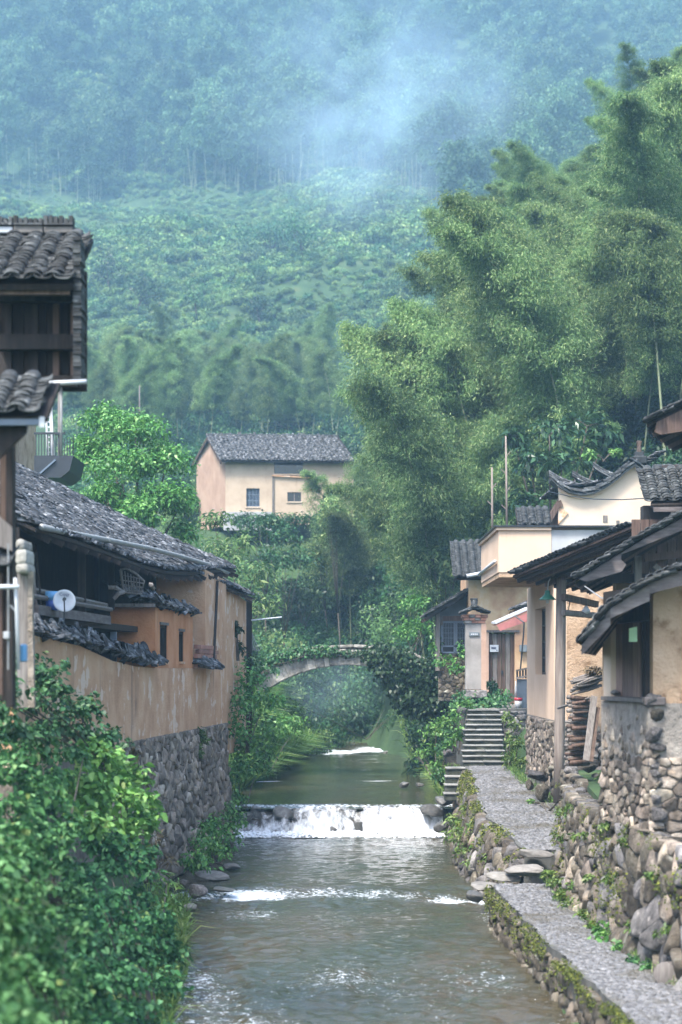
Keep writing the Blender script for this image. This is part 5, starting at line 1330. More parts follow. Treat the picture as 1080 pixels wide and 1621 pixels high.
# gate with vertical boards
gt = thing('picket_gate', 'dark grey boarded gate with open top rail beside the cream house', 'gate', P(826, 1124, 52))
for k in range(4): MB().box(P(818.5 + 4 * k, 1121, 52), P(822.2 + 4 * k, 1075, 52.05)).build('slat', M['bluegrey'], gt)
for y_ in (1062, 1074): MB().beam(P(817, y_, 51.98), P(835, y_ - 4, 51.98), .05, .05).build('rail', M['greywood'], gt)
for k in range(4): MB().beam(P(819 + 4.5 * k, 1074, 52), P(819 + 4.5 * k, 1060, 52), .05, .03).build('picket', M['iron'], gt)
bu = thing('plastic_bucket', 'white bucket with a red band at the corner of the gate', 'bucket', P(821, 1122, 51.6)); p = P(821, 1121, 51.6)
MB().tube([p, p + Vector((0, 0, .2))], [.09, .105], 14).build('base', M['white'], bu, True)
MB().tube([p + Vector((0, 0, .201)), p + Vector((0, 0, .28))], [.108, .115], 14).build('rim', M['redpaint'], bu, True)
MB().tube([P(817, 1104, 51.8), P(816.5, 1078, 51.8)], [.05, .012], 8).build('spout', M['white'], bu, True)

# ================================================================== gate pillar, grey lean-to house
gpz = PZ(1092, 56.5)
gpl = thing('gate_pillar', 'pale plastered gate pillar with brick and tile cap and small plaque', 'pillar', P(752, 1092, 56.5))
MB().box(P(738, 1092, 56.5), P(764, 987, 57.05)).build('shaft', M['pillar'], gpl, bevel=.015)
MB().box(P(762.2, 1092, 56.47), P(768, 987, 57.0)).build('jamb_strip', M['rose'], gpl)
MB().box(P(735, 1105, 56.4), P(768, 1092.3, 57.2)).build('plinth', M['stone'], gpl, bevel=.03)
for r_ in range(3):
    for k in range(3 + (r_ > 0)):
        w_ = (30 + r_ * 4) / (3 + (r_ > 0)); x0 = 751 - (30 + r_ * 4) / 2 + k * w_
        MB().box(P(x0 + .3, 986.6 - r_ * 4.4, 56.45 - .03 * r_), P(x0 + w_ - .3, 982.6 - r_ * 4.4, 57.1 + .03 * r_)).build('brick', M['brick'] if (k + r_) % 3 else M['slab'], gpl, bevel=.008)
cz = P(751, 972, 56.75)
for s_ in (-1, 1):
    tile_roof(gpl, cz + Vector((s_ * .42, -.45, -.02)), (0, s_ * 1, 0) if False else (0, 1, 0), (-s_, 0, .42), 5, 4, .2, .11, .06, parts=True)
MB().tube([cz + Vector((0, 0, .12)), cz + Vector((0, 0, .2)), cz + Vector((0, 0, .42))], [.14, .09, .11], 8).build('finial', M['tile'], gpl, True)
MB().box(cz + Vector((-.12, -.1, .42)), cz + Vector((.1, .1, .47))).build('finial_cap', M['tile'], gpl, bevel=.01)
plq = MB().box(P(743, 1007, 56.46), P(759, 1001, 56.495)).build('plaque', M['slate'], None); tag(plq, 'small grey name plaque near the top of the gate pillar', 'plaque')
for k in range(4): MB().box(P(746 + 2.8 * k, 1005.2, 56.45), P(748 + 2.8 * k, 1003, 56.457)).build('carved_character', M['white'], plq)
gh = thing('grey_lean_to_house', 'grey timber lean-to house with lattice window behind the gate pillar', 'house', P(715, 1070, 61))
gY = 61.0
MB().prism([P(694, 1062, gY), P(694, 968, gY), P(743, 938, gY), P(743, 1062, gY)], (0, .2, 0)).build('wall', M['slate'], gh)
MB().prism([P(694, 1110, gY - .03), P(743, 1110, gY - .03), P(743, 1032, gY - .03), P(694, 1032, gY - .03)], (0, .025, 0)).build('wall_base', M['mortar'], gh)
stones(gh, lambda u, v, w: P(694, 1110, gY - .035) + Vector((u, -w, v)), 1.0, 1.55, lambda u, v: .2, .2, M['stonebrown'], limit=60)
MB().box(P(699, 1034, gY - .06), P(741, 984, gY - .01)).build('window_backing', M['glass'], gh)
wfo = MB()
for x_ in (700, 719.5, 722.5, 741): wfo.beam(P(x_, 1033, gY - .1), P(x_, 985, gY - .1), .05, .05)
for y_ in (985, 1023, 1033): wfo.beam(P(700, y_, gY - .1), P(741, y_, gY - .1), .05, .05)
wfo = wfo.build('window_frame', M['bluegrey'], gh)
for k in range(6): MB().beam(P(702.5 + 2.6 * k, 1023, gY - .1), P(702.5 + 2.6 * k, 985, gY - .1), .014, .014).build('bar', M['bluegrey'], wfo)
for k in range(6): MB().beam(P(724.5 + 2.6 * k, 1023, gY - .1), P(724.5 + 2.6 * k, 985, gY - .1), .014, .014).build('bar', M['bluegrey'], wfo)
for k in range(3): MB().beam(P(700, 994 + 8 * k, gY - .1), P(741, 994 + 8 * k, gY - .1), .014, .014).build('bar', M['bluegrey'], wfo)
MB().beam(P(700, 979, gY - .1), P(743, 979, gY - .1), .12, .16).build('header', M['brownwood'], gh)
MB().box(P(690, 1062, gY - .25), P(696, 966, gY - .05)).build('corner_post', M['greywood'], gh)
MB().box(P(697, 990, gY - .2), P(701, 975, gY - .1)).build('hanging_board', M['greywood'], gh)
verge_roof(gh, [P(674, 976, gY - .8), P(708, 955, gY - .8), P(744, 934, gY - .8)], (0, 3.6, 0), (.16, .08), board='darkwood', parts_cols=2, rafters=5)

# ================================================================== gable house with swept eaves
gb = thing('gable_house', 'cream gable house with swept tiled eaves and ridge ornament', 'house', P(980, 840, 60))
GY = 60.0
curve = [(872, 757), (884, 768), (900, 777), (920, 781), (940, 778), (958, 769), (975, 757), (990, 744), (1004, 734), (1016, 742), (1030, 753), (1048, 765), (1066, 775), (1090, 784), (1120, 786)]
wallp = [(886, 900)] + [(886, 776)] + [(x, y + 4) for x, y in curve[2:]] + [(1120, 900)]
MB().prism([P(x, y, GY) for x, y in wallp], (0, .35, 0)).build('wall', M['pale'], gb)
MB().prism([P(x, y + 9, GY - .06) for x, y in curve[1:13]] + [P(x, y + 3, GY - .06) for x, y in curve[1:13]][::-1], (0, .05, 0)).build('cornice', M['cream'], gb)
cv = [P(x, y, GY) for x, y in curve]
dk = MB()
for a, b in zip(cv[:-1], cv[1:]):
    dk.hexa([a + Vector((0, -.25, -.09)), b + Vector((0, -.25, -.09)), b + Vector((0, .6, -.09)), a + Vector((0, .6, -.09)), a + Vector((0, -.25, -.02)), b + Vector((0, -.25, -.02)), b + Vector((0, .6, -.02)), a + Vector((0, .6, -.02))])
dk.build('eave_board', M['tile'], gb)
cum = [0]
for a, b in zip(cv[:-1], cv[1:]): cum.append(cum[-1] + (b - a).length)
def along(s):
    for k in range(len(cum) - 1):
        if s <= cum[k + 1]:
            return cv[k].lerp(cv[k + 1], (s - cum[k]) / (cum[k + 1] - cum[k])), (cv[k + 1] - cv[k]).normalized()
    return cv[-1], (cv[-1] - cv[-2]).normalized()
for row in range(3):
    for k in range(int(cum[-1] / .14)):
        c, d = along(k * .14 + .05 * row); yo = (-.18, .06, .3)[row]; zo = (.02, .09, .12)[row]
        s_ = Vector((0, 1, 0)); n_ = s_.cross(d)
        if n_.z < 0: n_ = -n_
        d2 = (d if c.x < cv[8].x else -d); tl = d2 * .985 - n_ * .12
        Mx = Matrix(((s_.x, tl.x, n_.x, c.x), (s_.y, tl.y, n_.y, c.y + yo + random.uniform(-.02, .02)), (s_.z, tl.z, n_.z, c.z + zo), (0, 0, 0, 1)))
        o = bpy.data.objects.new('verge_tile', tile_mesh('t', .2, .24, .06, row != 1)); link(o, gb); o.matrix_basis = Mx
# river-side slope, flared corner, ridges
for k, (x0, y0, x1, y1, dY) in enumerate(((868, 752, 960, 772, 1.2), (905, 752, 985, 768, 2.4), (938, 738, 1000, 752, 3.8))):
    pts = [P(x0 + (x1 - x0) * t, y0 + (y1 - y0) * t + 6 * math.sin(math.pi * t) - 5 * (1 - t) ** 3, GY + dY) for t in np.linspace(0, 1, 12)]
    for j in range(len(pts) - 1):
        a, b = pts[j], pts[j + 1]; d = (b - a).normalized(); nl = max(1, int((b - a).length / .12))
        for i in range(nl):
            c = a.lerp(b, i / nl); s_ = Vector((0, 1, 0)); n_ = s_.cross(d); n_ = n_ if n_.z > 0 else -n_
            for lay in range(3):
                dd = (d - n_ * .1).normalized()
                Mx = Matrix(((s_.x, dd.x, n_.x, c.x), (s_.y, dd.y, n_.y, c.y + random.uniform(-.03, .03)), (s_.z, dd.z, n_.z, c.z - .07 * lay), (0, 0, 0, 1)))
                o = bpy.data.objects.new('ridge_tile', tile_mesh('t', .2 + .08 * lay, .22, .05, True)); link(o, gb); o.matrix_basis = Mx
tile_roof(gb, P(880, 772, GY + .3), (0, 1, .0), (1, 0, .33), 22, 22, .22, .16, .08, sag=lambda u, v: Vector((0, 0, -.35 * math.sin(math.pi * v))))
tile_roof(gb, P(1042, 742, GY + 6), X, (0, .9, .2), 14, 4, .22, .16, .06)
MB().box(P(1036, 752, GY + 5), P(1150, 737, GY + 5.4)).build('back_ridge', M['tilemass'], gb)
MB().box(P(1003, 734, GY - .1), P(1021, 724, GY + .4)).build('ornament_base', M['tile'], gb, bevel=.04)
MB().box(P(1006, 724, GY), P(1018, 716, GY + .3)).build('ornament_base', M['tile'], gb, bevel=.03)
MB().prism([P(1009, 716, GY), P(1016, 716, GY), P(1015, 706, GY), P(1017, 698, GY), P(1009, 697, GY), P(1010, 706, GY)], (0, .2, 0)).build('ornament', M['brownwood'], gb, bevel=.02)
# flared lower corner
fl = [(860, 826), (868, 818), (876, 806), (881, 796), (888, 791)]
MB().prism([P(x, y, GY - .1) for x, y in fl] + [P(x + 4, y + 9, GY - .1) for x, y in fl[::-1]], (0, .7, 0)).build('flared_eave', M['brownwood'], gb)
MB().prism([P(868, 836, GY + .2), P(884, 836, GY + .2), P(884, 790, GY + .2), P(868, 818, GY + .2)], (0, .2, 0)).build('corbel', M['brownwood'], gb)
MB().prism([P(884, 800, GY - .05), P(900, 812, GY - .05), P(893, 820, GY - .05), P(884, 830, GY - .05)], (0, .05, 0)).build('worn_patch', M['tan'], gb)
for x, y, w_, h_ in ((930, 782, 5, 4), (955, 816, 7, 11), (976, 824, 5, 5)):
    MB().box(P(x, y + h_, GY - .02), P(x + w_, y, GY - .002)).build('wall_patch', M['greywood'], gb)
tile_roof(gb, P(826, 832, 56), X, (0, .8, .6), 4, 6, .23, .14, .03, mat='tile', nseg=4)
MB().prism([P(820, 836, 56.05), P(872, 836, 56.05), P(872, 836, 56.05) + Vector((0, .9, .65)), P(820, 836, 56.05) + Vector((0, .9, .65))], (0, .02, -.06)).build('roof_deck', M['darkwood'], gb)
wr = MB().tube([P(868, 778, 52), P(900, 785, 50), P(940, 790, 46), P(985, 791, 42), P(1035, 788, 38)], .012, 5).build('power_line', M['iron']); tag(wr, 'thin dark cable sagging across the cream gable', 'cable')

# ================================================================== hillside house
hh = thing('hillside_house', 'pale two-storey farmhouse with grey tiled roof among trees on the hillside', 'house', P(430, 820, 112))
hy = 110.0
f_ = lambda s, z, d: Vector((s, hy + d, z))
x0, x1 = PX(357, hy), PX(560, hy)
ops = [(PX(390, hy), PX(411, hy), PZ(802, hy), PZ(773, hy)), (PX(434, hy), PX(480, hy), PZ(750, hy), PZ(730, hy)), (PX(455, hy), PX(477, hy), PZ(794, hy), PZ(779, hy))]
wall_open(f_, x0, x1, PZ(830, hy), PZ(727, hy), .3, ops).build('wall', M['farwall'], hh)
for k, (a, b, c, d) in enumerate(ops):
    MB().box((a, hy + .2, c), (b, hy + .22, d)).build('window_pane', M['bluegrey'] if k == 0 else M['glass'], hh)
    if k != 1:
        wb = MB()
        for t in np.linspace(0, 1, 5 if k == 0 else 3): wb.beam((a + (b - a) * t, hy + .1, c), (a + (b - a) * t, hy + .1, d), .04, .05)
        for t in np.linspace(0, 1, 4 if k == 0 else 2): wb.beam((a, hy + .1, c + (d - c) * t), (b, hy + .1, c + (d - c) * t), .04, .04)
        wb.build('window_frame', M['bluegrey'] if k == 0 else M['greywood'], hh)
    MB().box((a - .05, hy - .06, c - .07), (b + .05, hy + .1, c - .004)).build('sill', M['pale'], hh)
gx0, gz_ = PX(357, hy), PZ(727, hy)
gpk = [Vector((gx0, hy + .3, PZ(830, hy))), Vector((gx0, hy + .3, gz_)), Vector((gx0 - 1.0, hy + 3.4, PZ(694, hy + 3))), Vector((gx0 - 2.2, hy + 6.8, PZ(722, hy + 7))), Vector((gx0 - 2.2, hy + 6.8, PZ(830, hy)))]
MB().prism(gpk, (.3, .05, 0)).build('gable_wall', M['rose'], hh)
MB().box((x0 - .1, hy - .35, PZ(840, hy)), (PX(431, hy), hy - .05, PZ(811, hy))).build('terrace_wall', M['concrete'], hh)
MB().box((PX(431, hy), hy - .08, PZ(830, hy)), (PX(434, hy), hy - .005, PZ(752, hy))).build('downpipe', M['greywood'], hh)
MB().beam((PX(431, hy), hy - .08, PZ(753, hy)), (PX(500, hy), hy - .08, PZ(757, hy)), .1, .08).build('string_course', M['tan'], hh)
eL, eR = P(350, 729, hy - .5), P(565, 731, hy - .5)
up = Vector((-1.05, 4.1, (PZ(690, hy + 3.6) - PZ(729, hy - .5))))
Ux = (eR - eL).normalized()
tile_roof(hh, eL, eR - eL, up, int((eR - eL).length / .24), int(up.length / .22), .24, .22, .06, sag=lambda u, v: Ux * (up.dot(Ux) * v), nseg=3)
MB().prism([eL, eR, eR + up, eL + up], (0, .03, -.08)).build('roof_deck', M['darkwood'], hh)
MB().prism([eL + up, eL + up + Vector((-1.25, 4.0, -1.3)), eR + up + Vector((-1.25, 4.0, -1.3)), eR + up], (0, 0, -.08)).build('roof_deck', M['tilemass'], hh)
MB().beam(eL + Vector((0, 0, -.12)), eL + up + Vector((0, 0, -.12)), .08, .22).build('bargeboard', M['brownwood'], hh)
MB().beam(eL + up + Vector((0, 0, .05)), eR + up + Vector((0, 0, .05)), .2, .16).build('ridge', M['tile'], hh)
MB().beam(eL + up + Vector((0, 0, -.12)), eL + up + Vector((-1.25, 4, -1.42)), .08, .22).build('bargeboard', M['brownwood'], hh)
up_ = MB().tube([P(221, 700, 105), P(221, 610, 105)], [.05, .035], 7).build('utility_pole', M['greywood'], None, True); tag(up_, 'slim pale utility pole rising behind the round green tree', 'pole')
ws = MB().tube([P(398, 982, 55.5), P(446, 977, 56)], .022, 5).build('washing_line', M['white']); tag(ws, 'pale thin line stretched out from the farmhouse end wall', 'line')
wn_ = thing('wire_net', 'grey wire net screen at the far end of the earthen farmhouse', 'net', P(402, 1020, 56))
for k in range(7): MB().tube([P(396, 992 + 6 * k, 55.9), P(396 + 2 * k + 2, 1030, 55.9)], .01, 4).build('wire', M['zinc'], wn_)
for k in range(4): MB().tube([P(396, 994, 55.88), P(398 + 4 * k, 1030, 55.88)], .012, 4).build('wire', M['zinc'], wn_)

# ================================================================== BAMBOO
def bamboo_meshes(seed, H, dense=1.0, arch=1.0):
    r2 = np.random.default_rng(seed)
    az = r2.uniform(0, 6.28); lean = r2.uniform(0.03, 0.09) * H * arch
    t = np.linspace(0, 1, 15)
    bend = lean * t + arch * 0.14 * H * np.clip(t - 0.45, 0, 1) ** 2 / 0.30
    zc = H * (t - 0.10 * arch * np.clip(t - 0.7, 0, 1) ** 2 / 0.09 * 0.6)
    spine = np.stack([np.cos(az) * bend, np.sin(az) * bend, zc], -1)
    mb = MB().tube([Vector(p) for p in spine], list(0.055 * (1 - 0.85 * t)), 6)
    culm = mb.mesh('culm', M['culm'], True)
    Vs, rn = [], []
    nn = 34; s0 = (0.30, 0.42)[seed % 2]
    for k in range(nn):
        s = s0 + (1 - s0) * (k + r2.random()) / nn
        p0 = np.array([np.interp(s, t, spine[:, i]) for i in range(3)])
        blen = H * (0.102 * math.sin(math.pi * min(1, (s - 0.22) / 0.80)) + 0.025)
        for b in range(3):
            a = r2.uniform(0, 6.28)
            d = np.array([math.cos(a), math.sin(a), 0])
            n = int(245 * dense * (0.4 + blen / 1.5))
            u = r2.random(n) ** 0.7
            br = p0 + d * (u * blen)[:, None] + np.array([0, 0, 1]) * (blen * (0.95 * u - 0.80 * u ** 2))[:, None]
            br = br + r2.normal(size=(n, 3)) * (0.07 + 0.17 * u[:, None] * blen * 0.6)
            D = d * 0.7 + r2.normal(size=(n, 3)) * 0.8; D[:, 2] -= 0.45
            nm = unit(r2.normal(size=(n, 3)) * 0.6 + np.array([0, 0, 1]) + d * 0.4)
            kx = r2.uniform(0.7, 1.3, n)
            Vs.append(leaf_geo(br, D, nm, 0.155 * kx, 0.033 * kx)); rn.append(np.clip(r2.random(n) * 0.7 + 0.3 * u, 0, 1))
    return culm, leaf_mesh('crown', np.concatenate(Vs), M['bamboo'], np.concatenate(rn))
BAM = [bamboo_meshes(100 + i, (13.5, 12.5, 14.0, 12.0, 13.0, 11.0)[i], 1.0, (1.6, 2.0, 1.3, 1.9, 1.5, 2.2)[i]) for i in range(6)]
def bamboo(x, y, z, s, rz, label, group, v=None):
    c, cr_ = BAM[random.randrange(6) if v is None else v]
    e = thing('bamboo', label, 'bamboo', (x, y, z), group)
    e.rotation_euler = (random.uniform(-.05, .05), random.uniform(-.05, .05), rz); e.scale = (s, s, s)
    for nm, me in (('culm', c), ('crown', cr_)):
        o = bpy.data.objects.new(nm, me); COL.objects.link(o); o.parent = e
    return e
def hz(x, y): return float(height(np.array([x]), np.array([y]))[0])
spots = []
tries = 0
# silhouette the grove must stay under (photo pixels)
SX = [440, 482, 522, 598, 645, 690, 705, 725, 745, 780, 830, 850, 900, 930, 985, 990, 1010, 1080, 1250]
SY = [960, 860, 715, 590, 520, 440, 400, 385, 350, 330, 215, 205, 205, 225, 200, 110, 60, 40, 0]
cY = rng.uniform(73, 132, 30000); cX = rng.uniform(0, 1, 30000) * (0.2 * cY + 2) - 1; cZ = height(cX, cY)
while len(spots) < 240 and tries < 29999:
    tries += 1
    X_, Y, z = float(cX[tries]), float(cY[tries]), float(cZ[tries])
    s = random.choice((.72, .85, .95, 1.05, 1.15)) * random.uniform(.95, 1.05)
    xp = CX + F * X_ / Y; ytop = HY - F * (z + 13.6 * s - CAMZ) / Y
    lim = np.interp(xp, SX, SY)
    if ytop < lim + random.uniform(-6, 25): continue
    if xp < 690 and Y < 80: continue
    if X_ < 3.4 and Y < 99: continue
    if xp < 535 and Y > 108: continue
    if any((X_ - a) ** 2 + (Y - b) ** 2 < 2.6 for a, b, *_ in spots): continue
    if xp > 925 and Y < 84 and len([1 for q_ in spots if CX + F * q_[0] / q_[1] > 925 and q_[1] < 84]) > 7: continue
    spots.append((X_, Y, z, s))
BL = 'tall feathery green bamboo on the steep slope above the stream houses'
for (a, b, z, s) in spots:
    fr_ = a / b > .128 and b < 92
    bamboo(a, b, z - 0.1, s * (1.12 if fr_ else 1), random.uniform(0, 6.28), BL, 'bamboo grove on the near slope', random.choice((1, 3, 5)) if fr_ else None)
# smaller grove on the far side, below the terraces
n2 = 0
g2 = []
while n2 < 62:
    x = random.uniform(125, 535); Y = random.uniform(165, 222)
    X_ = PX(x, Y); z = hz(X_, Y)
    if any((X_ - a) ** 2 + (Y - b) ** 2 < 3 for a, b in g2): continue
    g2.append((X_, Y)); n2 += 1
    bamboo(X_, Y, z - .1, random.uniform(.7, .95), random.uniform(0, 6.28), 'pale bamboo in the hazy grove below the terraced hillside', 'bamboo grove below the terraces')

# ================================================================== FAR FOREST AND TERRACES (masses)
def gn_mass(name, label, X, Y, Z, Sc, variants, part):
    """countless far plants: one object, instanced on points; the sources are plants of the mass itself"""
    k = len(variants)
    V = np.stack([X, Y, Z], -1)
    me = bpy.data.meshes.new(name); me.vertices.add(len(V) - k); me.vertices.foreach_set('co', np.ascontiguousarray(V[k:], np.float32).ravel())
    n = len(V) - k
    for an, av in (('sc', Sc[k:]), ('rz', rng.uniform(0, 6.283, n)), ('tx', rng.normal(0, .05, n))):
        at = me.attributes.new(an, 'FLOAT', 'POINT'); at.data.foreach_set('value', np.ascontiguousarray(av, np.float32))
    at = me.attributes.new('vi', 'INT', 'POINT'); at.data.foreach_set('value', rng.integers(0, k, n).astype(np.int32))
    o = mobj(name, me); o['kind'] = 'stuff'; o['label'] = label
    ng = bpy.data.node_groups.new(name, 'GeometryNodeTree')
    ng.interface.new_socket('Geometry', in_out='INPUT', socket_type='NodeSocketGeometry')
    ng.interface.new_socket('Geometry', in_out='OUTPUT', socket_type='NodeSocketGeometry')
    gi, go = ng.nodes.new('NodeGroupInput'), ng.nodes.new('NodeGroupOutput')
    ins = ng.nodes.new('GeometryNodeInstanceOnPoints'); jn = ng.nodes.new('GeometryNodeJoinGeometry')
    for i, vm in enumerate(variants):
        c = bpy.data.objects.new(part, vm); COL.objects.link(c); c.parent = o
        c.location = V[i]; c.scale = (Sc[i],) * 3; c['kind'] = 'stuff'
        oi = ng.nodes.new('GeometryNodeObjectInfo'); oi.transform_space = 'ORIGINAL'
        oi.inputs['Object'].default_value = c; oi.inputs['As Instance'].default_value = True
        ng.links.new(oi.outputs['Geometry'], jn.inputs[0])
    def attr(nm, t):
        a = ng.nodes.new('GeometryNodeInputNamedAttribute'); a.data_type = t; a.inputs['Name'].default_value = nm
        return next(s_ for s_ in a.outputs if s_.enabled and s_.name == 'Attribute')
    cb = ng.nodes.new('ShaderNodeCombineXYZ'); ng.links.new(attr('rz', 'FLOAT'), cb.inputs[2]); ng.links.new(attr('tx', 'FLOAT'), cb.inputs[0])
    ng.links.new(gi.outputs[0], ins.inputs['Points']); ng.links.new(jn.outputs[0], ins.inputs['Instance'])
    ins.inputs['Pick Instance'].default_value = True
    ng.links.new(attr('vi', 'INT'), ins.inputs['Instance Index'])
    ng.links.new(cb.outputs[0], ins.inputs['Rotation']); ng.links.new(attr('sc', 'FLOAT'), ins.inputs['Scale'])
    ng.links.new(ins.outputs[0], go.inputs[0])
    md = o.modifiers.new('scatter', 'NODES'); md.node_group = ng
    return o
def plume(seed, n, ls, lw, mat):
    """unit-height bamboo head: arching spine, layered drooping sprays"""
    r2 = np.random.default_rng(seed)
    Vs, rn = [], []
    az = r2.uniform(0, 6.28); ln = r2.uniform(.06, .16)
    nb = 30
    for k in range(nb):
        s = .36 + .64 * (k + r2.random()) / nb
        c = np.array([math.cos(az) * ln * s ** 3, math.sin(az) * ln * s ** 3, s - .05 * s ** 4])
        bl = .17 * math.sin(math.pi * min(1, (s - .25) / .80)) + .03
        a = r2.uniform(0, 6.28); d = np.array([math.cos(a), math.sin(a), 0]); m = max(6, int(n / nb * bl / .12))
        u = r2.random(m) ** .6
        C = c + d * (u * bl)[:, None] + np.array([0, 0, 1]) * (bl * (.7 * u - .75 * u ** 2))[:, None] + r2.normal(size=(m, 3)) * (.012 + .022 * u[:, None])
        D = d * .7 + r2.normal(size=(m, 3)) * .7; D[:, 2] -= .5
        nm = unit(r2.normal(size=(m, 3)) * .45 + np.array([0, 0, 1]) + d * .4); kx = r2.uniform(.7, 1.3, m)
        Vs.append(leaf_geo(C, D, nm, ls * kx, lw * kx)); rn.append(np.clip(r2.random(m) * .35 + .35 * u + .35 * s ** 2 - .05, 0, 1))  # top light painted into leaf tone: paler upward and outward
    return leaf_mesh('crown', np.concatenate(Vs), mat, np.concatenate(rn))
def shrub(seed, n, ls, lw, mat, nb=8, flat=.75):
    """unit shrub"""
    r2 = np.random.default_rng(seed)
    sub = unit(r2.normal(size=(nb, 3))) * r2.uniform(.25, .62, (nb, 1)); sub[:, 2] = np.abs(sub[:, 2]) * .9
    bi = r2.integers(0, nb, n); p = unit(r2.normal(size=(n, 3))) * r2.random((n, 1)) ** .4
    sz = r2.uniform(.22, .40, nb)[bi][:, None]
    C = (sub[bi] + p * sz + np.array([0, 0, .12])) * np.array([.75, .75, flat])
    nm = unit(p + np.array([0, 0, .7]) + r2.normal(size=(n, 3)) * .4); D = r2.normal(size=(n, 3)); D[:, 2] -= .3; k = r2.uniform(.6, 1.4, n)
    rn = np.clip(r2.random(n) * .45 + .35 * r2.random(nb)[bi] + .25 * p[:, 2], 0, 1)  # leaves coloured paler toward the top of each lump
    return leaf_mesh('foliage', leaf_geo(C, D, nm, ls * k, lw * k), mat, rn)
def sample_region(n, x0, x1, Y0, Y1, keep):
    Y = np.sqrt(rng.uniform(Y0 ** 2, Y1 ** 2, n * 6)); x = rng.uniform(x0, x1, n * 6)
    k = np.nonzero(keep(x, Y))[0][:n]
    Yo = Y[k]; Xo = PX(x[k], Yo)
    return Xo, Yo, height(Xo, Yo)
EX = [-60, 200, 330, 440, 520, 640, 700, 760, 1150]
EY = [425, 425, 412, 395, 405, 372, 345, 300, 290]
edge = lambda x: np.interp(x, EX, EY)
fe = lambda x, Y: Y > edge(x) + 8 * vnoise(x / 40., x * 0 + 1)
FX, FY, FZ = sample_region(1750, -60, 1140, 285, 640, fe)
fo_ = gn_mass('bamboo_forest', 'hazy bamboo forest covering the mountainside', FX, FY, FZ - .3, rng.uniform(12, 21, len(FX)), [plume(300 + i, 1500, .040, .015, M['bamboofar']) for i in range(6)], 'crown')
near_edge = FY < edge(CX + F * FX / FY) + 26                     # bare culms show only along the forest's lower edge
cx_, cy_, cz_ = FX[near_edge], FY[near_edge], FZ[near_edge]
t3 = np.array([0, 2.094, 4.189]); ring3 = np.stack([np.cos(t3), np.sin(t3)], -1) * .085
VV = []
for rep in range(3):
    ox, oy = rng.normal(0, 1.2, len(cx_)), rng.normal(0, 1.2, len(cx_)); tl = rng.normal(0, .5, len(cx_))
    b_ = np.stack([(cx_ + ox)[:, None] + ring3[None, :, 0], (cy_ + oy)[:, None] + ring3[None, :, 1], np.repeat((cz_ - .5)[:, None], 3, 1)], -1)
    tp = b_.copy(); tp[..., 2] += rng.uniform(8, 12, len(cx_))[:, None]; tp[..., 0] += tl[:, None]
    VV.append(np.concatenate([b_, tp], 1).reshape(-1, 3))
VV = np.concatenate(VV)
Q = (np.array([(0, 1, 4, 3), (1, 2, 5, 4), (2, 0, 3, 5)])[None] + (np.arange(len(VV) // 6) * 6)[:, None, None]).reshape(-1, 4)
c = mobj('culms', raw_mesh('culms', VV, Q, M['culm']), fo_); c['kind'] = 'stuff'
# terraces: scrub in loose contour rows, in patches of different growth
def tkeep(x, Y):
    return ~fe(x, Y) & (((Y + 3 * vnoise(x / 60., Y / 40.)) % 8.0 < 6.0) | (rng.random(len(x)) < .4))
TX, TY, TZ = sample_region(11000, -60, 800, 208, 432, tkeep)
t2 = sample_region(7000, -60, 760, 330, 480, lambda x, Y: (x > -1e9) & (Y > edge(x) - 60)); TX, TY, TZ = np.r_[TX, t2[0]], np.r_[TY, t2[1]], np.r_[TZ, t2[2]]
pat = fbm(TX / 26, TY / 30, seed=61, o=3)
tsc = np.clip(rng.uniform(1.8, 3.6, len(TX)) * (1 + .8 * pat), .9, 7.5)
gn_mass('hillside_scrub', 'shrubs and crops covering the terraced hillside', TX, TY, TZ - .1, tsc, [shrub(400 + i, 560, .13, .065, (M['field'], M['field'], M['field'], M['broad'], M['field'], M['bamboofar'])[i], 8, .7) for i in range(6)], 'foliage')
UX_, UY_, UZ_ = sample_region(1000, 110, 660, 116, 222, lambda x, Y: x > -1e9)
gn_mass('hillside_shrubs', 'bushy growth on the slope behind the hillside house', UX_, UY_, UZ_ - .1, rng.uniform(1.6, 4.4, len(UX_)), [shrub(500 + i, 900, .085, .042, (M['broad'], M['field'], M['darkleaf'], M['broad'])[i], 9, .8) for i in range(4)], 'foliage')
def rnd_region(n, f):
    out = []
    while len(out) < n:
        p = f()
        if p: out.append(p)
    a = np.array(out); return a[:, 0], a[:, 1], height(a[:, 0], a[:, 1])
def rr1():
    Y = random.uniform(66, 128); X_ = random.uniform(3.0, 0.2 * Y + 1); return (X_, Y)
X1, Y1, Z1 = rnd_region(420, rr1)
gn_mass('undergrowth', 'dark undergrowth below the near bamboo slope', X1, Y1, Z1 - .2, rng.uniform(1.4, 3.0, len(X1)), [shrub(600 + i, 1500, .075, .034, M['darkleaf'], 10, .8) for i in range(3)], 'foliage')
def rr2():
    Y = random.uniform(84, 112); X_ = random.uniform(-.09 * Y, 4.5)
    if Y > 106 and -9.5 < X_ < 1: return None
    if Y < 91 and abs(X_ - .7) < 2.0: return None
    return (X_, Y)
X2, Y2, Z2 = rnd_region(360, rr2)
gn_mass('valley_thicket', 'mixed green thicket filling the valley behind the bridge', X2, Y2, Z2 - .3, rng.uniform(1.5, 3.8, len(X2)), [shrub(700 + i, 2400, .06, .028, (M['broad'], M['bamboo'], M['darkleaf'], M['broad'])[i], 11, .85) for i in range(4)], 'foliage')
def rr3():
    Y = random.uniform(56, 108); X_ = random.uniform(-.2 * Y, -4.2 - .04 * (Y - 50))
    if Y < 63 and X_ < -6: return None
    return (X_, Y)
X3, Y3, Z3 = rnd_region(280, rr3)
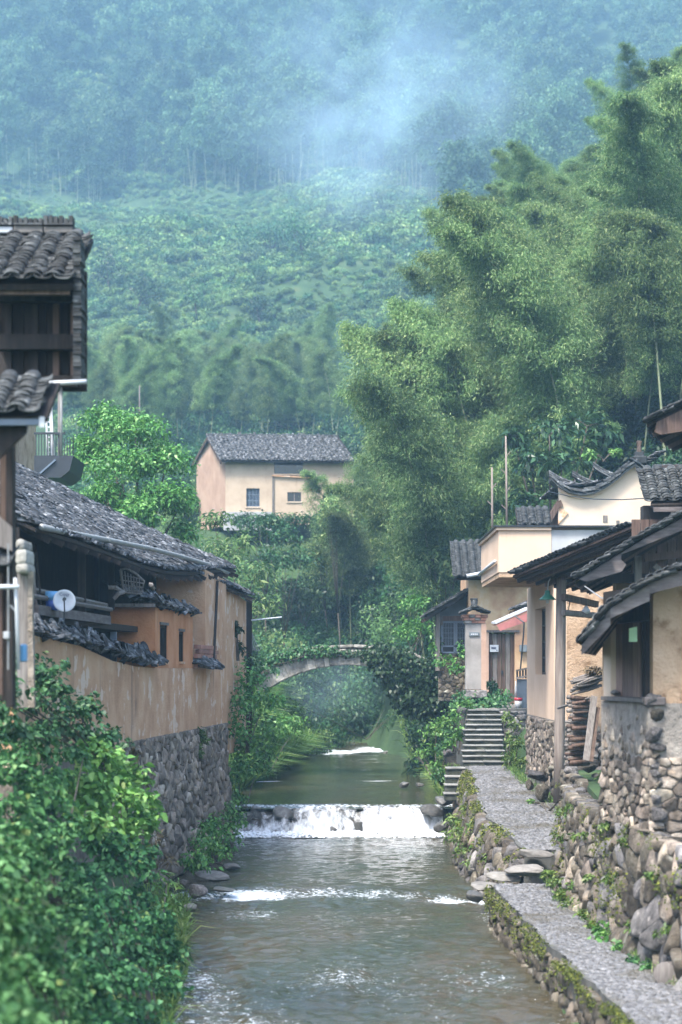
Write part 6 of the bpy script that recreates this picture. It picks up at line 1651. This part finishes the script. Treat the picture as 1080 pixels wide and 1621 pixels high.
gn_mass('bank_thicket', 'leafy thicket on the slope behind the earthen farmhouse', X3, Y3, Z3 - .3, rng.uniform(1.2, 2.8, len(X3)), [shrub(800 + i, 1800, .06, .03, (M['broad'], M['bright'], M['broad'])[i], 10, .8) for i in range(3)], 'foliage')

# ================================================================== single trees
def far_tree(label, x, y, Y, rx, ry, mat, group=None, ls=.4, lw=.22, nb=4):
    ya = np.arange(112, 440, 1.0); hp = HY - F * (height(PX(x, ya), ya) - CAMZ) / ya
    hit = np.nonzero(hp <= y + ry * 1.0)[0]
    if len(hit): Y = float(ya[hit[0]])
    k = Y / F
    balls = [(P(x + random.uniform(-.5, .5) * rx, y + random.uniform(-.45, .4) * ry, Y + random.uniform(-.4, .4) * rx * k), (rx * k * .62, rx * k * .62, ry * k * .6)) for _ in range(nb)]
    c = P(x, y, Y); g = min(hz(c.x, c.y), c.z - ry * k * .8)
    return tree('tree', label, (c.x, c.y, g), balls, ls, lw, mat, trunk_r=.14, density=1.5, sub=12, group=group)
far_tree('dark round tree on the terraces, nearest the dark timber house roof', 172, 425, 262, 38, 42, 'darkleaf')
far_tree('dark round tree on the terraces beside a rounder paler one', 218, 462, 250, 42, 34, 'darkleaf')
far_tree('bushy mid-green tree in the middle of the terraces', 312, 468, 252, 34, 36, 'broad')
far_tree('large spreading tree at the top of the terraces below the forest', 425, 372, 330, 66, 44, 'broad', nb=6)
far_tree('second spreading tree right of the large one on the upper terraces', 480, 380, 325, 36, 34, 'broad')
far_tree('small dark tree on the terraces beside the pale footpath', 412, 492, 240, 24, 26, 'darkleaf')
far_tree('dark leafy tree behind the ridge of the hillside house', 455, 665, 150, 48, 34, 'darkleaf')
far_tree('feathery tree left of the hillside house gable', 330, 640, 140, 42, 44, 'bamboofar')
far_tree('dark tree left of the mid bamboo grove', 160, 600, 170, 40, 40, 'darkleaf')
# round tree by the farmhouse roof
bl = [pb(x, y, Y, r_, r2_) for x, y, Y, r_, r2_ in ((165, 672, 66, 46, 34), (215, 690, 65, 56, 44), (262, 740, 65, 46, 46), (190, 745, 64, 56, 46), (250, 795, 64, 52, 40), (140, 720, 66, 36, 46), (285, 800, 65, 30, 40), (165, 790, 63.5, 40, 34), (290, 850, 65, 26, 34), (215, 820, 63, 44, 34))]
tree('tree', 'dense bright green tree rising behind the farmhouse roof', (PX(225, 65), 65, hz(PX(225, 65), 65) - .2), bl, .14, .07, 'bright', .16, 3.4, 34, .40)
bl = [pb(x, y, Y, r_, r2_) for x, y, Y, r_, r2_ in ((340, 830, 74, 36, 30), (370, 870, 72, 44, 40), (400, 920, 71, 40, 44), (350, 890, 70, 34, 40), (420, 965, 70, 34, 34))]
tree('tree', 'pale green feathery tree just right of the farmhouse roof end', (PX(372, 72), 72, hz(PX(372, 72), 72)), bl, .24, .075, 'bamboo', .1, 1.7, 20, .42, droop=.9)
# glossy tree by the gable house
bl = [pb(x, y, Y, r_, r2_) for x, y, Y, r_, r2_ in ((870, 690, 68, 52, 40), (930, 675, 69, 46, 36), (840, 740, 67, 34, 44), (890, 735, 67, 44, 34), (955, 700, 69, 28, 38), (835, 800, 67, 30, 38), (815, 700, 68, 18, 30))]
tree('tree', 'glossy large-leaved tree behind the cream gable', (PX(870, 68), 68, hz(PX(870, 68), 68) - .3), bl, .34, .12, 'glossy', .14, 1.7, 18, .40, droop=1.0, up=.9)
for k, (x, y, Y, r_, ry_, mt, lab) in enumerate((
        (450, 870, 92, 46, 46, 'broad', 'leafy mid-green tree below the hillside house'),
        (520, 900, 101, 44, 50, 'bamboo', 'feathery light tree in the valley centre'),
        (480, 950, 100, 44, 40, 'darkleaf', 'dark bushy tree directly behind the bridge crown'),
        (560, 955, 101, 46, 44, 'broad', 'green tree behind the bridge, right of the dark bushy one'),
        (620, 930, 100, 44, 50, 'darkleaf', 'dark tree at the foot of the bamboo slope'),
        (660, 975, 76, 36, 40, 'bright', 'bright leafy tree left of the grey lean-to house'),
        (420, 830, 98, 36, 30, 'broad', 'low tree under the terrace wall of the hillside house'),
        (540, 830, 98, 36, 44, 'bamboo', 'slender light tree at the right end of the hillside house'),
        (700, 890, 74, 40, 40, 'bamboo', 'feathery light tree above the grey lean-to house'))):
    k_ = Y / F
    balls = [pb(x + random.uniform(-.6, .6) * r_, y + random.uniform(-.6, .6) * ry_, Y + random.uniform(-1, 1), r_ * .6, ry_ * .6) for _ in range(6)]
    c = P(x, y, Y)
    tree('tree', lab, (c.x, c.y, min(hz(c.x, c.y), c.z - 1)), balls, .19, .085, mt, .045, 1.7, 18, .42)

# ================================================================== bank shrubs, ivy, grass
BU = [
    ('bush', 'lush green shrub below the farmhouse end wall', [pb(392, 1085, 53, 34, 34), pb(382, 1125, 52, 32, 34), pb(414, 1115, 54, 36, 30), pb(376, 1165, 51.5, 24, 34)], .12, .065, 'bright'),
    ('bush', 'pale flowering-looking shrub against the farmhouse corner', [pb(390, 1050, 55.5, 30, 20), pb(420, 1062, 58, 28, 16)], .11, .06, 'broad'),
    ('bush', 'tall leafy shrub at the left foot of the bridge', [pb(410, 1160, 56, 40, 34), pb(384, 1190, 53, 30, 38), pb(440, 1155, 60, 36, 30), pb(418, 1200, 56, 32, 28), pb(465, 1150, 66, 30, 22)], .12, .065, 'bright'),
    ('bush', 'darker shrub above the weir on the farmhouse bank', [pb(380, 1230, 52.5, 26, 34), pb(408, 1222, 55, 30, 28), pb(374, 1268, 51.5, 16, 26)], .11, .06, 'bright'),
    ('bush', 'weedy shrub hanging over the pool below the weir', [pb(345, 1312, 43, 26, 26), pb(326, 1338, 40, 26, 24), pb(362, 1322, 46, 18, 26), pb(368, 1288, 48.5, 16, 24), pb(308, 1362, 38.3, 20, 20), pb(340, 1355, 41, 26, 20), pb(355, 1340, 43.5, 28, 26), pb(372, 1305, 47, 22, 28), pb(330, 1320, 41.5, 24, 24), pb(318, 1375, 38.5, 24, 16)], .10, .055, 'bright'),
    ('bush', 'small weed clump growing from the farmhouse stone base', [pb(318, 1170, 45.2, 9, 20, 4), pb(314, 1195, 45, 8, 16, 4)], .10, .05, 'grass'),
    ('bush', 'dark creeper on the farmhouse far wall', [pb(373, 1000, 53.0, 9, 18, 4), pb(378, 1030, 53.5, 12, 18, 5)], .12, .07, 'darkleaf'),
    ('bush', 'bright shrub on the stair side of the upper pool', [pb(690, 1165, 58, 26, 26), pb(672, 1195, 58, 20, 26), pb(703, 1150, 57, 16, 22), pb(690, 1220, 56.5, 14, 18)], .12, .065, 'bright'),
    ('bush', 'shrub left of the stairs at the water edge', [pb(695, 1232, 54.5, 12, 16), pb(700, 1190, 56, 14, 20), pb(712, 1165, 56, 10, 16)], .10, .055, 'broad'),
    ('bush', 'fresh green shrub right of the gate pillar foot', [pb(778, 1088, 57.5, 9, 13), pb(784, 1095, 57.3, 8, 9)], .09, .05, 'broad'),
    ('bush', 'leafy bush in front of the grey lean-to house', [pb(705, 1050, 60, 18, 16), pb(690, 1030, 61, 14, 18), pb(722, 1060, 59.5, 12, 14), pb(730, 1035, 59.8, 6, 24)], .11, .06, 'bright'),
    ('bush', 'bush below the bamboo left of the grey lean-to house', [pb(668, 1000, 66, 24, 30), pb(640, 1010, 68, 24, 22), pb(655, 960, 70, 24, 24)], .13, .065, 'bright'),
    ('bush', 'green tuft beside the cream house foundation', [pb(803, 1140, 53, 8, 16), pb(806, 1175, 51.5, 7, 22), pb(802, 1205, 50.5, 8, 14), pb(818, 1180, 51, 12, 18), pb(814, 1150, 52.5, 12, 14), pb(824, 1210, 49.5, 12, 12)], .10, .035, 'grass'),
    ('bush', 'fern clump below the upper footpath edge', [pb(722, 1328, 43.5, 20, 18), pb(736, 1352, 42, 22, 16), pb(718, 1302, 45.5, 16, 16), pb(752, 1368, 40.5, 20, 12)], .12, .04, 'grass'),
    ('bush', 'grassy clump on the mossy bank of the upper footpath', [pb(768, 1336, 40.5, 20, 14), pb(752, 1312, 42, 16, 16), pb(784, 1358, 39, 20, 13), pb(742, 1285, 45, 12, 14)], .10, .03, 'grass'),
    ('bush', 'weeds at the foot of the boulder wall by the path bend', [pb(878, 1402, 33.2, 18, 16), pb(892, 1420, 32.2, 18, 14), pb(908, 1434, 31.2, 20, 14), pb(866, 1388, 34, 10, 12)], .10, .03, 'grass'),
    ('bush', 'low weeds along the boulder wall beside the black bar', [pb(930, 1452, 29.9, 18, 15), pb(946, 1468, 28.8, 18, 14)], .09, .035, 'grass'),
    ('bush', 'broad-leaved weed clump at the boulder wall foot', [pb(966, 1492, 27.6, 24, 22), pb(984, 1512, 26.6, 24, 20), pb(956, 1478, 28.2, 18, 16)], .09, .065, 'bright'),
    ('bush', 'second weed clump along the wall near the log end', [pb(1014, 1528, 25.6, 24, 18), pb(1034, 1536, 25.0, 20, 16)], .09, .06, 'broad'),
    ('bush', 'small fern tuft growing from the top of the boulder wall', [pb(918, 1275, 34.5, 10, 14), pb(908, 1290, 34.6, 10, 10)], .09, .035, 'grass'),
    ('bush', 'little bright plant lodged in the boulder wall', [pb(929, 1296, 33.4, 7, 7)], .06, .05, 'bright'),
    ('bush', 'grass tuft at the foot of the big boulder by the upper path', [pb(843, 1272, 43.0, 8, 8), pb(905, 1265, 40.5, 12, 8)], .09, .03, 'grass'),
    ('bush', 'brushy greenery topping the firewood stack', [pb(940, 1062, 38.6, 16, 4, 8)], .10, .03, 'dry'),
    ('bush', 'bright saplings behind the swept eave of the gable house', [pb(935, 722, 66, 12, 10), pb(975, 718, 66, 10, 9)], .14, .08, 'bright'),
    ('bush', 'hedge hiding the foot of the hillside house', [pb(x_, 826, 107.5, 22, 15, 16) for x_ in range(372, 540, 18)], .2, .09, 'broad'),
    ('bush', 'pale scrub closing the stream bed beyond the arch', [pb(505, 1128, 95, 26, 16), pb(540, 1124, 97, 28, 18), pb(575, 1122, 98, 28, 18), pb(610, 1128, 96, 28, 20), pb(560, 1100, 102, 36, 24), pb(600, 1100, 101, 32, 24)], .16, .06, 'field'),
    ('bush', 'hazy dark thicket seen through the bridge arch', [pb(450, 1085, 96, 40, 34), pb(500, 1075, 98, 40, 36), pb(550, 1080, 99, 40, 36), pb(600, 1085, 97, 40, 36), pb(640, 1090, 94, 30, 36), pb(535, 1115, 100, 44, 22)], .17, .08, 'broad'),
    ('bush', 'grey-green shrub at the water edge beyond the arch', [pb(455, 1130, 75, 34, 26), pb(645, 1140, 76, 26, 30), pb(470, 1150, 72, 20, 16), pb(614, 1122, 91, 20, 20), pb(610, 1150, 88, 15, 16), pb(620, 1098, 94, 20, 20), pb(628, 1140, 86, 20, 24)], .14, .05, 'broad'),
]
for nm, lab, bls, ls, lw, mt in BU:
    bush(nm, lab, bls, ls, lw, mt, density=2.3, sub=18, subr=.45)
def ivy(name, label, pts, n, ls, lw, mat, spread):
    """pts: list of (x, y, Y) photo points the creeper follows"""
    pts = np.array([P(*p_) for p_ in pts]); k = rng.integers(0, len(pts), n)
    C = pts[k] + rng.normal(size=(n, 3)) * np.array(spread)
    nm = unit(rng.normal(size=(n, 3)) * .5 + np.array([0, -1, .6])); D = rng.normal(size=(n, 3)); D[:, 2] -= .8
    kk = rng.uniform(.6, 1.3, n)
    t = thing(name, label, 'ivy', Vector(pts.mean(0)) - Vector((0, 0, .5)))
    mobj('foliage', leaf_mesh('foliage', leaf_geo(C, D, nm, ls * kk, lw * kk), M[mat]), t)
    mb = MB()
    for j in range(8):
        a, b = Vector(pts[random.randrange(len(pts))]), Vector(pts[random.randrange(len(pts))])
        if (a - b).length < 2.5: mb.tube([a, a.lerp(b, .5) + Vector((0, -.05, -.1)), b], .015, 4)
    mb.build('stem', M['bark'], t)
vl = [(x, np.interp(x, [d_[0] for d_ in deck], [d_[1] for d_ in deck]) + 1 + 3 * math.sin(x), 65.9) for x in range(385, 530, 4)]
vl += [(x, 1090 + 10 * math.sin(x), 65.8) for x in range(350, 405, 4)] + [(x, 1066 + 8 * math.sin(x), 65.8) for x in range(365, 420, 4)]
ivy('ivy', 'ivy trailing over the left half of the arch bridge', vl, 2500, .11, .08, 'broad', (.16, .06, .08))
vr = []
for _ in range(240):
    x = random.uniform(588, 760); top_ = np.interp(x, [d_[0] for d_ in deck], [d_[1] for d_ in deck]) - 2
    low = np.interp(x, [588, 604, 622, 645, 700, 735, 760], [1042, 1064, 1098, 1128, 1134, 1120, 1112])
    vr.append((x, random.uniform(top_, max(low, top_ + 4)), 65.7 - random.uniform(0, .5)))
ivy('ivy', 'thick dark ivy curtain over the right half of the arch bridge', vr, 19000, .14, .105, 'darkleaf', (.14, .14, .10))
ivy('ivy', 'ivy spilling over the bank at the head of the stairs', [(random.uniform(720, 800), random.uniform(1100, 1124), random.uniform(56, 57.5)) for _ in range(40)], 1500, .11, .08, 'broad', (.15, .2, .08))
ivy('ivy', 'thin ivy strand along the bridge crown', [(x, 1034, 65.9) for x in range(520, 600, 5)], 450, .10, .075, 'darkleaf', (.12, .05, .05))

def grass(name, label, n, fpos, ln, wd, mat, kind='stuff', bend=.5):
    C = fpos(n); n = len(C)
    D = np.stack([rng.normal(0, .45, n), rng.normal(0, .45, n), np.ones(n)], -1); k = rng.uniform(.5, 1.3, n)
    D = unit(D); side = unit(np.cross(D, rng.normal(size=(n, 3))))
    L_ = (ln * k)[:, None]; w = (wd * rng.uniform(.7, 1.2, n))[:, None]
    m = C + D * L_ * .6; tip = C + D * L_ * .85 + np.stack([D[:, 0], D[:, 1], -np.abs(D[:, 2]) * bend * .6], -1) * L_ * .45
    V = np.stack([C - side * w / 2, C + side * w / 2, m + side * w / 2.4, tip, m - side * w / 2.4], 1)
    Q = np.array([(0, 1, 2, 4)]); T = None
    V2 = np.stack([C - side * w / 2, C + side * w / 2, m + side * w / 2.4, m - side * w / 2.4], 1)
    V3 = np.stack([m - side * w / 2.4, m + side * w / 2.4, tip, tip], 1)
    VV = np.concatenate([V2.reshape(-1, 3), (np.stack([m - side * w / 2.4, m + side * w / 2.4, tip + side * w * .05, tip - side * w * .05], 1)).reshape(-1, 3)])
    r_ = rng.random(n)
    o = mobj(name, leaf_mesh(name, VV, M[mat], np.concatenate([r_, r_]))); o['kind'] = kind; o['label'] = label
    return o
def gpos_left(n):
    Y = rng.uniform(58, 84, n); x = np.interp(Y, [58, 70, 84], [-3.1, -2.3, -1.6]) - np.abs(rng.normal(0, .9, n)); return np.stack([x, Y, np.maximum(height(x, Y), .75) + .02], -1)
grass('tall_grass', 'tall pale grass on the left bank beyond the weir', 13000, gpos_left, 1.7, .04, 'grass', bend=1.3)
def gpos_right(n):
    Y = rng.uniform(56, 84, n); x = np.interp(Y, [56, 70, 84], [2.9, 3.2, 2.6]) + np.abs(rng.normal(0, .5, n)); return np.stack([x, Y, np.maximum(height(x, Y), .75) + .02], -1)
grass('bank_grass', 'grass along the right bank under the bridge', 5000, gpos_right, .7, .03, 'grass', bend=1.0)
def gpos_island(n):
    Y = rng.uniform(86, 97, n); x = rng.uniform(-3.5, 5, n); ok = (x < np.interp(Y, [86, 97], [-1.0, .6])) | (x > np.interp(Y, [86, 97], [2.6, 2.4]))
    x, Y = x[ok], Y[ok]; return np.stack([x, Y, np.maximum(height(x, Y), 1.0)], -1)
grass('stream_grass', 'pale reeds where the stream narrows beyond the bridge', 11000, gpos_island, 1.1, .045, 'grass', bend=1.1)
def gpos_edge(n):
    Y = np.concatenate([rng.uniform(22, 34, n // 2), rng.uniform(36.5, 51, n - n // 2)]); lo = Y < 35
    x = np.where(lo, np.interp(Y, PYs, RXs) - np.abs(rng.normal(0, .05, n)), np.interp(Y, UYs, URX) + rng.normal(0, .08, n))
    z = np.where(lo, np.interp(Y, PYs, PZs), np.interp(Y, UYs, UZs)); return np.stack([x, Y, z], -1)
grass('path_grass', 'short grass along the wall side of the footpath', 2600, gpos_edge, .17, .012, 'grass')
def moss(name, label, n, fpos, s, mat='moss'):
    C, nm = fpos(n); n = len(C)
    D = rng.normal(size=(n, 3)); k = rng.uniform(.6, 1.5, n)
    nm = unit(nm + rng.normal(size=(n, 3)) * .6)
    o = mobj(name, leaf_mesh(name, leaf_geo(C, D, nm, s * k, s * .8 * k), M[mat])); o['kind'] = 'stuff'; o['label'] = label
def mpos_low(n):
    Y = rng.uniform(20, 34.4, n); zt = np.interp(Y, PYs, PZs); d = np.abs(rng.normal(0, .15, n)) * (1 + .9 * vnoise(Y * 1.5, Y * 0, seed=2)); kp = vnoise(Y * 2.2, d * 6, seed=77) > -.35 + .9 * rng.random(n) * (d > .12); Y, zt, d = Y[kp], zt[kp], d[kp]; n = len(Y)
    x = np.interp(Y, PYs, LXs) - .10 - rng.random(n) * .07 + rng.random(n) * .12 * (d < .05); return np.stack([x, Y, zt + .03 - d], -1), np.tile([-.8, -.2, .7], (n, 1))
moss('moss', 'yellow-green moss along the river edge of the lower footpath', 6500, mpos_low, .032)
def mpos_up(n):
    Y = rng.uniform(36.3, 50, n); zt = np.interp(Y, UYs, UZs); d = np.abs(rng.normal(0, .35, n))
    keep = vnoise(Y * 1.3, d * 2.5, seed=17) > .0
    Y, d, zt = Y[keep], d[keep], zt[keep]; x = np.interp(Y, UYs, ULX) - .02 - .35 * d - rng.random(len(Y)) * .14 + .14 * (d < .06) * rng.random(len(Y))
    return np.stack([x, Y, zt + .05 - d], -1), np.tile([-.7, -.3, .8], (len(Y), 1))
moss('moss', 'yellow-green moss and short grass on the bank below the upper footpath', 9000, mpos_up, .045)
def mpos_wall(n):
    Y = rng.uniform(23, 37.5, n); v = rng.random(n) * 1.8; keep = vnoise(Y * 1.4, v * 1.6, seed=23) > .25
    Y, v = Y[keep], v[keep]; return np.stack([rwx(Y) - .13 - .1 * rng.random(len(Y)) + .09 * v, Y, .5 + v], -1), np.tile([-.7, -.4, .6], (len(Y), 1))
moss('moss', 'olive moss on the boulder wall', 5200, mpos_wall, .04)

def gpos_slope(n):
    Y = rng.uniform(46, 56, n); x = rng.uniform(4.5, 5.0, n); return np.stack([x, Y, height(x, Y)], -1)
grass('slope_grass', 'grass on the slope right of the stairs', 6500, gpos_slope, .45, .028, 'grass')
def gpos_stairl(n):
    Y = rng.uniform(50.5, 57, n); x = 3.1 + .04 * (Y - 51) - np.abs(rng.normal(0, .3, n)); return np.stack([x, Y, height(x, Y)], -1)
grass('stair_grass', 'grass and weeds left of the stairs', 2200, gpos_stairl, .5, .025, 'grass')
bush('bush', 'leafy bush against the terrace left of the stair head', [pb(718, 1140, 54.8, 16, 22), pb(726, 1165, 54.2, 9, 20), pb(712, 1180, 54.5, 12, 16), pb(735, 1118, 55.6, 12, 9)], .10, .06, 'bright', density=2.2, sub=16)
bush('bush', 'weeds sprouting from the joints of the boulder wall', [(Vector((rwx(Y_) - .12 + .08 * v_, Y_, .6 + v_)), (.10, .14, .10)) for Y_, v_ in ((24.5, .5), (25.4, 1.1), (26.3, .3), (27.2, 1.4), (28, .8), (28.8, 1.5), (29.8, .6), (30.6, 1.2), (31.5, .3), (32.4, 1.0), (33.4, 1.45), (34.5, .8), (35.6, 1.2), (36.6, .7))], .07, .03, 'grass', density=1.8, sub=8)
bush('bush', 'weeds between the post footing and the boulder wall', [pb(935, 1262, 38.4, 16, 12), pb(955, 1240, 38.6, 12, 14), pb(915, 1275, 38.6, 10, 8)], .09, .035, 'grass', density=2, sub=12)

# ================================================================== foreground shrubs on the left (out of focus)
POLY = [(0, 1050), (95, 1050), (140, 1105), (165, 1135), (222, 1180), (232, 1240), (232, 1305), (256, 1385), (268, 1440), (284, 1520), (278, 1565), (262, 1640), (-40, 1640), (-40, 1050)]
def inpoly(x, y):
    c = False
    for i in range(len(POLY)):
        (x1, y1), (x2, y2) = POLY[i], POLY[i - 1]
        if (y1 > y) != (y2 > y) and x < (x2 - x1) * (y - y1) / (y2 - y1) + x1: c = not c
    return c
zones = {}
for gy_ in range(1050, 1660, 36):
    for gx_ in range(-30, 290, 42):
        x, y = gx_ + random.uniform(-14, 14), gy_ + random.uniform(-12, 12)
        if not inpoly(x, y): continue
        Y = min(30, 13.0 + 11 * (max(x, 0) / 290) ** .8 + 11.5 * (1640 - y) / 590) + random.uniform(-.6, .6)
        Y -= 3.5 * max(0, 1 - x / 220) * max(0, (y - 1150) / 490); z = 0 if y < 1165 else (1 if x > 110 and y < 1330 else (2 if x <= 110 and y < 1380 else (3 if x > 120 else 4)))
        r_ = random.uniform(30, 46)
        zones.setdefault(z, []).append(pb(x, y + 10, Y, r_, r_ * .85, r_ * .9))
FG = {0: ('dense shrub under the white pipes, behind the front shrubs', .09, .06, 'broad'), 1: ('light green shrub reaching across the stone base', .12, .08, 'bright'),
      2: ('large soft-focus shrub at the left edge', .075, .055, 'cool'), 3: ('wide shrub at the water side of the front thicket', .082, .054, 'cool'), 4: ('lowest shrub in the bottom left corner', .064, .046, 'cool')}
for z, (lab, ls, lw, mt) in FG.items():
    bls = zones[z]; m_ = min(bls, key=lambda b_: b_[0].z)
    bush('bush', lab, bls, ls, lw, mt, density=2.4, sub=26, subr=.40, stems=14, root=(m_[0].x, m_[0].y, m_[0].z - .5), six=True)
bush('bush', 'red-tinged creeper on the stone base above the front thicket', [pb(213, 1195, 36.6, 10, 14, 5), pb(222, 1240, 37, 10, 26, 5)], .10, .06, 'dry', density=1.0, sub=9)
bush('bush', 'dry brown brush between stone base and front thicket', [pb(240, 1330, 33.5, 16, 30), pb(262, 1370, 35, 16, 16), pb(205, 1330, 32, 20, 20)], .16, .02, 'dry', density=1.0, sub=10)
bush('bush', 'grassy weeds at the waterline of the farmhouse bank', [pb(255, 1400, 33, 24, 26), pb(270, 1440, 31.5, 18, 26), pb(258, 1480, 29, 20, 26), pb(272, 1520, 27, 16, 20)], .16, .03, 'grass', density=1.3, sub=12)
def gpos_fg(n):
    Y = rng.uniform(20, 37, n); x = np.interp(Y, [20, 27, 33, 37], [-2.0, -2.3, -2.7, -3.0]) - np.abs(rng.normal(0, .35, n)); return np.stack([x, Y, np.maximum(height(x, Y), -.1)], -1)
grass('waterside_grass', 'long grass hanging over the near left waterline', 3600, gpos_fg, .5, .018, 'grass', bend=1.3)

# ================================================================== air
def volmat(name, col, dens, noise_=None):
    m = bpy.data.materials.new(name); m.use_nodes = True; nt = m.node_tree
    nt.nodes.remove(nt.nodes['Principled BSDF'])
    v = N(nt, 'VolumePrincipled'); v.inputs['Color'].default_value = (*col, 1); v.inputs['Density'].default_value = dens
    v.inputs['Anisotropy'].default_value = 0.0
    L(nt, v.outputs[0], nt.nodes['Material Output'].inputs['Volume'])
    if noise_:
        tc = N(nt, 'TexCoord'); ln_ = N(nt, 'VectorMath', operation='LENGTH'); L(nt, tc.outputs['Object'], ln_.inputs[0])
        mr = N(nt, 'MapRange', interpolation_type='SMOOTHSTEP'); mr.inputs[1].default_value = 1.0; mr.inputs[2].default_value = 0.1; mr.inputs[3].default_value = 0; mr.inputs[4].default_value = 1
        L(nt, ln_.outputs['Value'], mr.inputs[0])
        nz = noise(nt, tc.outputs['Object'], noise_, 4, .6, .4)
        m2 = N(nt, 'MapRange'); m2.inputs[1].default_value = .40; m2.inputs[2].default_value = .66; L(nt, nz, m2.inputs[0])
        a = N(nt, 'Math', operation='MULTIPLY'); L(nt, mr.outputs[0], a.inputs[0]); L(nt, m2.outputs[0], a.inputs[1])
        b = N(nt, 'Math', operation='MULTIPLY'); b.inputs[1].default_value = dens; L(nt, a.outputs[0], b.inputs[0])
        L(nt, b.outputs[0], v.inputs['Density'])
    return m
hzb = MB().box((-262, -45, -6), (275, 668, 300)).build('haze', volmat('valley_haze', (0.42, 0.72, 1.0), 0.00064)); hzb['kind'] = 'stuff'
def mist(name, label, x, y, Y, rx, ry, rd, dens, ns_):
    bm = bmesh.new(); bmesh.ops.create_icosphere(bm, subdivisions=3, radius=1); me = bpy.data.meshes.new(name); bm.to_mesh(me); bm.free()
    me.materials.append(volmat(name, (0.62, 0.83, 1.0), dens, ns_))
    o = mobj(name, me); o.location = P(x, y, Y); k = Y / F; o.scale = (rx * k, rd, ry * k); o['kind'] = 'stuff'; o['label'] = label
mist('smoke', 'drifting blue-white smoke in front of the mountain forest', 600, 195, 335, 300, 260, 42, .021, 2.6)
mist('mist', 'faint blue smoke in the hollow behind the bridge arch', 520, 1085, 80, 130, 80, 5, .05, 1.5)

if 0: print('TRIS', sum(sum(len(p.vertices) - 2 for p in m.polygons) for m in bpy.data.meshes if m.users and len(m.polygons) < 60000) + sum(2 * len(m.polygons) for m in bpy.data.meshes if m.users and len(m.polygons) >= 60000))
